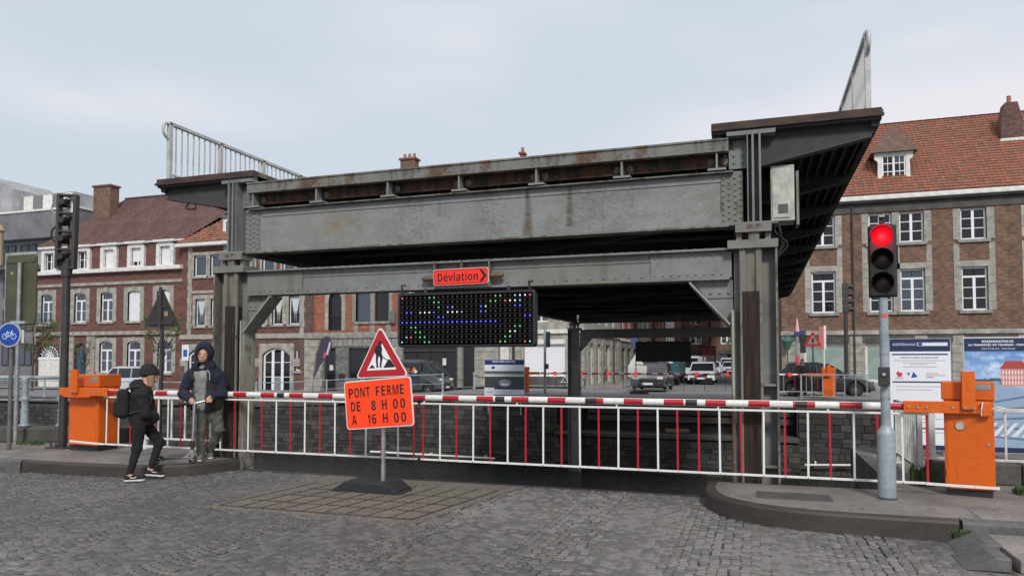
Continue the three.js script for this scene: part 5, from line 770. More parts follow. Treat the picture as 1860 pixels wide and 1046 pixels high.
{ // brick house with net curtains
  const t = thing('curtained_house', 'red brick house with stone framed pairs of windows hung with tied net curtains', 'house'), b0 = -0.75;
  const w1 = [[-39.0, -38.14], [-37.62, -36.74], [-33.75, -32.9], [-32.3, -31.45], [-30.93, -30.03]], w2 = [[-39.19, -38.09], [-37.74, -36.7], [-34.9, -33.9], [-33.2, -32.2], [-31.5, -30.5]];
  facade(t, -40.3, -29.63, 3.2, 10.0, [...w1.map(([a, b]) => [a, b, 4.13, 6.1]), ...w2.map(([a, b]) => [a, b, 7.77, 9.3])], M.brickRed);
  facade(t, -40.3, -29.63, b0, 3.2, [[-33.07, -30.74, b0 + 0.05, 2.5, 0.5], [-30.35, -29.95, 0.9, 2.4], [-39.6, -37.2, b0 + 0.05, 2.5, 0.5]], M.brickDull, HZ, 'ground_floor_wall'); shell(t, -40.3, -29.63, b0, 10.0, M.brickRed);
  for (const [i, [a, b]] of w1.entries()) { win(t, a, b, 4.13, 6.1, { cols: 1, rows: 1, curtain: 1, fw: 0.07 }); surround(t, a, b, 4.13, 6.1, 0.25, M.stone, { bh: 0.42, lh: 0.3 }); part('window_rail', rod([a, 4.95, HZ + 0.03], [b, 4.95, HZ + 0.03], 0.012, 5), M.darkMetal, t); }
  for (const [a, b] of w2) { win(t, a, b, 7.77, 9.3, { cols: 1, rows: 1, shut: 0.0, g: M.glassMid, fw: 0.09 }); surround(t, a, b, 7.77, 9.3, 0.2, M.stone, { bh: 0.5, lh: 0.25 }); }
  for (const x of [-39.55, -36.35, -34.2, -29.85]) for (let k = 0; k < 14; k++) part('quoin', RB(x - 0.17 - 0.05 * (k % 2), x + 0.17 + 0.05 * (k % 2), 3.5 + k * 0.46, 3.5 + k * 0.46 + 0.45, HZ - 0.1, HZ + 0.028, 0.012, 1), M.stone, t);
  course(t, -40.4, -29.6, 3.15, 3.5, 0.1, M.stone); course(t, -39.5, -29.7, 6.5, 6.72, 0.06, M.stone); course(t, -40.6, -29.4, 9.95, 10.2, 0.5, M.trim, 'gutter');
  for (const [a, b] of [[-33.07, -30.74], [-39.6, -37.2]]) { win(t, a, b, b0 + 0.05, 2.5, { rise: 0.5, cols: 3, rows: 3, fw: 0.14 }); surround(t, a, b, b0 + 0.05, 2.5, 0.28, M.stone, { rise: 0.5, lh: 0.3, bh: 0.8, noSill: 1 }); for (let k = 0; k < 2; k++) part('arch_stone', RB(a - 0.75 + k * (b - a + 0.95), a - 0.2 + k * (b - a + 0.95), 1.2, 1.75, HZ - 0.1, HZ + 0.03, 0.012, 1), M.stone, t); }
  win(t, -30.35, -29.95, 0.9, 2.4, { cols: 1, rows: 1 }); part('sill', RB(-30.5, -29.8, 0.72, 0.88, HZ - 0.1, HZ + 0.1, 0.02, 1), M.stone, t);
  tileRoof(t, -40.6, -29.3, 10.2, HZ + 0.4, 14.6, -47.5, 4.6);
  { const g = new THREE.BufferGeometry(); g.setAttribute('position', new THREE.Float32BufferAttribute([-40.6, 10.2, -42.6, -36, 14.6, -47.5, -40.6, 10.2, -52.4, -36, 14.6, -47.5, -29.3, 14.6, -47.5, -40.6, 10.2, -52.4, -29.3, 14.6, -47.5, -29.3, 10.2, -52.4, -40.6, 10.2, -52.4], 3)); g.computeVertexNormals(); part('rear_roof', g, M.slate, t); }
  const d = sub('dormer', t, [-36.5, 10.75, HZ - 0.6]); part('cheeks', BX(-0.6, 0.6, 0, 1.3, -1.4, -0.03), M.trim, d); part('dormer_front', BX(-0.65, 0.65, 0, 1.35, -0.03, 0.03), M.trim, d); win(d, -0.42, 0.42, 0.15, 1.15, { z: 0.09, set: 0.0, cols: 1, rows: 1, fw: 0.08, g: M.glassMid }); part('dormer_roof', RB(-0.8, 0.8, 1.35, 1.5, -1.6, 0.2, 0.03, 1), M.lead, d);
}
{ // bright brick house over a stone shop front
  const t = thing('shop_house', 'bright orange brick house with dark window openings over a grey stone shop front', 'house'), b0 = -0.7;
  const up = [[-27.72, -26.7, 3.65, 6.25, 0.45], [-25.6, -24.5, 4.22, 6.3], [-24.17, -23.1, 4.22, 6.3]];
  facade(t, -29.63, -22.45, 3.4, 10.6, [...up, ...[-27.2, -25.05, -23.65].map((x) => [x - 0.5, x + 0.5, 7.6, 9.6])], M.brickOrange);
  facade(t, -29.63, -22.45, b0, 3.4, [[-28.04, -27.14, b0 + 0.05, 2.46], [-26.15, -22.75, 0.35, 2.46]], M.brickGrey, HZ, 'ground_floor_wall'); shell(t, -29.63, -22.45, b0, 10.6, M.brickOrange);
  part('pilaster', BX(-29.6, -28.9, 3.4, 9.9, HZ - 0.02, HZ + 0.05), M.brickDull, t);
  win(t, ...up[0].slice(0, 4), { rise: 0.45, cols: 1, rows: 2, m: M.black, fw: 0.07 }); for (let k = 0; k < 9; k++) part('balcony_bar', rod([-27.66 + k * 0.113, 3.7, HZ + 0.02], [-27.66 + k * 0.113, 4.6, HZ + 0.02], 0.014, 5), M.black, t); part('balcony_rail', BX(-27.75, -26.67, 4.58, 4.64, HZ, HZ + 0.05), M.black, t);
  win(t, -25.6, -24.5, 4.22, 6.3, { cols: 1, rows: 1, m: M.black, g: M.glassMid, fw: 0.06 }); win(t, -24.17, -23.1, 4.22, 6.3, { cols: 1, rows: 1, m: M.black, fw: 0.06 });
  surround(t, -27.72, -26.7, 3.65, 6.25, 0.28, M.stone, { rise: 0.45, lh: 0.25, noSill: 1, bh: 0.55 }); surround(t, -25.6, -23.1, 4.22, 6.3, 0.26, M.stoneGrey, { bh: 0.5 }); part('mullion_stone', RB(-24.49, -24.18, 4.22, 6.29, HZ - 0.2, HZ + 0.03, 0.012, 1), M.stoneGrey, t);
  for (const x of [-25.6, -24.33, -23.1]) part('apron_stone', RB(x - 0.17, x + 0.17, 3.5, 4.04, HZ - 0.1, HZ + 0.025, 0.012, 1), M.stoneGrey, t);
  for (const x of [-27.2, -25.05, -23.65]) { win(t, x - 0.5, x + 0.5, 7.6, 9.6, { cols: 1, rows: 2, m: M.black }); surround(t, x - 0.5, x + 0.5, 7.6, 9.6, 0.24, M.stone, {}); }
  course(t, -29.6, -22.4, 3.1, 3.5, 0.14, M.stoneGrey); for (let k = 0; k < 16; k++) part('fascia_stone', RB(-28.4 + k * 0.37, -28.4 + k * 0.37 + 0.34, 2.55, 3.08, HZ - 0.05, HZ + 0.07, 0.05, 1), M.stoneGrey, t);
  for (let k = 0; k < 7; k++) { part('pier_stone', RB(-29.6, -28.3 + 0.12 * (k % 2), b0 + k * 0.54, b0 + k * 0.54 + 0.53, HZ - 0.02, HZ + 0.05, 0.03, 1), M.stone, t); part('pier_stone', RB(-22.74 , -22.46, b0 + k * 0.54, b0 + k * 0.54 + 0.53, HZ - 0.02, HZ + 0.05, 0.03, 1), M.stone, t); }
  { const d = sub('shop_door', t); part('door_leaf', BX(-28.0, -27.18, b0, 2.4, HZ - 0.25, HZ - 0.18), M.black, d); part('door_glass', BX(-27.9, -27.28, 0.2, 2.25, HZ - 0.18, HZ - 0.165), M.glass, d); part('poster', BX(-27.7, -27.42, 0.95, 1.3, HZ - 0.165, HZ - 0.16), M.trim, d); part('door_step', BX(-28.1, -27.1, -0.7, -0.45, HZ - 0.1, HZ + 0.25), M.stoneGrey, d); }
  win(t, -26.15, -22.75, 0.35, 2.46, { cols: 3, rows: 1, m: M.darkMetal, fw: 0.07 }); part('letter_box', RB(-26.8, -26.4, 0.3, 0.7, HZ, HZ + 0.12, 0.02, 1), M.black, t);
  part('wall_lamp', RB(-22.95, -22.55, 4.0, 4.9, HZ, HZ + 0.25, 0.12), M.lead, t);
  course(t, -29.8, -22.3, 10.5, 10.8, 0.45, M.trim, 'gutter'); part('roof', [bar([-26.05, 10.8, HZ + 0.3], [-26.05, 13.4, -48], 7.4, 0.12), bar([-26.05, 13.4, -48], [-26.05, 10.6, -53], 7.4, 0.12)], M.slate, t);
}
{ // dull brick house with garage; chimney shows above the deck
  const t = thing('garage_house', 'dull brick house with a wide dark garage opening and pale stone piers', 'house'), b0 = -0.5;
  facade(t, -22.45, -13.9, 3.4, 10.4, [-20.9, -18.9, -16.9, -15.1].flatMap((x) => [[x - 0.5, x + 0.5, 4.2, 6.2], [x - 0.5, x + 0.5, 7.4, 9.3]]), M.brickDull);
  facade(t, -22.45, -13.9, b0, 3.4, [[-22.1, -18.15, b0 + 0.05, 3.15], [-17.85, -17.0, b0 + 0.05, 3.0], [-15.35, -14.65, b0 + 0.05, 3.0]], M.stoneGrey, HZ, 'ground_floor_wall'); shell(t, -22.45, -13.9, b0, 10.4, M.brickDull);
  for (const x of [-20.9, -18.9, -16.9, -15.1]) for (const [a, b] of [[4.2, 6.2], [7.4, 9.3]]) { win(t, x - 0.5, x + 0.5, a, b, { cols: 1, rows: 2 }); surround(t, x - 0.5, x + 0.5, a, b, 0.24, M.stone, {}); }
  course(t, -22.4, -13.9, 3.25, 3.6, 0.15, M.stoneGrey);
  { const d = sub('garage_door', t); for (let k = 0; k < 4; k++) part('door_panel', BX(-22.05 + k * 0.97, -21.12 + k * 0.97, b0, 2.2, HZ - 0.3, HZ - 0.24), M.black, d); part('door_rail', BX(-22.1, -18.15, 2.2, 2.32, HZ - 0.3, HZ - 0.16), M.kerbSteel, d); part('top_light', BX(-22.05, -18.2, 2.34, 3.1, HZ - 0.29, HZ - 0.27), M.glass, d); part('door_post', BX(-18.32, -18.15, b0, 3.15, HZ - 0.3, HZ - 0.1), M.kerbSteel, d); part('paper', BX(-19.3, -19.05, 1.3, 1.75, HZ - 0.235, HZ - 0.23), M.trim, d); }
  part('door', BX(-17.83, -17.02, b0, 3.0, HZ - 0.35, HZ - 0.28), M.black, t); part('door', BX(-15.33, -14.67, b0, 3.0, HZ - 0.3, HZ - 0.22), M.trim, t);
  for (const [a, b] of [[-16.94, -15.4], [-14.6, -13.92]]) for (let k = 0; k < 7; k++) part('pier_stone', RB(a, b, b0 + k * 0.53, b0 + k * 0.53 + 0.515, HZ - 0.02, HZ + 0.06, 0.03, 1), M.stone, t);
  part('roof', [bar([-18.2, 10.5, HZ + 0.3], [-18.2, 13.3, -48], 8.5, 0.12), bar([-18.2, 13.3, -48], [-18.2, 10.4, -53], 8.5, 0.12)], M.slate, t);
  chimney(t, -23.9, 12.4, 16.2, -47.5, 1.15, M.brickBrown, 3); chimney(t, -15.2, 12.4, 15.85, -47.5, 0.25, M.brickOrange, 1, 0.4);
}
{ // corner house at the street, and the street beyond
  const t = thing('corner_house', 'pale stone corner house with a big white roller shutter beside the street', 'house'), b0 = -0.1;
  facade(t, -13.9, -9.84, 3.3, 9.6, [[-13.1, -12.1, 4.0, 6.0], [-11.4, -10.5, 4.0, 6.0]], M.stone); facade(t, -13.9, -9.84, b0, 3.3, [[-13.7, -11.05, b0 + 0.04, 2.62]], M.stone, HZ, 'ground_floor_wall');
  for (const [a, b] of [[-13.1, -12.1], [-11.4, -10.5]]) win(t, a, b, 4.0, 6.0, { cols: 2, rows: 2 });
  { const d = sub('roller_door', t); for (let k = 0; k < 13; k++) part('shutter_slat', RB(-13.68, -11.07, 0.62 + k * 0.152, 0.62 + k * 0.152 + 0.148, HZ - 0.14, HZ - 0.1, 0.012, 1), M.shutter, d); part('shutter_base', BX(-13.68, -11.07, b0, 0.62, HZ - 0.15, HZ - 0.11), M.stoneDark, d); part('shutter_box', RB(-13.7, -11.05, 2.6, 2.9, HZ - 0.1, HZ + 0.1, 0.02, 1), M.trim, d); }
  course(t, -13.95, -9.8, 3.25, 3.5, 0.14, M.trim);
  for (let k = 0; k < 6; k++) part('corner_stone', RB(-10.9, -9.86, b0 + k * 0.53, b0 + k * 0.53 + 0.515, HZ - 0.02, HZ + 0.05, 0.03, 1), M.stone, t);
  // street side, facing the roadway (local frame turned so that x runs down the street)
  const sd = sub('street_side', t, [-9.84, 0, HZ]); sd.rotation.y = Math.PI / 2;
  const hol = [[1.6, 2.6], [3.9, 4.9], [6.2, 8.2], [9.2, 10.4]];
  facade(sd, 0.42, 12, b0, 3.3, hol.map(([a, b]) => [a, b, 0.06, 2.7]), M.stone, 0, 'ground_floor_wall'); facade(sd, 0.42, 12, 3.3, 9.6, [1.5, 4, 6.5, 9].map((x) => [x, x + 1, 4.0, 6.0]), M.stone, 0);
  for (const [a, b] of hol) win(sd, a, b, 0.06, 2.7, { z: 0, cols: 1, rows: 2, m: M.trim, top: 0.6 }); for (const x of [1.5, 4, 6.5, 9]) win(sd, x, x + 1, 4.0, 6.0, { z: 0 });
  for (const x of [0.9, 3.2, 5.5, 8.7, 11.2]) for (let k = 0; k < 6; k++) part('pier_stone', RB(x - 0.28, x + 0.28, b0 + k * 0.53, b0 + k * 0.53 + 0.515, -0.02, 0.05, 0.03, 1), M.stone, sd);
  course(sd, 0.5, 12, 3.2, 3.5, 0.12, M.trim, 'string_course', 0);
  part('rear_wall', [BX(-13.9, -13.5, b0, 9.6, HZ - 12, HZ - 0.4), BX(-13.5, -9.9, b0, 9.6, HZ - 12, HZ - 11.6)], M.stone, t); part('roof', ext([[-14, 9.6], [-9.6, 9.6], [-10.6, 11.6], [-13, 11.6]], 12.4).translate(0, 0, HZ - 12.2), M.slate, t);
}
function streetHouse(label, len, z0, x, side, h, m, gm, o = {}) { // a terrace house whose front faces across the street
  const t = thing('terrace_house', label, 'house', [x, 0, z0], side > 0 ? Math.PI / 2 : -Math.PI / 2, 'terrace houses down the street'); const a = side > 0 ? 0 : -len, L = a + len;
  const n = Math.max(2, Math.round(len / 2.6)), W = []; for (let k = 0; k < n; k++) W.push(a + (k + 0.5) * len / n);
  facade(t, a, L, 3.2, h, W.flatMap((c) => [[c - 0.5, c + 0.5, 3.9, 5.8], ...(h > 8.5 ? [[c - 0.5, c + 0.5, 6.7, 8.2]] : [])]), m, 0, 'wall', 0.35); facade(t, a, L, 0, 3.2, W.map((c) => [c - 0.8, c + 0.8, 0.08, 2.6]), gm, 0, 'ground_floor_wall', 0.35);
  for (const c of W) { win(t, c - 0.5, c + 0.5, 3.9, 5.8, { z: 0, cols: 2, rows: 2 }); if (h > 8.5) win(t, c - 0.5, c + 0.5, 6.7, 8.2, { z: 0, rows: 1 }); win(t, c - 0.8, c + 0.8, 0.08, 2.6, { z: 0, cols: 2, rows: 1, m: o.fm ?? M.darkMetal, top: 0.5 }); part('sill', BX(c - 0.6, c + 0.6, 3.74, 3.88, -0.1, 0.12), M.stone, t); }
  course(t, a, L, 3.1, 3.3, 0.1, M.trim, 'string_course', 0); course(t, a, L, h - 0.05, h + 0.2, 0.4, M.trim, 'gutter', 0);
  part('body', BX(a, L, 0, h, -7, -0.36), m, t); part('roof', ext([[0.3, h + 0.1], [-7, h + 0.1], [-3.6, h + 2.8]], len).rotateY(Math.PI / 2).translate(a, 0, 0).scale(1, 1, 1), M.slate, t);
}
const SH = [['narrow red brick terrace house just past the corner house', M.brickOrange, M.stoneGrey, 9.4], ['cream rendered terrace house second along the street', M.cream, M.stoneDark, 8.8], ['orange brick terrace house third along the street', M.brickOrange, M.stoneDark, 9.8], ['pale plastered terrace house fourth along the street', M.trim, M.stoneGrey, 8.2], ['dull red terrace house fifth along the street', M.brickRed, M.stoneDark, 9.2]];
{ let z = -55.2; for (const [lb, m, g, h] of SH) { streetHouse(lb, 8.6, z, -9.84 + (z < -70 ? 0.4 : 0), 1, h, m, g); z -= 8.75; } }
streetHouse('tall terrace house on the opposite side of the street beyond the tiled house', 14, -54, 1.9, -1, 9.4, M.brickDull, M.stoneGrey);
for (const [lb, x, w, m, g, h] of [['dull brick house closing the view down the street', -13, 7, M.brickRed, M.stoneDark, 9.5], ['brown house with one white window at the far end of the street', -5.8, 4.2, M.brickBrown, M.stoneDark, 8.6], ['cream house at the far bend of the street', -1.4, 6.4, M.cream, M.cream, 8.2]]) {
  const t = thing('end_house', lb, 'house', [0, 0, -101]); const n = w > 5 ? 2 : 1, W = Array.from({ length: n }, (_, k) => x + (k + 0.5) * w / n);
  facade(t, x, x + w, 3, h, W.flatMap((c) => [[c - 0.8, c + 0.8, 3.8, 5.8], [c - 0.7, c + 0.7, 6.5, 7.9]]), m, 0); facade(t, x, x + w, 0, 3, W.map((c) => [c - 1, c + 1, 0.1, 2.5]), g, 0, 'ground_floor_wall');
  for (const c of W) { win(t, c - 0.8, c + 0.8, 3.8, 5.8, { z: 0, fw: 0.16 }); win(t, c - 0.7, c + 0.7, 6.5, 7.9, { z: 0, rows: 1 }); win(t, c - 1, c + 1, 0.1, 2.5, { z: 0, m: M.darkMetal, rows: 1 }); }
  part('body', BX(x, x + w, 0, h, -7, -0.41), m, t); part('roof', bar([x + w / 2, h, 0.4], [x + w / 2, h + 3, -4], w, 0.15), M.slate, t); part('rear_roof', bar([x + w / 2, h + 3, -4], [x + w / 2, h, -8], w, 0.15), M.slate, t);
}
{ // grey modern block far left
  const t = thing('modern_block', 'grey modern apartment block with glass balcony at the left edge', 'building', [0, 0, 0]), z = -47;
  part('lower_wall', BX(-86, -59.6, -0.8, 9.6, z - 10, z), M.greyClad, t); part('terrace_slab', BX(-86, -58.8, 9.6, 9.9, z - 10, z + 1.2), M.zinc, t);
  part('upper_wall', BX(-86, -57.2, 9.9, 12.6, z - 10, z - 2), M.zinc, t); for (const x of [-66.2, -63.6, -60.4]) win(t, x - 1.0, x + 1.0, 10.0, 12.3, { z: z - 1.9, set: 0.0, m: M.darkMetal, cols: 2, rows: 1, g: M.glassMid });
  part('roof_band', BX(-86, -56.4, 12.6, 15.0, z - 10, z - 0.8), M.greyClad, t); part('coping', BX(-86, -56.3, 15.0, 15.18, z - 10, z - 0.7), M.trim, t);
  const bal = sub('balcony', t); for (let k = 0; k < 9; k++) part('glass_panel', BX(-73 + k * 1.6, -71.45 + k * 1.6, 9.95, 11.0, z + 1.1, z + 1.13), new THREE.MeshPhysicalMaterial({ color: RGB(0.5, 0.58, 0.55), roughness: 0.15, transmission: 0.5, thickness: 0 }), bal);
  part('penthouse', ext([[-86, 15.2], [-67.2, 15.2], [-67.2, 18.0], [-70, 19.4], [-86, 19.4]], 6).translate(0, 0, z - 9), M.zinc, t); part('penthouse', BX(-67.2, -60.6, 15.2, 17.5, z - 9.5, z - 4), M.zinc, t);
  for (let k = 0; k < 5; k++) part('cladding_panel', BX(-67 + k * 1.25, -65.8 + k * 1.25, 15.3, 17.4, z - 4, z - 3.95), k % 2 ? M.greyClad : M.trim, t);
  for (const y of [1.2, 4.2, 7.2]) for (const x of [-66, -63, -61]) win(t, x - 0.9, x + 0.7, y, y + 1.9, { z: z + 0.1, set: 0.0, m: M.darkMetal, rows: 1, g: M.glassMid });
  part('vent_pipe', [CY(0.42, 0.36, 3.0, 10, -62.6, 9.9, z + 1.6), CY(0.55, 0.4, 0.5, 10, -62.6, 12.9, z + 1.6)], std([0.4, 0.32, 0.22], 0.85), t);
}
// ---------------------------------------------------------------- vehicles
const carGlass = new THREE.MeshPhysicalMaterial({ color: RGB(0.02, 0.025, 0.03), roughness: 0.06 }), tyreM = std([0.018, 0.018, 0.018], 0.85), rimM = std([0.45, 0.46, 0.48], 0.35, { metalness: 0.7 });
const lampClear = std([0.7, 0.72, 0.75], 0.15, { metalness: 0.3 }), lampRed = std([0.4, 0.015, 0.015], 0.25);
const carPaint = (c, r = 0.3) => new THREE.MeshPhysicalMaterial({ color: RGB(...c), roughness: r, clearcoat: 0.8, clearcoatRoughness: 0.12 });
// o: L length, W width, belt, H, low profile points, cabin points (x along the car, front is +x)
function car(name, label, cat, pos, turn, o, group) {
  const t = thing(name, label, cat, pos, turn, group), W = o.W, pm = carPaint(o.c, o.rough), hw = W / 2;
  const taper = (g, y0, y1, k) => { const p = g.attributes.position; for (let i = 0; i < p.count; i++) { const f = clamp((p.getY(i) - y0) / (y1 - y0)); p.setZ(i, p.getZ(i) * (1 - k * f)); } g.computeVertexNormals(); return g; };
  const arch = (x) => { const P = []; for (let k = 0; k <= 8; k++) { const a = Math.PI * k / 8; P.push([x + 0.36 * Math.cos(a), 0.3 + 0.37 * Math.sin(a)]); } return P.reverse(); };
  const [xr, xf] = o.axles, sill = 0.24;
  const low = [...o.low];   // from rear-bottom up and over to front-bottom
  const under = [...arch(xf).reverse().map(([x, y]) => [x, y]), ...arch(xr).reverse()];
  const P = [...low, [xf + 0.36, sill], ...arch(xf).reverse().slice(1, -1), [xf - 0.36, sill], [xr + 0.36, sill], ...arch(xr).reverse().slice(1, -1), [xr - 0.36, sill]];
  let g = ext(P, W - 0.12, { bevel: 0.06, bs: 3 }); g.translate(0, 0, -(W - 0.12) / 2); taper(g, o.belt * 0.55, o.belt, 0.05);
  part('body', toCreasedNormals(g, 0.7), pm, t);
  part('underbody', BX(low[0][0] + 0.15, low[low.length - 1][0] - 0.15, 0.2, o.belt * 0.7, -hw * 0.8, hw * 0.8), M.black, t);
  let c = ext(o.cab, W - 0.24, { bevel: 0.04, bs: 2 }); c.translate(0, 0, -(W - 0.24) / 2); taper(c, o.belt, o.H, 0.16); part('window_glass', toCreasedNormals(c, 0.6), carGlass, t);
  let r = ext(o.roof, W - 0.2, { bevel: 0.03, bs: 2 }); r.translate(0, 0, -(W - 0.2) / 2); taper(r, o.belt, o.H, 0.15); part('roof', toCreasedNormals(r, 0.6), pm, t);
  for (const s of [-1, 1]) for (const [x0, y0, x1, y1, w] of o.pillars) part('pillar', bar([x0, y0, s * (hw - 0.09 - 0.05 * 0)], [x1, y1, s * (hw * 0.86 - 0.06)], 0.05, w), pm, t);
  if (o.side) for (const s of [-1, 1]) part('side_panel', taper(ext(o.side, 0.05).translate(0, 0, s > 0 ? hw - 0.13 : -hw + 0.08), o.belt, o.H, 0.1), pm, t);
  for (const x of [xr, xf]) for (const s of [-1, 1]) { const w = sub('wheel', t, [x, 0.31, s * (hw - 0.1)]); part('tyre', new THREE.TorusGeometry(0.235, 0.085, 10, 24), tyreM, w); const rim = CY(0.185, 0.185, 0.06, 20).rotateX(Math.PI / 2).translate(0, 0, s * 0.035 - (s < 0 ? 0 : 0.03)); part('rim', rim, M.darkMetal, w); for (let k = 0; k < 5; k++) part('spoke', B(0.05, 0.17, 0.02, 0, 0.09, s * 0.05).rotateZ(k * Math.PI * 0.4), rimM, w); part('hub', CY(0.05, 0.05, 0.03, 10).rotateX(Math.PI / 2).translate(0, 0, s * 0.055 - 0.015), rimM, w); }
  const fx = low[low.length - 1][0], rx = low[0][0];
  for (const s of [-1, 1]) { part('headlight', RB(fx - 0.26, fx - 0.0, o.lampY - 0.08, o.lampY + 0.07, s * (hw - 0.27) - 0.17, s * (hw - 0.27) + 0.17, 0.05), lampClear, t); part('tail_light', RB(rx - 0.0, rx + 0.12, o.lampY + 0.05, o.lampY + (o.tall ? 0.5 : 0.22), s * (hw - 0.17) - 0.1, s * (hw - 0.17) + 0.1, 0.03), lampRed, t); part('mirror', RB(o.mx - 0.06, o.mx + 0.06, o.belt + 0.02, o.belt + 0.15, s * (hw + 0.09) - 0.08, s * (hw + 0.09) + 0.08, 0.03), pm, t); part('door_handle', RB(0.05, 0.22, o.belt - 0.14, o.belt - 0.11, s * (hw - 0.01) - 0.02, s * (hw - 0.01) + 0.02, 0.008, 1), pm, t); }
  part('grille', RB(fx - 0.1, fx + 0.015, 0.5, 0.66, -hw * 0.45, hw * 0.45, 0.02), M.black, t); part('bumper', RB(fx - 0.1, fx + 0.025, 0.26, 0.46, -hw * 0.85, hw * 0.85, 0.04), o.bump ?? M.black, t);
  part('number_plate', RB(fx + 0.012, fx + 0.03, 0.36, 0.47, -0.26, 0.26, 0.004, 1), M.white, t); part('number_plate', RB(rx - 0.03, rx + 0.0, 0.62, 0.73, -0.26, 0.26, 0.004, 1), M.white, t);
  return t;
}
const HATCH = { L: 4.2, W: 1.78, H: 1.5, belt: 0.92, lampY: 0.7, axles: [-1.28, 1.3], mx: 0.75, low: [[-2.05, 0.3], [-2.08, 0.65], [-2.02, 0.95], [-1.0, 0.96], [0.85, 0.93], [1.75, 0.82], [2.02, 0.68], [2.08, 0.3]], cab: [[-1.9, 0.92], [-1.45, 1.46], [0.1, 1.48], [1.05, 0.92]], roof: [[-1.62, 1.38], [-1.45, 1.5], [-0.3, 1.54], [0.15, 1.48], [0.2, 1.42], [-0.3, 1.47], [-1.4, 1.44]], pillars: [[1.02, 0.93, 0.16, 1.46, 0.07], [-0.25, 0.93, -0.3, 1.46, 0.09], [-1.3, 0.93, -1.38, 1.44, 0.16]] };
const MPV = { L: 4.4, W: 1.82, H: 1.8, belt: 1.05, lampY: 0.82, tall: 1, axles: [-1.32, 1.38], mx: 0.95, low: [[-2.15, 0.3], [-2.18, 0.8], [-2.12, 1.1], [-1.0, 1.08], [1.0, 1.05], [1.85, 0.92], [2.12, 0.75], [2.18, 0.3]], cab: [[-2.08, 1.05], [-1.98, 1.72], [0.45, 1.76], [1.25, 1.05]], roof: [[-2.08, 1.64], [-1.98, 1.78], [0.0, 1.83], [0.5, 1.76], [0.5, 1.68], [-1.95, 1.7]], pillars: [[1.2, 1.06, 0.48, 1.74, 0.08], [0.0, 1.06, -0.02, 1.74, 0.1], [-1.15, 1.06, -1.15, 1.74, 0.1], [-1.98, 1.06, -1.94, 1.72, 0.16]] };
const VAN = { L: 4.9, W: 1.95, H: 1.98, belt: 1.15, lampY: 0.85, tall: 1, axles: [-1.5, 1.55], mx: 1.15, low: [[-2.45, 0.32], [-2.45, 1.85], [-2.4, 1.93], [0.25, 1.93], [0.3, 1.2], [1.45, 1.12], [2.2, 0.95], [2.4, 0.75], [2.45, 0.32]], cab: [[0.2, 1.15], [0.22, 1.84], [0.75, 1.84], [1.6, 1.12]], roof: [[-2.42, 1.88], [-2.35, 1.97], [0.3, 1.99], [0.78, 1.92], [0.8, 1.8], [0.2, 1.84]], pillars: [[1.55, 1.14, 0.78, 1.86, 0.09], [0.35, 1.16, 0.35, 1.86, 0.12]] };
car('parked_car', 'silver grey people carrier parked on the far quay beside the woman in black', 'car', [-40.0, -0.6, -38], Math.PI, { ...MPV, c: [0.5, 0.53, 0.56] });
{
  const t = car('parked_van', 'dark grey van with printed sides parked behind the works sign', 'van', [-19.25, -0.33, -38.4], 0, { ...VAN, c: [0.045, 0.047, 0.055], mx: 1.75, axles: [-1.5, 1.62], low: [[-2.45, 0.32], [-2.45, 1.85], [-2.4, 1.93], [1.1, 1.93], [1.15, 1.25], [2.0, 1.12], [2.3, 0.95], [2.4, 0.75], [2.42, 0.32]], cab: [[1.0, 1.15], [1.02, 1.84], [1.38, 1.84], [2.12, 1.12]], roof: [[-2.42, 1.88], [-2.35, 1.97], [0.9, 2.0], [1.38, 1.92], [1.42, 1.8], [0.9, 1.84]], pillars: [[2.08, 1.14, 1.4, 1.86, 0.09], [1.12, 1.16, 1.12, 1.86, 0.12]] });
  print('side_print', 2.5, 1.15, 512, (g, w, h) => { g.fillStyle = '#2a2c31'; g.fillRect(0, 0, w, h); fit(g, 'ANOX', w * 0.2, w * 0.76, h * 0.24, h * 0.46, 'bold', 'sans-serif', '#b3683c'); g.fillStyle = '#b9bcc0'; g.fillRect(w * 0.3, h * 0.55, w * 0.45, h * 0.025); g.fillRect(w * 0.3, h * 0.61, w * 0.2, h * 0.02); const P = [['#d9822b', 0.86, 0.3], ['#c9463b', 0.82, 0.42], ['#d9d9dc', 0.9, 0.42], ['#35469b', 0.86, 0.54]]; for (const [c, x, y] of P) { g.fillStyle = c; g.beginPath(); g.moveTo(w * x, h * (y - 0.1)); g.lineTo(w * (x + 0.045), h * y); g.lineTo(w * x, h * (y + 0.1)); g.lineTo(w * (x - 0.045), h * y); g.fill(); } g.fillStyle = '#27386e'; g.fillRect(w * 0.0, h * 0.85, w * 0.9, h * 0.15); g.fillStyle = '#8a4a2c'; g.fillRect(w * 0.4, h * 0.71, w * 0.4, h * 0.025); }, t, [-0.12, 1.22, 0.985]);
}
car('parked_car', 'black hatchback parked on the far quay behind the orange far cabinet', 'car', [2.85, 0.0, -36.2], 0, { ...HATCH, L: 4.2, c: [0.018, 0.018, 0.02] });
const ST = 'vehicles parked along the street';
car('parked_car', 'dark estate car facing the canal at the front of the street parking', 'car', [-5.3, 0, -39.6], -Math.PI / 2, { ...HATCH, c: [0.03, 0.032, 0.038] }, ST);
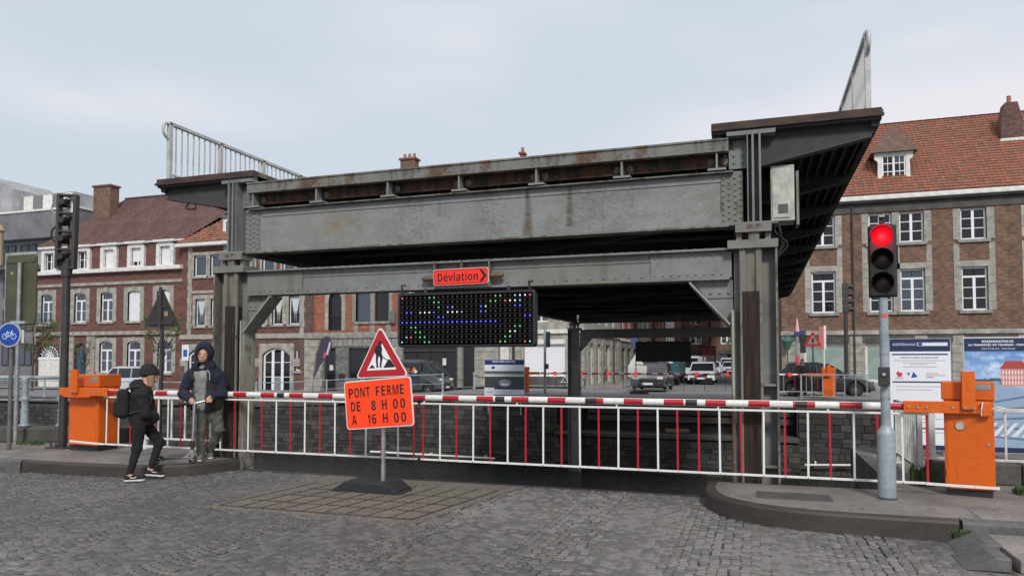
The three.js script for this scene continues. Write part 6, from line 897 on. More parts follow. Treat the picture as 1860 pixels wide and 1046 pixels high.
{
  const t = thing('box_truck', 'small truck with a teal box body parked behind the dark estate car', 'truck', [-5.75, 0, -49], 0, ST), tm = std([0.015, 0.09, 0.105], 0.5);
  part('box_body', RB(-1.0, 1.0, 0.55, 1.85, -2.2, 1.0, 0.05), tm, t); part('box_roof', ext([[-1.0, 1.84], [-0.85, 2.08], [0.85, 2.08], [1.0, 1.84]], 3.15).translate(0, 0, -2.18), std([0.45, 0.5, 0.52], 0.5), t); part('chassis', BX(-0.8, 0.8, 0.35, 0.55, -3.8, 1.0), M.black, t); part('cab', RB(-0.95, 0.95, 0.5, 1.7, -4.2, -2.25, 0.12), tm, t); part('rear_bumper', BX(-0.95, 0.95, 0.45, 0.62, 1.0, 1.1), M.black, t);
  for (const s of [-1, 1]) { for (const z of [-3.3, 0.1]) { const w = sub('wheel', t, [s * 0.85, 0.36, z]); part('tyre', new THREE.TorusGeometry(0.26, 0.1, 8, 20).rotateY(Math.PI / 2), tyreM, w); part('rim', CY(0.2, 0.2, 0.12, 14).rotateZ(Math.PI / 2).translate(0.06, 0, 0), rimM, w); } part('tail_light', B(0.14, 0.16, 0.04, s * 0.85, 0.68, 1.06), lampRed, t); }
  print('lettering', 1.1, 0.45, 256, (g, w, h) => { g.fillStyle = '#0e4a55'; g.fillRect(0, 0, w, h); g.fillStyle = '#b9c8cc'; rrect(g, w * 0.04, h * 0.06, w * 0.92, h * 0.6, h * 0.1); g.fill(); g.fillStyle = '#3a5d69'; g.fillRect(w * 0.2, h * 0.24, w * 0.6, h * 0.14); g.fillRect(w * 0.28, h * 0.46, w * 0.44, h * 0.08); }, t, [0.1, 1.5, 1.004]);
}
car('parked_van', 'white van parked ahead of the teal truck in the street', 'van', [-4.95, 0, -57], -Math.PI / 2, { ...VAN, c: [0.7, 0.7, 0.72] }, ST);
car('parked_van', 'grey white van second in line past the teal truck', 'van', [-5.1, 0, -63.5], -Math.PI / 2, { ...VAN, c: [0.55, 0.56, 0.58] }, ST);
car('moving_car', 'white car coming towards the bridge in the middle of the street', 'car', [-3.55, 0, -52.5], -Math.PI / 2, { ...HATCH, c: [0.72, 0.74, 0.74] }, ST);
car('parked_car', 'pale lilac car parked far down the street', 'car', [-4.7, 0, -85], -Math.PI / 2, { ...HATCH, c: [0.5, 0.52, 0.66] }, ST);
car('parked_car', 'pale blue car parked at the far bend of the street', 'car', [-3.0, 0, -90], -Math.PI / 2, { ...HATCH, c: [0.5, 0.58, 0.66] }, ST);
car('parked_van', 'pale van parked at the very end of the street', 'van', [-3.4, 0, -97], -Math.PI / 2, { ...VAN, c: [0.6, 0.64, 0.66] }, ST);

// ---------------------------------------------------------------- far bank furniture
function farBarrier(label, xc, dir, len) {
  const t = thing('far_barrier', label, 'barrier', [xc, 0, -33.6], 0, 'far road barriers');
  const c = sub('cabinet', t); part('housing', RB(-0.26, 0.26, 0.05, 1.15, -0.2, 0.2, 0.02), M.orange, c); part('lid', RB(-0.28, 0.28, 1.15, 1.3, -0.22, 0.22, 0.02), M.orange, c); part('upright_plate', RB(-0.08, 0.08, 0.9, 1.42, 0.2, 0.28, 0.01, 1), M.orange, c);
  part('boom', [rod([0, 1.0, 0.28], [dir * len, 1.0, 0.28], 0.042, 10)], M.white, t); part('arm_plate', RB(dir > 0 ? 0 : -0.9, dir > 0 ? 0.9 : 0, 0.94, 1.06, 0.2, 0.33, 0.01, 1), M.orange, t);
  for (let k = 0; k < Math.floor(len / 0.5) - 1; k++) part('red_band', rod([dir * (1.0 + k * 0.5), 1.0, 0.28], [dir * (1.25 + k * 0.5), 1.0, 0.28], 0.044, 10), M.red, t);
  part('lower_rail', rod([dir * 0.5, 0.28, 0.28], [dir * len, 0.28, 0.28], 0.014, 6), M.white, t);
  const g = muv(clean(rod([0, 0.28, 0], [0, 0.98, 0], 0.012, 6))); for (let k = 1; k < len / 0.45; k++) raw('hanging_bar', g, k % 2 ? M.red : M.railGrey, t).position.set(dir * k * 0.45, 0, 0.28);
  return t;
}
const fl = farBarrier('far barrier crossing the street end with red warning lamps along its boom', -10.75, 1, 9.9), fr = farBarrier('far barrier with its orange cabinet in front of the black hatchback', 2.9, -1, 3.2);
const lampG = new THREE.MeshStandardMaterial({ color: RGB(0.4, 0.02, 0.02), emissive: RGB(1, 0.03, 0.02), emissiveIntensity: 0.75 });
const warnLamp = (t, x) => { const l = sub('warning_lamp', t, [x, 1.0, 0.34]); part('lamp_lens', new THREE.SphereGeometry(0.085, 14, 8).scale(1, 1, 0.5), lampG, l); part('lamp_rim', new THREE.TorusGeometry(0.085, 0.014, 6, 18), M.black, l); };
for (const x of [-9.06, -7.78, -6.5, -5.22, -2.52, -1.22]) warnLamp(fl, x + 10.75);
warnLamp(fr, -1.55);
function farPost(name, label, cat, x, z, h, r, m, f) { const t = thing(name, label, cat, [x, hF(x), z]); part('post', CY(r, r * 0.9, h, 12), m, t); if (f) f(t); return t; }
farPost('signal_post', 'grey signal post with a side-on black signal head before the white roller shutter', 'traffic light', -9.75, -34, 3.3, 0.07, M.greyPaint, (t) => { const h = sub('signal_head', t, [0.14, 2.25, 0]); part('case', RB(-0.05, 0.1, 0, 0.75, -0.13, 0.13, 0.02), M.black, h); part('box', RB(-0.12, 0.06, -1.05, -0.8, 0.02, 0.15, 0.02), M.darkMetal, h); });
farPost('signal_post', 'thin grey post with a dark cone lamp above the printed project panel', 'lamp post', -12.35, -34, 3.6, 0.06, M.greyPaint, (t) => { part('cone_lamp', lathe([[0.02, 0.55], [0.1, 0.5], [0.28, 0.12], [0.26, 0.08], [0, 0.1]], 14).translate(-0.32, 2.2, 0), M.black, t); part('arm', rod([0, 2.6, 0], [-0.32, 2.72, 0], 0.025, 8), M.black, t); });
farPost('signal_post', 'dark square post behind the printed project panel', 'post', -11.5, -34.4, 3.7, 0.08, M.darkMetal);
farPost('signal_pole', 'slim dark multi lamp signal pole in front of the brown brick house', 'signal', 4.08, -38, 3.9, 0.1, M.darkMetal, (t) => { for (let k = 0; k < 4; k++) { part('lamp_box', RB(-0.13, 0.13, 3.9 + k * 0.36, 4.22 + k * 0.36, -0.12, 0.12, 0.02), M.darkMetal, t); part('lamp_hood', lathe([[0.13, 0], [0.11, 0.22], [0.09, 0.22]], 10).rotateZ(-Math.PI / 2).translate(0.12, 4.06 + k * 0.36, 0), M.black, t); } });
farPost('traffic_light', 'post with side-on signal and red white beacon tip beside the wall lantern', 'traffic light', 1.78, -35.5, 2.7, 0.055, M.greyPaint, (t) => { part('beacon', lathe([[0.06, 0], [0.1, 0.05], [0.06, 0.3], [0.02, 0.62], [0, 0.63]], 10).translate(0, 2.9, 0), std([0.7, 0.42, 0.4], 0.6), t); const h = sub('signal_head', t, [0.12, 1.95, 0]); part('case', RB(0, 0.24, 0, 0.85, -0.12, 0.12, 0.03), M.black, h); part('red_collar', CY(0.09, 0.09, 0.5, 10, 0, 1.35, 0), std([0.5, 0.1, 0.12], 0.6), t); part('lower_lamp', lathe([[0.12, 0], [0.09, 0.2], [0.07, 0.2]], 10).rotateZ(-Math.PI / 2).translate(0.1, 1.2, 0), M.black, t); });
farPost('warning_sign', 'red bordered triangular signal warning sign in front of the shop glass', 'road sign', 2.32, -33.9, 2.4, 0.03, M.black, (t) => { const q = sub('triangle', t, [0, 2.45, 0.05]); part('plate', ext(roundTri(0.75, 0.03), 0.015), M.red, q); part('field', ext(roundTri(0.45, 0.02), 0.004).translate(0, 0, 0.0155), std([0.25, 0.2, 0.19], 0.6), q); part('symbol', B(0.09, 0.2, 0.004, 0, 0.02, 0.022), M.black, q); });
farPost('sign_post', 'bent white post with a red and white striped plate seen edge-on', 'sign', 2.85, -35, 2.1, 0.035, M.white, (t) => { part('striped_plate', RB(-0.2, 0.0, 2.1, 3.1, -0.03, 0.03, 0.02), std([0.5, 0.14, 0.13], 0.6), t); part('white_edge', RB(0.0, 0.1, 2.1, 3.15, -0.02, 0.02, 0.01), M.white, t); });
farPost('street_lantern', 'green wall lantern with hanging bracket at the corner of the brown brick house', 'lamp', 1.62, -42.6, 2.2, 0.03, M.darkMetal, (t) => { part('lantern', lathe([[0.1, 0], [0.28, 0.45], [0.32, 0.5], [0.05, 0.75], [0, 0.9]], 8).translate(0, 2.2, 0), std([0.05, 0.12, 0.1], 0.5), t); part('street_name_plate', RB(0.35, 0.95, 2.95, 3.25, 0.0, 0.03, 0.01, 1), std([0.02, 0.04, 0.16], 0.5), t); });
farPost('parking_sign', 'small white sign with blue parking symbol beside the man in the hood', 'road sign', -34.25, -37, 3.0, 0.04, M.galv, (t) => { part('plate', RB(-0.27, 0.27, 2.15, 3.15, 0.04, 0.06, 0.01, 1), M.white, t); part('blue_field', RB(-0.15, 0.15, 2.4, 2.85, 0.06, 0.065, 0.004, 1), std([0.02, 0.08, 0.42], 0.5), t); });
farPost('bicycle_route_sign', 'small round blue sign on a thin post before the white arched door', 'road sign', -29.2, -36, 2.2, 0.03, M.galv, (t) => { part('disc', CY(0.2, 0.2, 0.02, 24).rotateX(Math.PI / 2).translate(0, 2.05, 0.05), M.white, t); part('blue_face', CY(0.175, 0.175, 0.006, 24).rotateX(Math.PI / 2).translate(0, 2.05, 0.065), std([0.02, 0.08, 0.42], 0.5), t); });
farPost('dark_post', 'slender dark red post along the street side of the corner house', 'post', -8.6, -46, 3.4, 0.06, std([0.08, 0.03, 0.03], 0.6));
{ // feather flag
  const t = thing('feather_flag', 'dark purple feather flag on a pole before the stone shop front', 'flag', [-26.9, hF(-26.9), -40]);
  part('flag_pole', tube([[0, 0, 0], [0.05, 1.2, 0], [0.25, 2.6, 0], [0.6, 3.5, 0], [1.05, 3.72, 0], [1.3, 3.5, 0]], 0.018), M.darkMetal, t);
  const P = [[0.06, 0.95], [0.12, 1.4], [0.28, 2.6], [0.6, 3.45], [0.95, 3.7], [1.25, 3.6], [1.42, 3.25], [1.3, 2.85], [0.9, 2.3], [0.5, 1.8]], g = ext(P, 0.01, {}); part('flag_cloth', g, std([0.05, 0.04, 0.06], 0.85), t);
  part('flag_print', ext([[0.95, 2.55], [1.1, 2.5], [1.32, 3.3], [1.2, 3.35]], 0.003).translate(0, 0, 0.0115), std([0.5, 0.42, 0.55], 0.8), t); part('flag_logo', ext([[0.72, 2.35], [0.9, 2.3], [1.0, 2.6], [0.85, 2.7]], 0.003).translate(0, 0, 0.0116), std([0.45, 0.08, 0.14], 0.8), t);
}
{ // printed project panel on the far quay
  const t = thing('notice_board', 'white and blue project panel on the far quay above the middle of the barrier', 'notice board', [-11.1, -0.3, -31.85]);
  part('panel', BX(-0.98, 0.98, 0, 1.95, -0.03, 0), M.white, t); for (const x of [-0.8, 0.8]) part('leg', BX(x - 0.03, x + 0.03, -0.6, 1.9, -0.09, -0.03), M.galv, t);
  print('printed_face', 1.94, 1.93, 512, (g, w, h) => { g.fillStyle = '#d9dde4'; g.fillRect(0, 0, w, h); g.fillStyle = '#1d2f63'; g.fillRect(0, 0, w, h * 0.12); fit(g, 'PROJET SEINE-ESCAUT EST', w * 0.2, w * 0.78, h * 0.025, h * 0.065, 'bold', 'sans-serif', '#e6ebf4'); g.fillRect(w * 0.18, h * 0.16, w * 0.08, h * 0.06); g.fillStyle = '#55584f'; g.fillRect(0, h * 0.27, w, h * 0.1); g.fillStyle = '#9aa3a0'; g.fillRect(0, h * 0.33, w, h * 0.04); g.fillStyle = '#3c423f'; g.fillRect(0, h * 0.4, w, h * 0.27); g.fillStyle = '#8792a0'; g.beginPath(); g.ellipse(w * 0.52, h * 0.56, w * 0.16, h * 0.09, 0, 0, 7); g.fill(); g.fillStyle = '#e2e6ea'; g.fillRect(w * 0.43, h * 0.57, w * 0.18, h * 0.04); g.fillStyle = '#1d2f63'; g.fillRect(w * 0.25, h * 0.66, w * 0.75, h * 0.05); g.fillRect(w * 0.25, h * 0.84, w * 0.75, h * 0.045); fit(g, 'Wallonie', w * 0.05, w * 0.2, h * 0.76, h * 0.79, 'bold', 'sans-serif', '#b03a40'); fit(g, '?', w * 0.17, w * 0.21, h * 0.87, h * 0.95, 'bold', 'sans-serif', '#222'); g.fillStyle = '#b9bdc4'; g.fillRect(w * 0.3, h * 0.75, w * 0.6, h * 0.012); g.fillRect(w * 0.3, h * 0.78, w * 0.5, h * 0.012); }, t, [0, 0.975, 0.003]);
}
// railings on the far quay
function pipeRail(label, x0, x1, z, gap, m) { const t = thing('quay_handrail', label, 'railing', [x0, 0, z]), L = x1 - x0, n = Math.round(L / gap); for (let k = 0; k <= n; k++) { const x = L * k / n, y = hF(x0 + x); part('post', lathe([[0.1, 0], [0.1, 0.04], [0.06, 0.08], [0.055, 0.5], [0.08, 0.53], [0.05, 0.57], [0.045, 0.95], [0.06, 0.98], [0, 1.05]], 8).translate(x, y - 0.02, 0), m, t); if (k < n) { const y2 = hF(x0 + L * (k + 1) / n); for (const h of [0.5, 0.95]) part('rail', rod([x, y + h, 0], [L * (k + 1) / n, y2 + h, 0], h > 0.9 ? 0.03 : 0.018, 6), m, t); } } return t; }
pipeRail('pipe handrail with iron posts along the far quay left of the bridge', -58, -14.5, -32.5, 2.2, M.greyPaint);
barRailing('grey bar railing on the far quay in front of the black hatchback', [1.75, 0.0, -32.5], 0, 12, 0.12, 1.02, M.greyPaint, 0.42, 0.03);
{ const t = thing('mooring_rail', 'thin white rail fixed low on the far quay wall near the water', 'rail', [0, -2.85, -31.7]); part('rail', rod([-18, 0, 0], [-11.5, -0.06, 0], 0.05, 8), M.white, t); for (const x of [-17.5, -14.8, -12]) part('bracket', BX(x - 0.03, x + 0.03, -0.05, 0.05, -0.35, 0), M.white, t); }
{ const t = thing('mooring_rail', 'short white rail on the far quay wall right of the near column', 'rail', [0, -2.5, -31.7]); part('rail', rod([1.8, -0.1, 0], [5.4, 0.05, 0], 0.045, 8), M.white, t); for (const x of [2.2, 5]) part('bracket', BX(x - 0.03, x + 0.03, -0.1, 0.05, -0.35, 0), M.white, t); }
{ const t = thing('drain_pipe', 'short rusty drain pipe lying on the quay ledge under the bridge', 'pipe', [-3.3, -1.45, -32.3], 0.3); part('pipe', [new THREE.CylinderGeometry(0.1, 0.1, 1.0, 14, 1, true).rotateZ(Math.PI / 2)], std([0.24, 0.14, 0.09], 0.8, { side: THREE.DoubleSide }), t); part('pipe_collar', new THREE.TorusGeometry(0.105, 0.025, 8, 16).rotateY(Math.PI / 2).translate(-0.5, 0, 0), std([0.12, 0.09, 0.07], 0.8), t); }
{ // bicycle
  const t = thing('bicycle', 'parked bicycle leaning by the corner house behind the far left portal column', 'bicycle', [-10.3, 0, -41.2]), tb = (a, b, r = 0.02) => rod(a, b, r, 6);
  for (const x of [-0.55, 0.55]) { const w = sub('wheel', t, [x, 0.34, 0]); part('tyre', new THREE.TorusGeometry(0.32, 0.022, 6, 28), tyreM, w); part('spokes', Array.from({ length: 8 }, (_, k) => rod([0, 0, 0], [0.31 * Math.cos(k * 0.785), 0.31 * Math.sin(k * 0.785), 0], 0.004, 4)), M.galv, w); }
  part('frame', [tb([-0.55, 0.34, 0], [-0.12, 0.36, 0]), tb([-0.12, 0.36, 0], [-0.25, 0.85, 0]), tb([-0.55, 0.34, 0], [-0.22, 0.75, 0]), tb([-0.22, 0.75, 0], [0.38, 0.82, 0]), tb([-0.12, 0.36, 0], [0.4, 0.74, 0]), tb([0.55, 0.34, 0], [0.36, 0.92, 0])], M.white, t); part('saddle', RB(-0.4, -0.14, 0.88, 0.94, -0.07, 0.07, 0.025), M.black, t); part('handlebar', tube([[0.36, 0.98, -0.28], [0.42, 1.0, -0.1], [0.42, 1.0, 0.1], [0.36, 0.98, 0.28]], 0.015), M.black, t);
}
// young trees, thin spring leaves
function tree(label, x, z, h, cr, n, seed) {
  const t = thing('young_tree', label, 'tree', [x, hF(x), z], 0, 'young trees on the far quay'), q = rng(seed), G = [rod([0, 0, 0], [0.05, h * 0.55, 0], 0.09, 8, 0.06)], tips = [];
  for (let k = 0; k < 16; k++) { const a = q() * 6.28, y0 = h * (0.38 + 0.3 * q()), L = cr * (0.55 + 0.5 * q()), p = [0.04 + Math.cos(a) * L, y0 + h * (0.12 + 0.25 * q()), Math.sin(a) * L]; G.push(rod([0.04, y0 * 0.95, 0], p, 0.03, 5, 0.01)); for (let j = 0; j < 3; j++) { const e = [p[0] + (q() - 0.5) * cr, p[1] + (q() - 0.3) * cr * 0.7, p[2] + (q() - 0.5) * cr]; G.push(rod(p, e, 0.012, 4, 0.005)); tips.push([p, e]); } }
  G.push(rod([0.05, h * 0.55, 0], [0.0, h * 0.92, 0.05], 0.06, 6, 0.015)); tips.push([[0.05, h * 0.6, 0], [0, h * 0.95, 0]]);
  part('trunk', G, std([0.06, 0.05, 0.045], 0.9), t);
  const lg = new THREE.BufferGeometry(); lg.setAttribute('position', new THREE.Float32BufferAttribute([0, 0, 0, 0.05, 0.06, 0.012, 0, 0.14, 0, 0, 0, 0, 0, 0.14, 0, -0.05, 0.06, 0.012], 3)); lg.computeVertexNormals(); lg.setAttribute('uv', new THREE.Float32BufferAttribute([0, 0, 1, 0, 1, 1, 0, 0, 1, 1, 0, 1], 2));
  const im = new THREE.InstancedMesh(lg, new THREE.MeshPhysicalMaterial({ color: RGB(1, 1, 1), roughness: 0.9, transmission: 0.3, thickness: 0, side: THREE.DoubleSide }), n); im.name = 'crown'; im.userData.kind = 'stuff'; im.castShadow = true;
  for (let k = 0; k < n; k++) { const [a, b] = tips[(q() * tips.length) | 0], u = q(), s = 0.6 + 0.8 * q(); im.setMatrixAt(k, M4(lerp(a[0], b[0], u) + (q() - 0.5) * 0.35, lerp(a[1], b[1], u) + (q() - 0.5) * 0.35, lerp(a[2], b[2], u) + (q() - 0.5) * 0.35, q() * 6.28, s, s, s, (q() - 0.5) * 2.2, (q() - 0.5) * 2.2)); const v = 0.7 + 0.6 * q(); im.setColorAt(k, RGB(0.13 * v, 0.16 * v, 0.05 * v)); } t.add(im);
}
tree('young tree with sparse spring leaves behind the blue bicycle sign', -49.3, -38.5, 4.9, 1.25, 900, 4);
tree('thin young tree with few leaves behind the black triangular sign', -36.6, -37.5, 5.2, 1.15, 650, 9);
tree('slender bare young tree before the long red mansion between the signal pole and sign', -44.5, -38.5, 3.6, 0.6, 60, 15);
// weeds against the kerbs and walls
function weed(label, x, y, z, n, h, w, seed) { const t = thing('weed', label, 'plant', [x, y, z], 0, 'weeds in the paving'), q = rng(seed), g = []; for (let k = 0; k < n; k++) { const a = q() * 6.28, r = w * Math.sqrt(q()), L = h * (0.5 + 0.6 * q()), bx = Math.cos(a) * r, bz = Math.sin(a) * r * 0.5, lx = bx + (q() - 0.5) * L, lz = bz + (q() - 0.5) * L * 0.6, ww = 0.008 + 0.01 * q(); const b = new THREE.BufferGeometry(); b.setAttribute('position', new THREE.Float32BufferAttribute([bx - ww, 0, bz, bx + ww, 0, bz, (bx + lx) / 2 + ww * 1.3, L * 0.6, (bz + lz) / 2, bx - ww, 0, bz, (bx + lx) / 2 + ww * 1.3, L * 0.6, (bz + lz) / 2, (bx + lx) / 2 - ww, L * 0.6, (bz + lz) / 2, (bx + lx) / 2 - ww, L * 0.6, (bz + lz) / 2, (bx + lx) / 2 + ww * 1.3, L * 0.6, (bz + lz) / 2, lx, L * 0.85, lz], 3)); b.computeVertexNormals(); b.setAttribute('uv', new THREE.Float32BufferAttribute(new Float32Array(18), 2)); g.push(b); } const o = part('leaves', g, std([0.045, 0.075, 0.022], 0.8, { side: THREE.DoubleSide }), t); o.userData.kind = 'stuff'; }
weed('small green weed in the kerb joint near the wedge ramp', 1.69, 0.0, -7.375, 40, 0.14, 0.04, 3); weed('tuft of green weeds behind the right orange cabinet', 2.75, 0.176, -9.1, 90, 0.13, 0.16, 5); weed('leafy weeds between the right cabinet and the off-white railing', 1.78, 0.176, -9.42, 60, 0.28, 0.12, 7); weed('mossy weeds below the cast iron quay railing', -11.9, 0.156, -9.3, 60, 0.09, 0.3, 8); weed('dry weeds on the quay ledge beside the far portal column', -8.7, -1.55, -31.6, 70, 0.4, 0.4, 11);
// the same works sign facing the other way on the far bank, and street clutter
{ const o = scene.children.find((c) => c.name === 'works_sign'); copy(o, 'works sign seen from behind on the far bank in front of the dark estate car', [-5.55, 0, -35.4], Math.PI - 0.1); }
{ const t = thing('advert_case', 'standing advertising case with a red and white poster down the street', 'advert', [-4.35, 0, -71]); part('case', RB(-0.75, 0.75, 0.2, 3.0, -0.15, 0.15, 0.04), M.darkMetal, t); part('foot', BX(-0.5, 0.5, 0, 0.2, -0.12, 0.12), M.black, t); part('poster', BX(-0.62, 0.62, 0.5, 2.1, 0.15, 0.16), std([0.55, 0.52, 0.48], 0.6), t); part('poster_band', BX(-0.62, 0.62, 2.1, 2.8, 0.15, 0.161), std([0.4, 0.06, 0.07], 0.6), t); }
for (const [x, z, h, lb] of [[-7.9, -58, 4.6, 'tall thin lamp post beside the terrace houses'], [-7.7, -76, 4.8, 'second thin lamp post further down the terrace'], [0.4, -60, 4.4, 'thin lamp post on the pavement opposite the terrace']]) farPost('street_lamp', lb, 'street lamp', x, z, h, 0.06, M.darkMetal, (t) => { part('arm', rod([0, h, 0], [0.7, h + 0.25, 0], 0.03, 6), M.darkMetal, t); part('lamp_head', RB(0.5, 1.0, h + 0.2, h + 0.32, -0.1, 0.1, 0.03), M.darkMetal, t); });
for (const [x, z, lb] of [[-6.2, -57.5, 'hanging shop sign on the red brick terrace house'], [-8.3, -66, 'hanging shop sign on the cream terrace house']]) { const t = thing('shop_sign', lb, 'sign', [-9.3, 0, z]); part('bracket', rod([-0.5, 3.5, 0], [0.5, 3.5, 0], 0.03, 6), M.black, t); part('board', RB(-0.1, 0.6, 2.7, 3.4, -0.05, 0.05, 0.03), z < -60 ? std([0.3, 0.06, 0.05], 0.6) : std([0.05, 0.1, 0.2], 0.6), t); }
tree('dark leafy tree at the far bend of the street', -1.9, -97, 5.6, 1.7, 1500, 27);
for (const [x, z, w] of [[-6.9, -44.5, 'nearest of the three dark bollards'], [-6.9, -47.5, 'middle of the three dark bollards'], [-6.9, -50.5, 'farthest of the three dark bollards']]) { const t = thing('bollard', w + ' on the pavement beside the corner house', 'bollard', [x, 0, z], 0, 'bollards beside the corner house'); part('shaft', lathe([[0.09, 0], [0.09, 0.05], [0.06, 0.1], [0.055, 0.85], [0.075, 0.88], [0.06, 0.98], [0, 1.02]], 10), M.darkMetal, t); }
for (let k = 0; k < 5; k++) { const t = thing('bollard', ['leftmost', 'second from the left', 'middle', 'fourth from the left', 'rightmost'][k] + ' of the chained grey bollards before the garage', 'bollard', [-23.5 + k * 1.9, hF(-23.5 + k * 1.9), -40.2], 0, 'chained bollards before the garage'); part('shaft', lathe([[0.1, 0], [0.1, 0.05], [0.07, 0.1], [0.06, 0.8], [0.09, 0.84], [0.07, 0.95], [0, 1.0]], 10), M.greyPaint, t); part('chain', tube([[0, 0.8, 0], [0.9, 0.62, 0], [1.85, 0.8, 0]], 0.02, 14, 5), M.darkMetal, t); }
// ---------------------------------------------------------------- people: one smooth surface from joints, clothes over it
function netMesh(f, lo, hi, cell) { // surface of f = 0 by surface nets
  const n = [0, 1, 2].map((k) => Math.ceil((hi[k] - lo[k]) / cell) + 1), [nx, ny, nz] = n, val = new Float32Array(nx * ny * nz), id = (i, j, k) => i + nx * (j + ny * k);
  for (let k = 0; k < nz; k++) for (let j = 0; j < ny; j++) for (let i = 0; i < nx; i++) val[id(i, j, k)] = f(lo[0] + i * cell, lo[1] + j * cell, lo[2] + k * cell);
  const vi = new Int32Array(nx * ny * nz).fill(-1), V = [], I = [];
  for (let k = 0; k < nz - 1; k++) for (let j = 0; j < ny - 1; j++) for (let i = 0; i < nx - 1; i++) {
    let c = 0, sx = 0, sy = 0, sz = 0, m = 0; const q = [];
    for (let a = 0; a < 8; a++) { const v = val[id(i + (a & 1), j + (a >> 1 & 1), k + (a >> 2))]; q.push(v); if (v < 0) m++; }
    if (m === 0 || m === 8) continue;
    for (let a = 0; a < 8; a++) for (const b of [1, 2, 4]) { if (a & b) continue; const e = a | b; if ((q[a] < 0) === (q[e] < 0)) continue; const t = q[a] / (q[a] - q[e]); sx += (a & 1) + (b === 1 ? t : 0); sy += (a >> 1 & 1) + (b === 2 ? t : 0); sz += (a >> 2) + (b === 4 ? t : 0); c++; }
    vi[id(i, j, k)] = V.length / 3; V.push(lo[0] + (i + sx / c) * cell, lo[1] + (j + sy / c) * cell, lo[2] + (k + sz / c) * cell);
  }
  for (let k = 1; k < nz - 1; k++) for (let j = 1; j < ny - 1; j++) for (let i = 1; i < nx - 1; i++) {
    const v = val[id(i, j, k)] < 0;
    const quad = (a, b, c, d, flip) => { if (a < 0 || b < 0 || c < 0 || d < 0) return; flip ? I.push(a, c, b, a, d, c) : I.push(a, b, c, a, c, d); };
    if (v !== (val[id(i + 1, j, k)] < 0)) quad(vi[id(i, j - 1, k - 1)], vi[id(i, j, k - 1)], vi[id(i, j, k)], vi[id(i, j - 1, k)], !v);
    if (v !== (val[id(i, j + 1, k)] < 0)) quad(vi[id(i - 1, j, k - 1)], vi[id(i - 1, j, k)], vi[id(i, j, k)], vi[id(i, j, k - 1)], !v);
    if (v !== (val[id(i, j, k + 1)] < 0)) quad(vi[id(i - 1, j - 1, k)], vi[id(i, j - 1, k)], vi[id(i, j, k)], vi[id(i - 1, j, k)], !v);
  }
  const g = new THREE.BufferGeometry(); g.setAttribute('position', new THREE.Float32BufferAttribute(V, 3)); g.setIndex(I); g.computeVertexNormals();
  // smooth normals kept; uv in metres
  const uv = new Float32Array(V.length / 3 * 2); for (let i = 0; i < V.length / 3; i++) { uv[2 * i] = V[3 * i] + V[3 * i + 2]; uv[2 * i + 1] = V[3 * i + 1]; } g.setAttribute('uv', new THREE.BufferAttribute(uv, 2)); return g;
}
const smin = (a, b, k) => { const h = Math.max(k - Math.abs(a - b), 0) / k; return Math.min(a, b) - h * h * k * 0.25; };
const cap = (a, b, ra, rb = ra, sz = 1) => { const d = [b[0] - a[0], b[1] - a[1], b[2] - a[2]], L = d[0] * d[0] + d[1] * d[1] + d[2] * d[2] || 1e-9; return (x, y, z) => { const p = [x - a[0], y - a[1], z - a[2]], t = clamp((p[0] * d[0] + p[1] * d[1] + p[2] * d[2]) / L); return Math.hypot(p[0] - d[0] * t, p[1] - d[1] * t, (p[2] - d[2] * t) * sz) / 1 - lerp(ra, rb, t); }; };
const ell = (c, r) => (x, y, z) => { const p = [(x - c[0]) / r[0], (y - c[1]) / r[1], (z - c[2]) / r[2]], k = Math.hypot(...p); return (k - 1) * Math.min(...r); };
const rbx = (c, h, r) => (x, y, z) => { const a = Math.abs(x - c[0]) - h[0] + r, b = Math.abs(y - c[1]) - h[1] + r, d = Math.abs(z - c[2]) - h[2] + r; return Math.hypot(Math.max(a, 0), Math.max(b, 0), Math.max(d, 0)) + Math.min(Math.max(a, b, d), 0) - r; };
const uni = (list, k) => (x, y, z) => { let d = 9; for (const f of list) d = smin(d, f(x, y, z), k); return d; };
const cut = (f, g) => (x, y, z) => Math.max(f(x, y, z), g(x, y, z));
const wrinkle = (f, a, s, seed) => (x, y, z) => { const d = f(x, y, z); return Math.abs(d) > 0.05 ? d : d + a * (fbm(x * s * 0.21 + 0.5 + z * 0.3, y * s * 0.21 + 0.5, 8, 3, seed) - 0.5) * 2; };
const cloth = (c, seed) => std(c, 0.92, { map: rep(T.blotch, 0.5), bumpMap: rep(T.speck, 0.06), bumpScale: 0.0008 });
const skin = std([0.5, 0.28, 0.2], 0.6), skinW = std([0.56, 0.33, 0.26], 0.6);
function hand(h, dir, m) { // palm with four curled fingers and a thumb; h wrist, dir: +1/-1 thumb side along x
  const L = [cap(h, [h[0] + 0.01 * dir, h[1] - 0.03, h[2] + 0.06], 0.03, 0.034)]; const base = [h[0] + 0.01 * dir, h[1] - 0.03, h[2] + 0.06];
  for (let k = 0; k < 4; k++) { const x = base[0] + dir * (-0.033 + k * 0.021), len = [0.03, 0.036, 0.038, 0.033][k]; L.push(cap([x, base[1] + 0.008, base[2]], [x, base[1] + 0.004, base[2] + len], 0.0095, 0.009), cap([x, base[1] + 0.004, base[2] + len], [x, base[1] - 0.03, base[2] + len + 0.006], 0.009, 0.0085), cap([x, base[1] - 0.03, base[2] + len + 0.006], [x, base[1] - 0.042, base[2] + len - 0.02], 0.0085, 0.008)); }
  L.push(cap([h[0] + dir * 0.03, h[1] - 0.02, h[2] + 0.02], [h[0] + dir * 0.048, h[1] - 0.045, h[2] + 0.06], 0.013, 0.011), cap([h[0] + dir * 0.048, h[1] - 0.045, h[2] + 0.06], [h[0] + dir * 0.035, h[1] - 0.066, h[2] + 0.085], 0.011, 0.009));
  return uni(L, 0.008);
}
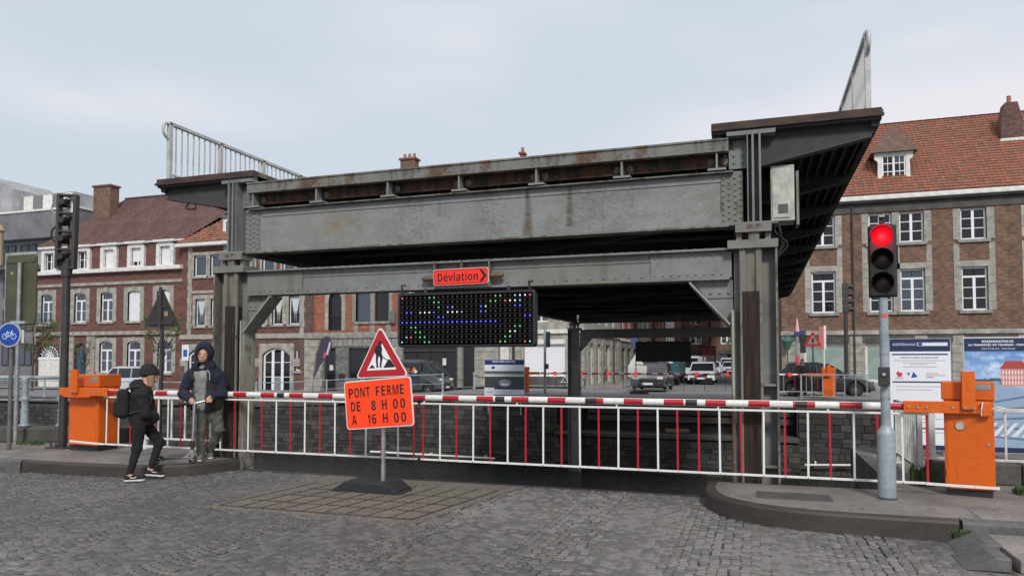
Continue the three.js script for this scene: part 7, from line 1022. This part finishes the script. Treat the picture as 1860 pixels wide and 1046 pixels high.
function shoe(toe, heel, h, tilt) { return uni([cap([heel[0], heel[1] + 0.035, heel[2]], [toe[0], toe[1] + 0.03, toe[2]], 0.043, 0.038), cap([heel[0], heel[1] + 0.06, heel[2]], [lerp(heel[0], toe[0], 0.45), heel[1] * 0.55 + toe[1] * 0.45 + 0.055, lerp(heel[2], toe[2], 0.45)], 0.04, 0.036)], 0.03); }
const MANP = [-7.63, 0.157, -8.6];
{ // man in a navy hooded jacket, hands on the scooter; x runs to the picture's right, z towards the viewer
  const t = thing('person', 'person in navy hooded jacket and grey green trousers holding a scooter by the barrier', 'person', MANP, 0.72);
  const hd = [-0.005, 1.53, 0.05];
  const head = uni([ell(hd, [0.078, 0.108, 0.095]), ell([hd[0] - 0.012, hd[1] - 0.065, hd[2] + 0.03], [0.052, 0.052, 0.06]), cap([hd[0] - 0.022, hd[1] + 0.0, hd[2] + 0.088], [hd[0] - 0.026, hd[1] - 0.03, hd[2] + 0.108], 0.011, 0.016), ell([hd[0] - 0.018, hd[1] + 0.028, hd[2] + 0.078], [0.05, 0.012, 0.02]), ell([hd[0] - 0.022, hd[1] - 0.066, hd[2] + 0.082], [0.024, 0.012, 0.016]), ell([hd[0] + 0.078, hd[1] - 0.005, hd[2]], [0.012, 0.03, 0.02]), ell([hd[0] - 0.08, hd[1] - 0.005, hd[2]], [0.012, 0.03, 0.02]), cap([0.0, 1.44, 0.01], [0.01, 1.3, -0.02], 0.055, 0.062)], 0.02);
  const torso = uni([cap([0.01, 1.18, -0.03], [0.03, 0.85, -0.03], 0.14, 0.13), cap([-0.13, 1.22, -0.03], [0.15, 1.22, -0.03], 0.07, 0.07), cap([-0.05, 0.8, -0.03], [0.1, 0.8, -0.03], 0.1, 0.1)], 0.08);
  const armP = [[[-0.19, 1.2, -0.03], [-0.27, 0.97, 0.0], [-0.16, 0.885, 0.17]], [[0.22, 1.2, -0.03], [0.255, 0.96, 0.02], [0.08, 0.905, 0.18]]], arms = armP.flatMap(([a, b, c]) => [cap(a, b, 0.055, 0.045), cap(b, c, 0.043, 0.032)]);
  const legP = [[[-0.03, 0.8, -0.02], [-0.045, 0.43, 0.03], [-0.02, 0.09, 0.0]], [[0.115, 0.8, -0.02], [0.215, 0.44, -0.0], [0.1, 0.1, -0.18]]], legs = legP.flatMap(([a, b, c]) => [cap(a, b, 0.085, 0.06), cap(b, c, 0.055, 0.04)]);
  const body = netMesh(uni([torso, ...arms, ...legs, cap([0, 1.42, 0.01], [0.01, 1.2, -0.02], 0.055, 0.07)], 0.03), [-0.42, 0.04, -0.32], [0.42, 1.46, 0.3], 0.02);
  const hg = netMesh(head, [-0.12, 1.34, -0.08], [0.12, 1.66, 0.19], 0.007);
  const h1 = netMesh(hand([-0.155, 0.9, 0.18], 1), [-0.24, 0.78, 0.12], [-0.06, 0.96, 0.34], 0.0055), h2 = netMesh(hand([0.085, 0.92, 0.19], -1), [-0.01, 0.8, 0.13], [0.17, 0.98, 0.35], 0.0055);
  const bm = raw('body', mergeGeometries([body, hg, h1, h2]), skin, t);
  for (const s of [-1, 1]) part('eye', ell2([hd[0] - 0.02 + s * 0.03, hd[1] + 0.008, hd[2] + 0.082], [0.013, 0.006, 0.006]), std([0.02, 0.015, 0.012], 0.3), bm);
  part('eyebrow', [ell2([hd[0] - 0.05, hd[1] + 0.033, hd[2] + 0.087], [0.02, 0.005, 0.007])], std([0.03, 0.02, 0.015], 0.8), bm); part('eyebrow', [ell2([hd[0] + 0.012, hd[1] + 0.033, hd[2] + 0.088], [0.02, 0.005, 0.007])], std([0.03, 0.02, 0.015], 0.8), bm);
  part('mouth', ell2([hd[0] - 0.024, hd[1] - 0.066, hd[2] + 0.094], [0.021, 0.005, 0.006]), std([0.3, 0.1, 0.085], 0.5), bm);
  part('stubble', ell2([hd[0] - 0.02, hd[1] - 0.097, hd[2] + 0.055], [0.045, 0.022, 0.036]), std([0.24, 0.145, 0.11], 0.9), bm);
  raw('grey_sweater', netMesh(wrinkle(uni([(x, y, z) => torso(x, y, z) - 0.018, cap([0.0, 1.32, 0.0], [0.0, 1.26, 0.0], 0.082, 0.1)], 0.04), 0.014, 14, 4), [-0.3, 0.7, -0.24], [0.34, 1.4, 0.24], 0.014), cloth([0.27, 0.275, 0.27]), t);
  const openF = (x, y, z) => { const c = -0.045 - (1.3 - y) * 0.02, w = 0.075 + (y < 1.0 ? 0.0 : 0.01); return z > 0.0 ? w - Math.abs(x - c) : 1; };   // the open front
  const coat = uni([(x, y, z) => torso(x, y, z) - 0.048, ...armP.flatMap(([a, b, c]) => [cap(a, b, 0.078, 0.068), cap(b, [lerp(b[0], c[0], 0.95), lerp(b[1], c[1], 0.95), lerp(b[2], c[2], 0.95)], 0.066, 0.05)]), cap([-0.02, 0.9, -0.03], [0.12, 0.86, -0.03], 0.15, 0.155)], 0.04);
  const shellC = (x, y, z) => { const d = coat(x, y, z); return Math.max(d, -d - 0.03, 0.70 + 0.06 * clamp(-x * 3) - y, y - 1.33, Math.min(openF(x, y, z), 1)); };
  const arm2 = uni(armP.flatMap(([a, b, c]) => [cap(a, b, 0.08, 0.07), cap(b, [lerp(b[0], c[0], 0.95), lerp(b[1], c[1], 0.95), lerp(b[2], c[2], 0.95)], 0.069, 0.053)]), 0.03);
  const sleeves = wrinkle(arm2, 0.016, 14, 6);
  raw('jacket', netMesh(wrinkle(shellC, 0.012, 9, 3), [-0.42, 0.65, -0.3], [0.44, 1.36, 0.28], 0.011), cloth([0.032, 0.027, 0.026]), t);
  raw('sleeves', netMesh((x, y, z) => sleeves(x, y, z) - 0.004, [-0.42, 0.78, -0.2], [0.44, 1.36, 0.28], 0.0125), cloth([0.012, 0.017, 0.038]), t);
  raw('shoulder_yoke', netMesh((x, y, z) => Math.max(coat(x, y, z) - 0.004, 1.1 + 0.9 * Math.max(0, 0.12 - Math.abs(x - 0.01)) - y, y - 1.36, z > 0 ? 0.1 - Math.abs(x + 0.045) : -1), [-0.34, 1.05, -0.26], [0.38, 1.4, 0.26], 0.0125), cloth([0.012, 0.017, 0.038]), t);
  const hood = uni([ell([hd[0] + 0.008, hd[1] + 0.03, hd[2] - 0.025], [0.135, 0.165, 0.145]), cap([-0.07, 1.36, 0.03], [0.08, 1.36, 0.02], 0.085, 0.085), ell([0.01, 1.32, -0.06], [0.15, 0.09, 0.11])], 0.06), faceHole = ell([hd[0] - 0.024, hd[1] - 0.025, hd[2] + 0.13], [0.077, 0.125, 0.16]);
  raw('hood', netMesh((x, y, z) => { const d = hood(x, y, z); return Math.max(d, -d - 0.028, -faceHole(x, y, z), -cap([-0.03, 1.38, 0.14], [-0.04, 1.24, 0.2], 0.07, 0.08)(x, y, z)); }, [-0.2, 1.2, -0.24], [0.22, 1.76, 0.2], 0.009), cloth([0.012, 0.018, 0.036]), t);
  part('drawstring', tube([[0.045, 1.31, 0.13], [0.075, 1.26, 0.15], [0.08, 1.16, 0.16]], 0.006), M.railGrey, t);
  const tr = uni([...legP.flatMap(([a, b, c]) => [cap(a, b, 0.105, 0.078), cap(b, [c[0], c[1] + 0.03, c[2]], 0.075, 0.058)]), cap([-0.02, 0.82, -0.03], [0.09, 0.82, -0.03], 0.115, 0.115)], 0.035);
  raw('trousers', netMesh(wrinkle((x, y, z) => Math.max(tr(x, y, z), y - 0.9), 0.016, 14, 9), [-0.2, 0.06, -0.32], [0.32, 0.94, 0.18], 0.0125), cloth([0.105, 0.108, 0.09]), t);
  for (const [toe, heel] of [[[-0.04, 0.01, 0.16], [-0.01, 0.012, -0.05]], [[0.11, 0.01, -0.08], [0.1, 0.02, -0.25]]]) { raw('shoe', netMesh((x, y, z) => Math.max(shoe(toe, heel)(x, y, z), 0.018 - y), [heel[0] - 0.12, 0, heel[2] - 0.1], [toe[0] + 0.12, 0.16, toe[2] + 0.08], 0.008), cloth([0.16, 0.17, 0.13]), t); raw('sole', netMesh((x, y, z) => Math.max(shoe(toe, heel)(x, y, z) - 0.006, y - 0.03, 0.001 - y), [heel[0] - 0.12, -0.01, heel[2] - 0.1], [toe[0] + 0.12, 0.06, toe[2] + 0.08], 0.007), M.white, t); }
}
function ell2(c, r) { return new THREE.SphereGeometry(1, 12, 8).scale(...r).translate(...c); }
{ // kick scooter
  const t = thing('kick_scooter', 'black and silver kick scooter held upright by the person in the navy hood', 'scooter', MANP, 0.72), z = 0.29;
  part('deck', ext([[-0.56, 0.075], [-0.5, 0.1], [-0.12, 0.085], [-0.1, 0.07], [-0.16, 0.062], [-0.5, 0.06]], 0.1, { bevel: 0.008 }).translate(0, 0, z - 0.05), std([0.03, 0.03, 0.032], 0.45), t); part('deck_edge', [BX(-0.5, -0.14, 0.062, 0.084, z + 0.052, z + 0.058)], M.chrome, t);
  part('rear_brake', tube([[-0.5, 0.1, z], [-0.58, 0.12, z], [-0.64, 0.08, z]], 0.018), M.black, t);
  part('steering_tube', rod([-0.13, 0.14, z], [-0.115, 0.86, z - 0.02], 0.02, 12), M.chrome, t); part('clamp', CY(0.028, 0.028, 0.12, 14, -0.13, 0.2, z), M.black, t); part('neck', [bar([-0.13, 0.08, z], [-0.25, 0.08, z], 0.05, 0.03), bar([-0.13, 0.2, z], [-0.22, 0.09, z], 0.035, 0.03)], M.chrome, t); part('fork', [BX(-0.15, -0.11, 0.05, 0.18, z - 0.032, z - 0.02), BX(-0.15, -0.11, 0.05, 0.18, z + 0.02, z + 0.032)], M.chrome, t);
  part('handlebar', [rod([-0.3, 0.83, z - 0.02], [-0.11, 0.84, z - 0.02], 0.013, 10), rod([-0.11, 0.84, z - 0.02], [0.12, 0.9, z - 0.03], 0.013, 10)], M.chrome, t);
  part('grip', rod([-0.33, 0.83, z - 0.02], [-0.17, 0.837, z - 0.02], 0.024, 12), M.rubber, t); part('grip', rod([0.02, 0.875, z - 0.025], [0.14, 0.905, z - 0.03], 0.02, 12), M.rubber, t);
  for (const x of [-0.125, -0.6]) { const w = sub('wheel', t, [x, 0.057, z]); part('tyre', new THREE.TorusGeometry(0.042, 0.014, 8, 20), M.rubber, w); part('hub', CY(0.032, 0.032, 0.02, 14).rotateX(Math.PI / 2).translate(0, 0, -0.01), std([0.2, 0.2, 0.21], 0.4), w); }
}
const WOMP = [-7.79, 0.004, -7.66];
{ // woman in black walking towards the man, seen from her right side
  const t = thing('person', 'person in black jacket and black woollen hat walking towards the hooded person', 'person', WOMP, 0.8);
  const hd = [0.075, 1.40, 0.0];
  const head = uni([ell(hd, [0.092, 0.108, 0.075]), ell([hd[0] + 0.04, hd[1] - 0.065, 0], [0.055, 0.048, 0.05]), cap([hd[0] + 0.092, hd[1] - 0.0, 0], [hd[0] + 0.112, hd[1] - 0.028, 0], 0.01, 0.014), ell([hd[0] + 0.075, hd[1] + 0.03, 0], [0.02, 0.012, 0.045]), ell([hd[0] + 0.084, hd[1] - 0.066, 0], [0.016, 0.012, 0.022]), cap([0.04, 1.33, 0], [0.0, 1.18, 0], 0.05, 0.058)], 0.02);
  const torso = uni([cap([-0.02, 1.1, 0], [-0.0, 0.85, 0], 0.105, 0.115), cap([-0.02, 1.14, -0.11], [-0.02, 1.14, 0.11], 0.06, 0.06)], 0.07);
  const armP = [[[-0.02, 1.13, 0.17], [0.03, 0.9, 0.2], [0.12, 0.845, 0.12]], [[-0.02, 1.13, -0.17], [0.02, 0.9, -0.2], [0.12, 0.845, -0.12]]];
  const legP = [[[-0.03, 0.78, 0.08], [-0.06, 0.44, 0.07], [-0.145, 0.09, 0.07]], [[0.0, 0.78, -0.08], [0.21, 0.49, -0.07], [0.105, 0.14, -0.07]]];
  const body = netMesh(uni([torso, ...armP.flatMap(([a, b, c]) => [cap(a, b, 0.048, 0.04), cap(b, c, 0.038, 0.028)]), ...legP.flatMap(([a, b, c]) => [cap(a, b, 0.075, 0.052), cap(b, c, 0.05, 0.033)]), cap([0.04, 1.32, 0], [0.0, 1.1, 0], 0.05, 0.06), cap([-0.145, 0.1, 0.07], [-0.13, 0.06, 0.07], 0.033, 0.04), cap([0.105, 0.14, -0.07], [0.11, 0.1, -0.07], 0.033, 0.04)], 0.03), [-0.3, 0.01, -0.3], [0.34, 1.36, 0.3], 0.02);
  const bm = raw('body', mergeGeometries([body, netMesh(head, [-0.05, 1.26, -0.12], [0.22, 1.52, 0.12], 0.007), netMesh(hand([0.07, 0.86, 0.03], 1), [0.0, 0.75, -0.03], [0.16, 0.93, 0.19], 0.006)]), skinW, t);
  for (const s of [-1, 1]) { part('eye', ell2([hd[0] + 0.082, hd[1] + 0.008, s * 0.03], [0.006, 0.006, 0.012]), std([0.02, 0.015, 0.012], 0.3), bm); } part('mouth', ell2([hd[0] + 0.097, hd[1] - 0.066, 0], [0.005, 0.005, 0.018]), std([0.32, 0.11, 0.1], 0.5), bm);
  const hair = uni([cap([hd[0] + 0.03, hd[1] - 0.02, 0.07], [hd[0] + 0.045, hd[1] - 0.2, 0.07], 0.03, 0.014), cap([hd[0] + 0.03, hd[1] - 0.02, -0.07], [hd[0] + 0.05, hd[1] - 0.2, -0.06], 0.03, 0.014), cap([hd[0] - 0.0, hd[1] - 0.03, 0.06], [hd[0] + 0.01, hd[1] - 0.14, 0.075], 0.04, 0.022)], 0.02); raw('hair', netMesh(wrinkle(hair, 0.004, 40, 5), [0.0, 1.14, -0.14], [0.2, 1.46, 0.14], 0.008), std([0.33, 0.2, 0.09], 0.7, { map: rep(T.blotch, 0.05, 0.4) }), t);
  raw('woollen_hat', netMesh(wrinkle(uni([(x, y, z) => Math.max(ell([hd[0] - 0.012, hd[1] + 0.04, 0], [0.118, 0.125, 0.098])(x, y, z), hd[1] + 0.01 - 0.16 * (x - hd[0]) * -1.2 - y), cap([hd[0] - 0.09, hd[1] + 0.0, 0], [hd[0] + 0.08, hd[1] + 0.035, 0], 0.04, 0.028)].map((f, i) => i ? (x, y, z) => Math.max(ell([hd[0] - 0.005, hd[1] + 0.02, 0], [0.122, 0.06, 0.102])(x, y, z), Math.abs(y - (hd[1] + 0.025 + 0.16 * (x - hd[0]))) - 0.035) : f), 0.015), 0.003, 40, 8), [-0.1, 1.32, -0.14], [0.24, 1.6, 0.14], 0.008), cloth([0.02, 0.02, 0.021]), t);
  const jk = uni([(x, y, z) => torso(x, y, z) - 0.045, cap([-0.02, 1.0, 0], [0.01, 0.8, 0], 0.15, 0.17), ell([0.1, 0.84, 0.1], [0.1, 0.09, 0.1]), cap([0.0, 1.2, 0], [-0.03, 1.24, 0], 0.1, 0.11), ell([-0.085, 1.27, 0], [0.075, 0.075, 0.11]), ...armP.flatMap(([a, b, c]) => [cap(a, b, 0.078, 0.068), cap(b, [lerp(b[0], c[0], 1.0), lerp(b[1], c[1], 1.0), lerp(b[2], c[2], 1.0)], 0.066, 0.05)])], 0.04);
  raw('jacket', netMesh(wrinkle((x, y, z) => Math.max(jk(x, y, z), 0.745 + 0.1 * x - y, -ell([0.05, 1.33, 0], [0.085, 0.09, 0.08])(x, y, z)), 0.015, 14, 12), [-0.28, 0.7, -0.32], [0.3, 1.4, 0.32], 0.011), cloth([0.012, 0.012, 0.013]), t);
  const tr = uni([...legP.flatMap(([a, b, c]) => [cap(a, b, 0.09, 0.062), cap(b, [lerp(b[0], c[0], 0.93), lerp(b[1], c[1], 0.93), c[2]], 0.06, 0.042)]), cap([-0.01, 0.82, -0.05], [-0.01, 0.82, 0.05], 0.115, 0.115)], 0.035); raw('trousers', netMesh(wrinkle(tr, 0.008, 18, 14), [-0.26, 0.06, -0.24], [0.34, 0.94, 0.24], 0.0115), cloth([0.011, 0.011, 0.012]), t);
  for (const [toe, heel] of [[[0.0, 0.004, 0.075], [-0.16, 0.006, 0.07]], [[0.24, 0.02, -0.075], [0.09, 0.045, -0.07]]]) {
    const s = shoe(toe, heel), fl = (x) => lerp(heel[1], toe[1], clamp((x - heel[0]) / (toe[0] - heel[0])));
    raw('shoe', netMesh((x, y, z) => Math.max(s(x, y, z), fl(x) + 0.018 - y, y - fl(x) - 0.088), [heel[0] - 0.08, -0.02, toe[2] - 0.1], [toe[0] + 0.08, 0.2, toe[2] + 0.1], 0.0075), cloth([0.016, 0.016, 0.017]), t);
    raw('sole', netMesh((x, y, z) => Math.max(s(x, y, z) - 0.006, y - fl(x) - 0.03, fl(x) + 0.001 - y), [heel[0] - 0.08, -0.03, toe[2] - 0.1], [toe[0] + 0.08, 0.12, toe[2] + 0.1], 0.006), M.white, t);
    part('side_stripe', tube([[heel[0] + 0.02, fl(heel[0]) + 0.06, toe[2] + 0.042], [lerp(heel[0], toe[0], 0.4), fl(0) + 0.052, toe[2] + 0.043], [lerp(heel[0], toe[0], 0.62), fl(toe[0]) + 0.066, toe[2] + 0.036]], 0.006, 12, 5), M.white, t);
  }
}
{
  const t = thing('backpack', 'black backpack worn by the person in the black woollen hat', 'backpack', WOMP, 0.8);
  raw('pack', netMesh(wrinkle(uni([rbx([-0.235, 1.03, 0], [0.075, 0.19, 0.125], 0.055), rbx([-0.3, 0.97, 0], [0.05, 0.11, 0.1], 0.04)], 0.03), 0.005, 14, 2), [-0.4, 0.8, -0.2], [-0.12, 1.28, 0.2], 0.0115), cloth([0.014, 0.014, 0.016]), t);
  for (const s of [-1, 1]) part('shoulder_strap', tube([[-0.2, 1.22, s * 0.11], [-0.04, 1.255, s * 0.13], [0.09, 1.13, s * 0.13], [0.06, 0.98, s * 0.17], [-0.16, 0.9, s * 0.14]], 0.014), M.rubber, t);
  part('zip', tube([[-0.345, 1.0, -0.07], [-0.362, 1.04, 0], [-0.345, 1.0, 0.07]], 0.004), M.darkMetal, t);
}
{ // person by the black hatchback on the far quay
  const t = thing('person', 'dark clothed person standing beside the black hatchback on the far quay', 'person', [1.95, 0.0, -34.9], 0.3);
  const bd = uni([ell([0, 1.56, 0], [0.08, 0.11, 0.095]), cap([0, 1.47, 0], [0, 1.38, 0], 0.055), cap([0.0, 1.28, 0], [0, 0.9, 0], 0.15, 0.14), cap([-0.19, 1.34, 0], [-0.24, 1.05, 0.03], 0.055, 0.045), cap([-0.24, 1.05, 0.03], [-0.2, 0.82, 0.12], 0.04, 0.033), cap([0.19, 1.34, 0], [0.24, 1.05, 0.03], 0.055, 0.045), cap([0.24, 1.05, 0.03], [0.2, 0.82, 0.12], 0.04, 0.033), cap([-0.08, 0.86, 0], [-0.09, 0.45, 0.02], 0.085, 0.06), cap([-0.09, 0.45, 0.02], [-0.09, 0.07, 0], 0.055, 0.04), cap([0.08, 0.86, 0], [0.09, 0.45, 0.02], 0.085, 0.06), cap([0.09, 0.45, 0.02], [0.09, 0.07, 0], 0.055, 0.04), cap([-0.09, 0.04, -0.04], [-0.1, 0.03, 0.15], 0.04, 0.03), cap([0.09, 0.04, -0.04], [0.1, 0.03, 0.15], 0.04, 0.03)], 0.03);
  raw('body', netMesh(bd, [-0.36, -0.02, -0.24], [0.36, 1.72, 0.26], 0.02), skin, t);
  raw('clothing', netMesh((x, y, z) => Math.max(bd(x, y, z) - 0.025, y - 1.4, 0.06 - y), [-0.4, 0.0, -0.28], [0.4, 1.5, 0.3], 0.02), cloth([0.015, 0.015, 0.017]), t); raw('hair', netMesh((x, y, z) => Math.max(ell([0, 1.58, -0.01], [0.088, 0.108, 0.1])(x, y, z), 1.58 + (z > 0.02 ? 0.045 : -0.04) - y), [-0.12, 1.45, -0.14], [0.12, 1.74, 0.14], 0.012), cloth([0.03, 0.02, 0.015]), t);
}
renderer.render(scene, camera);
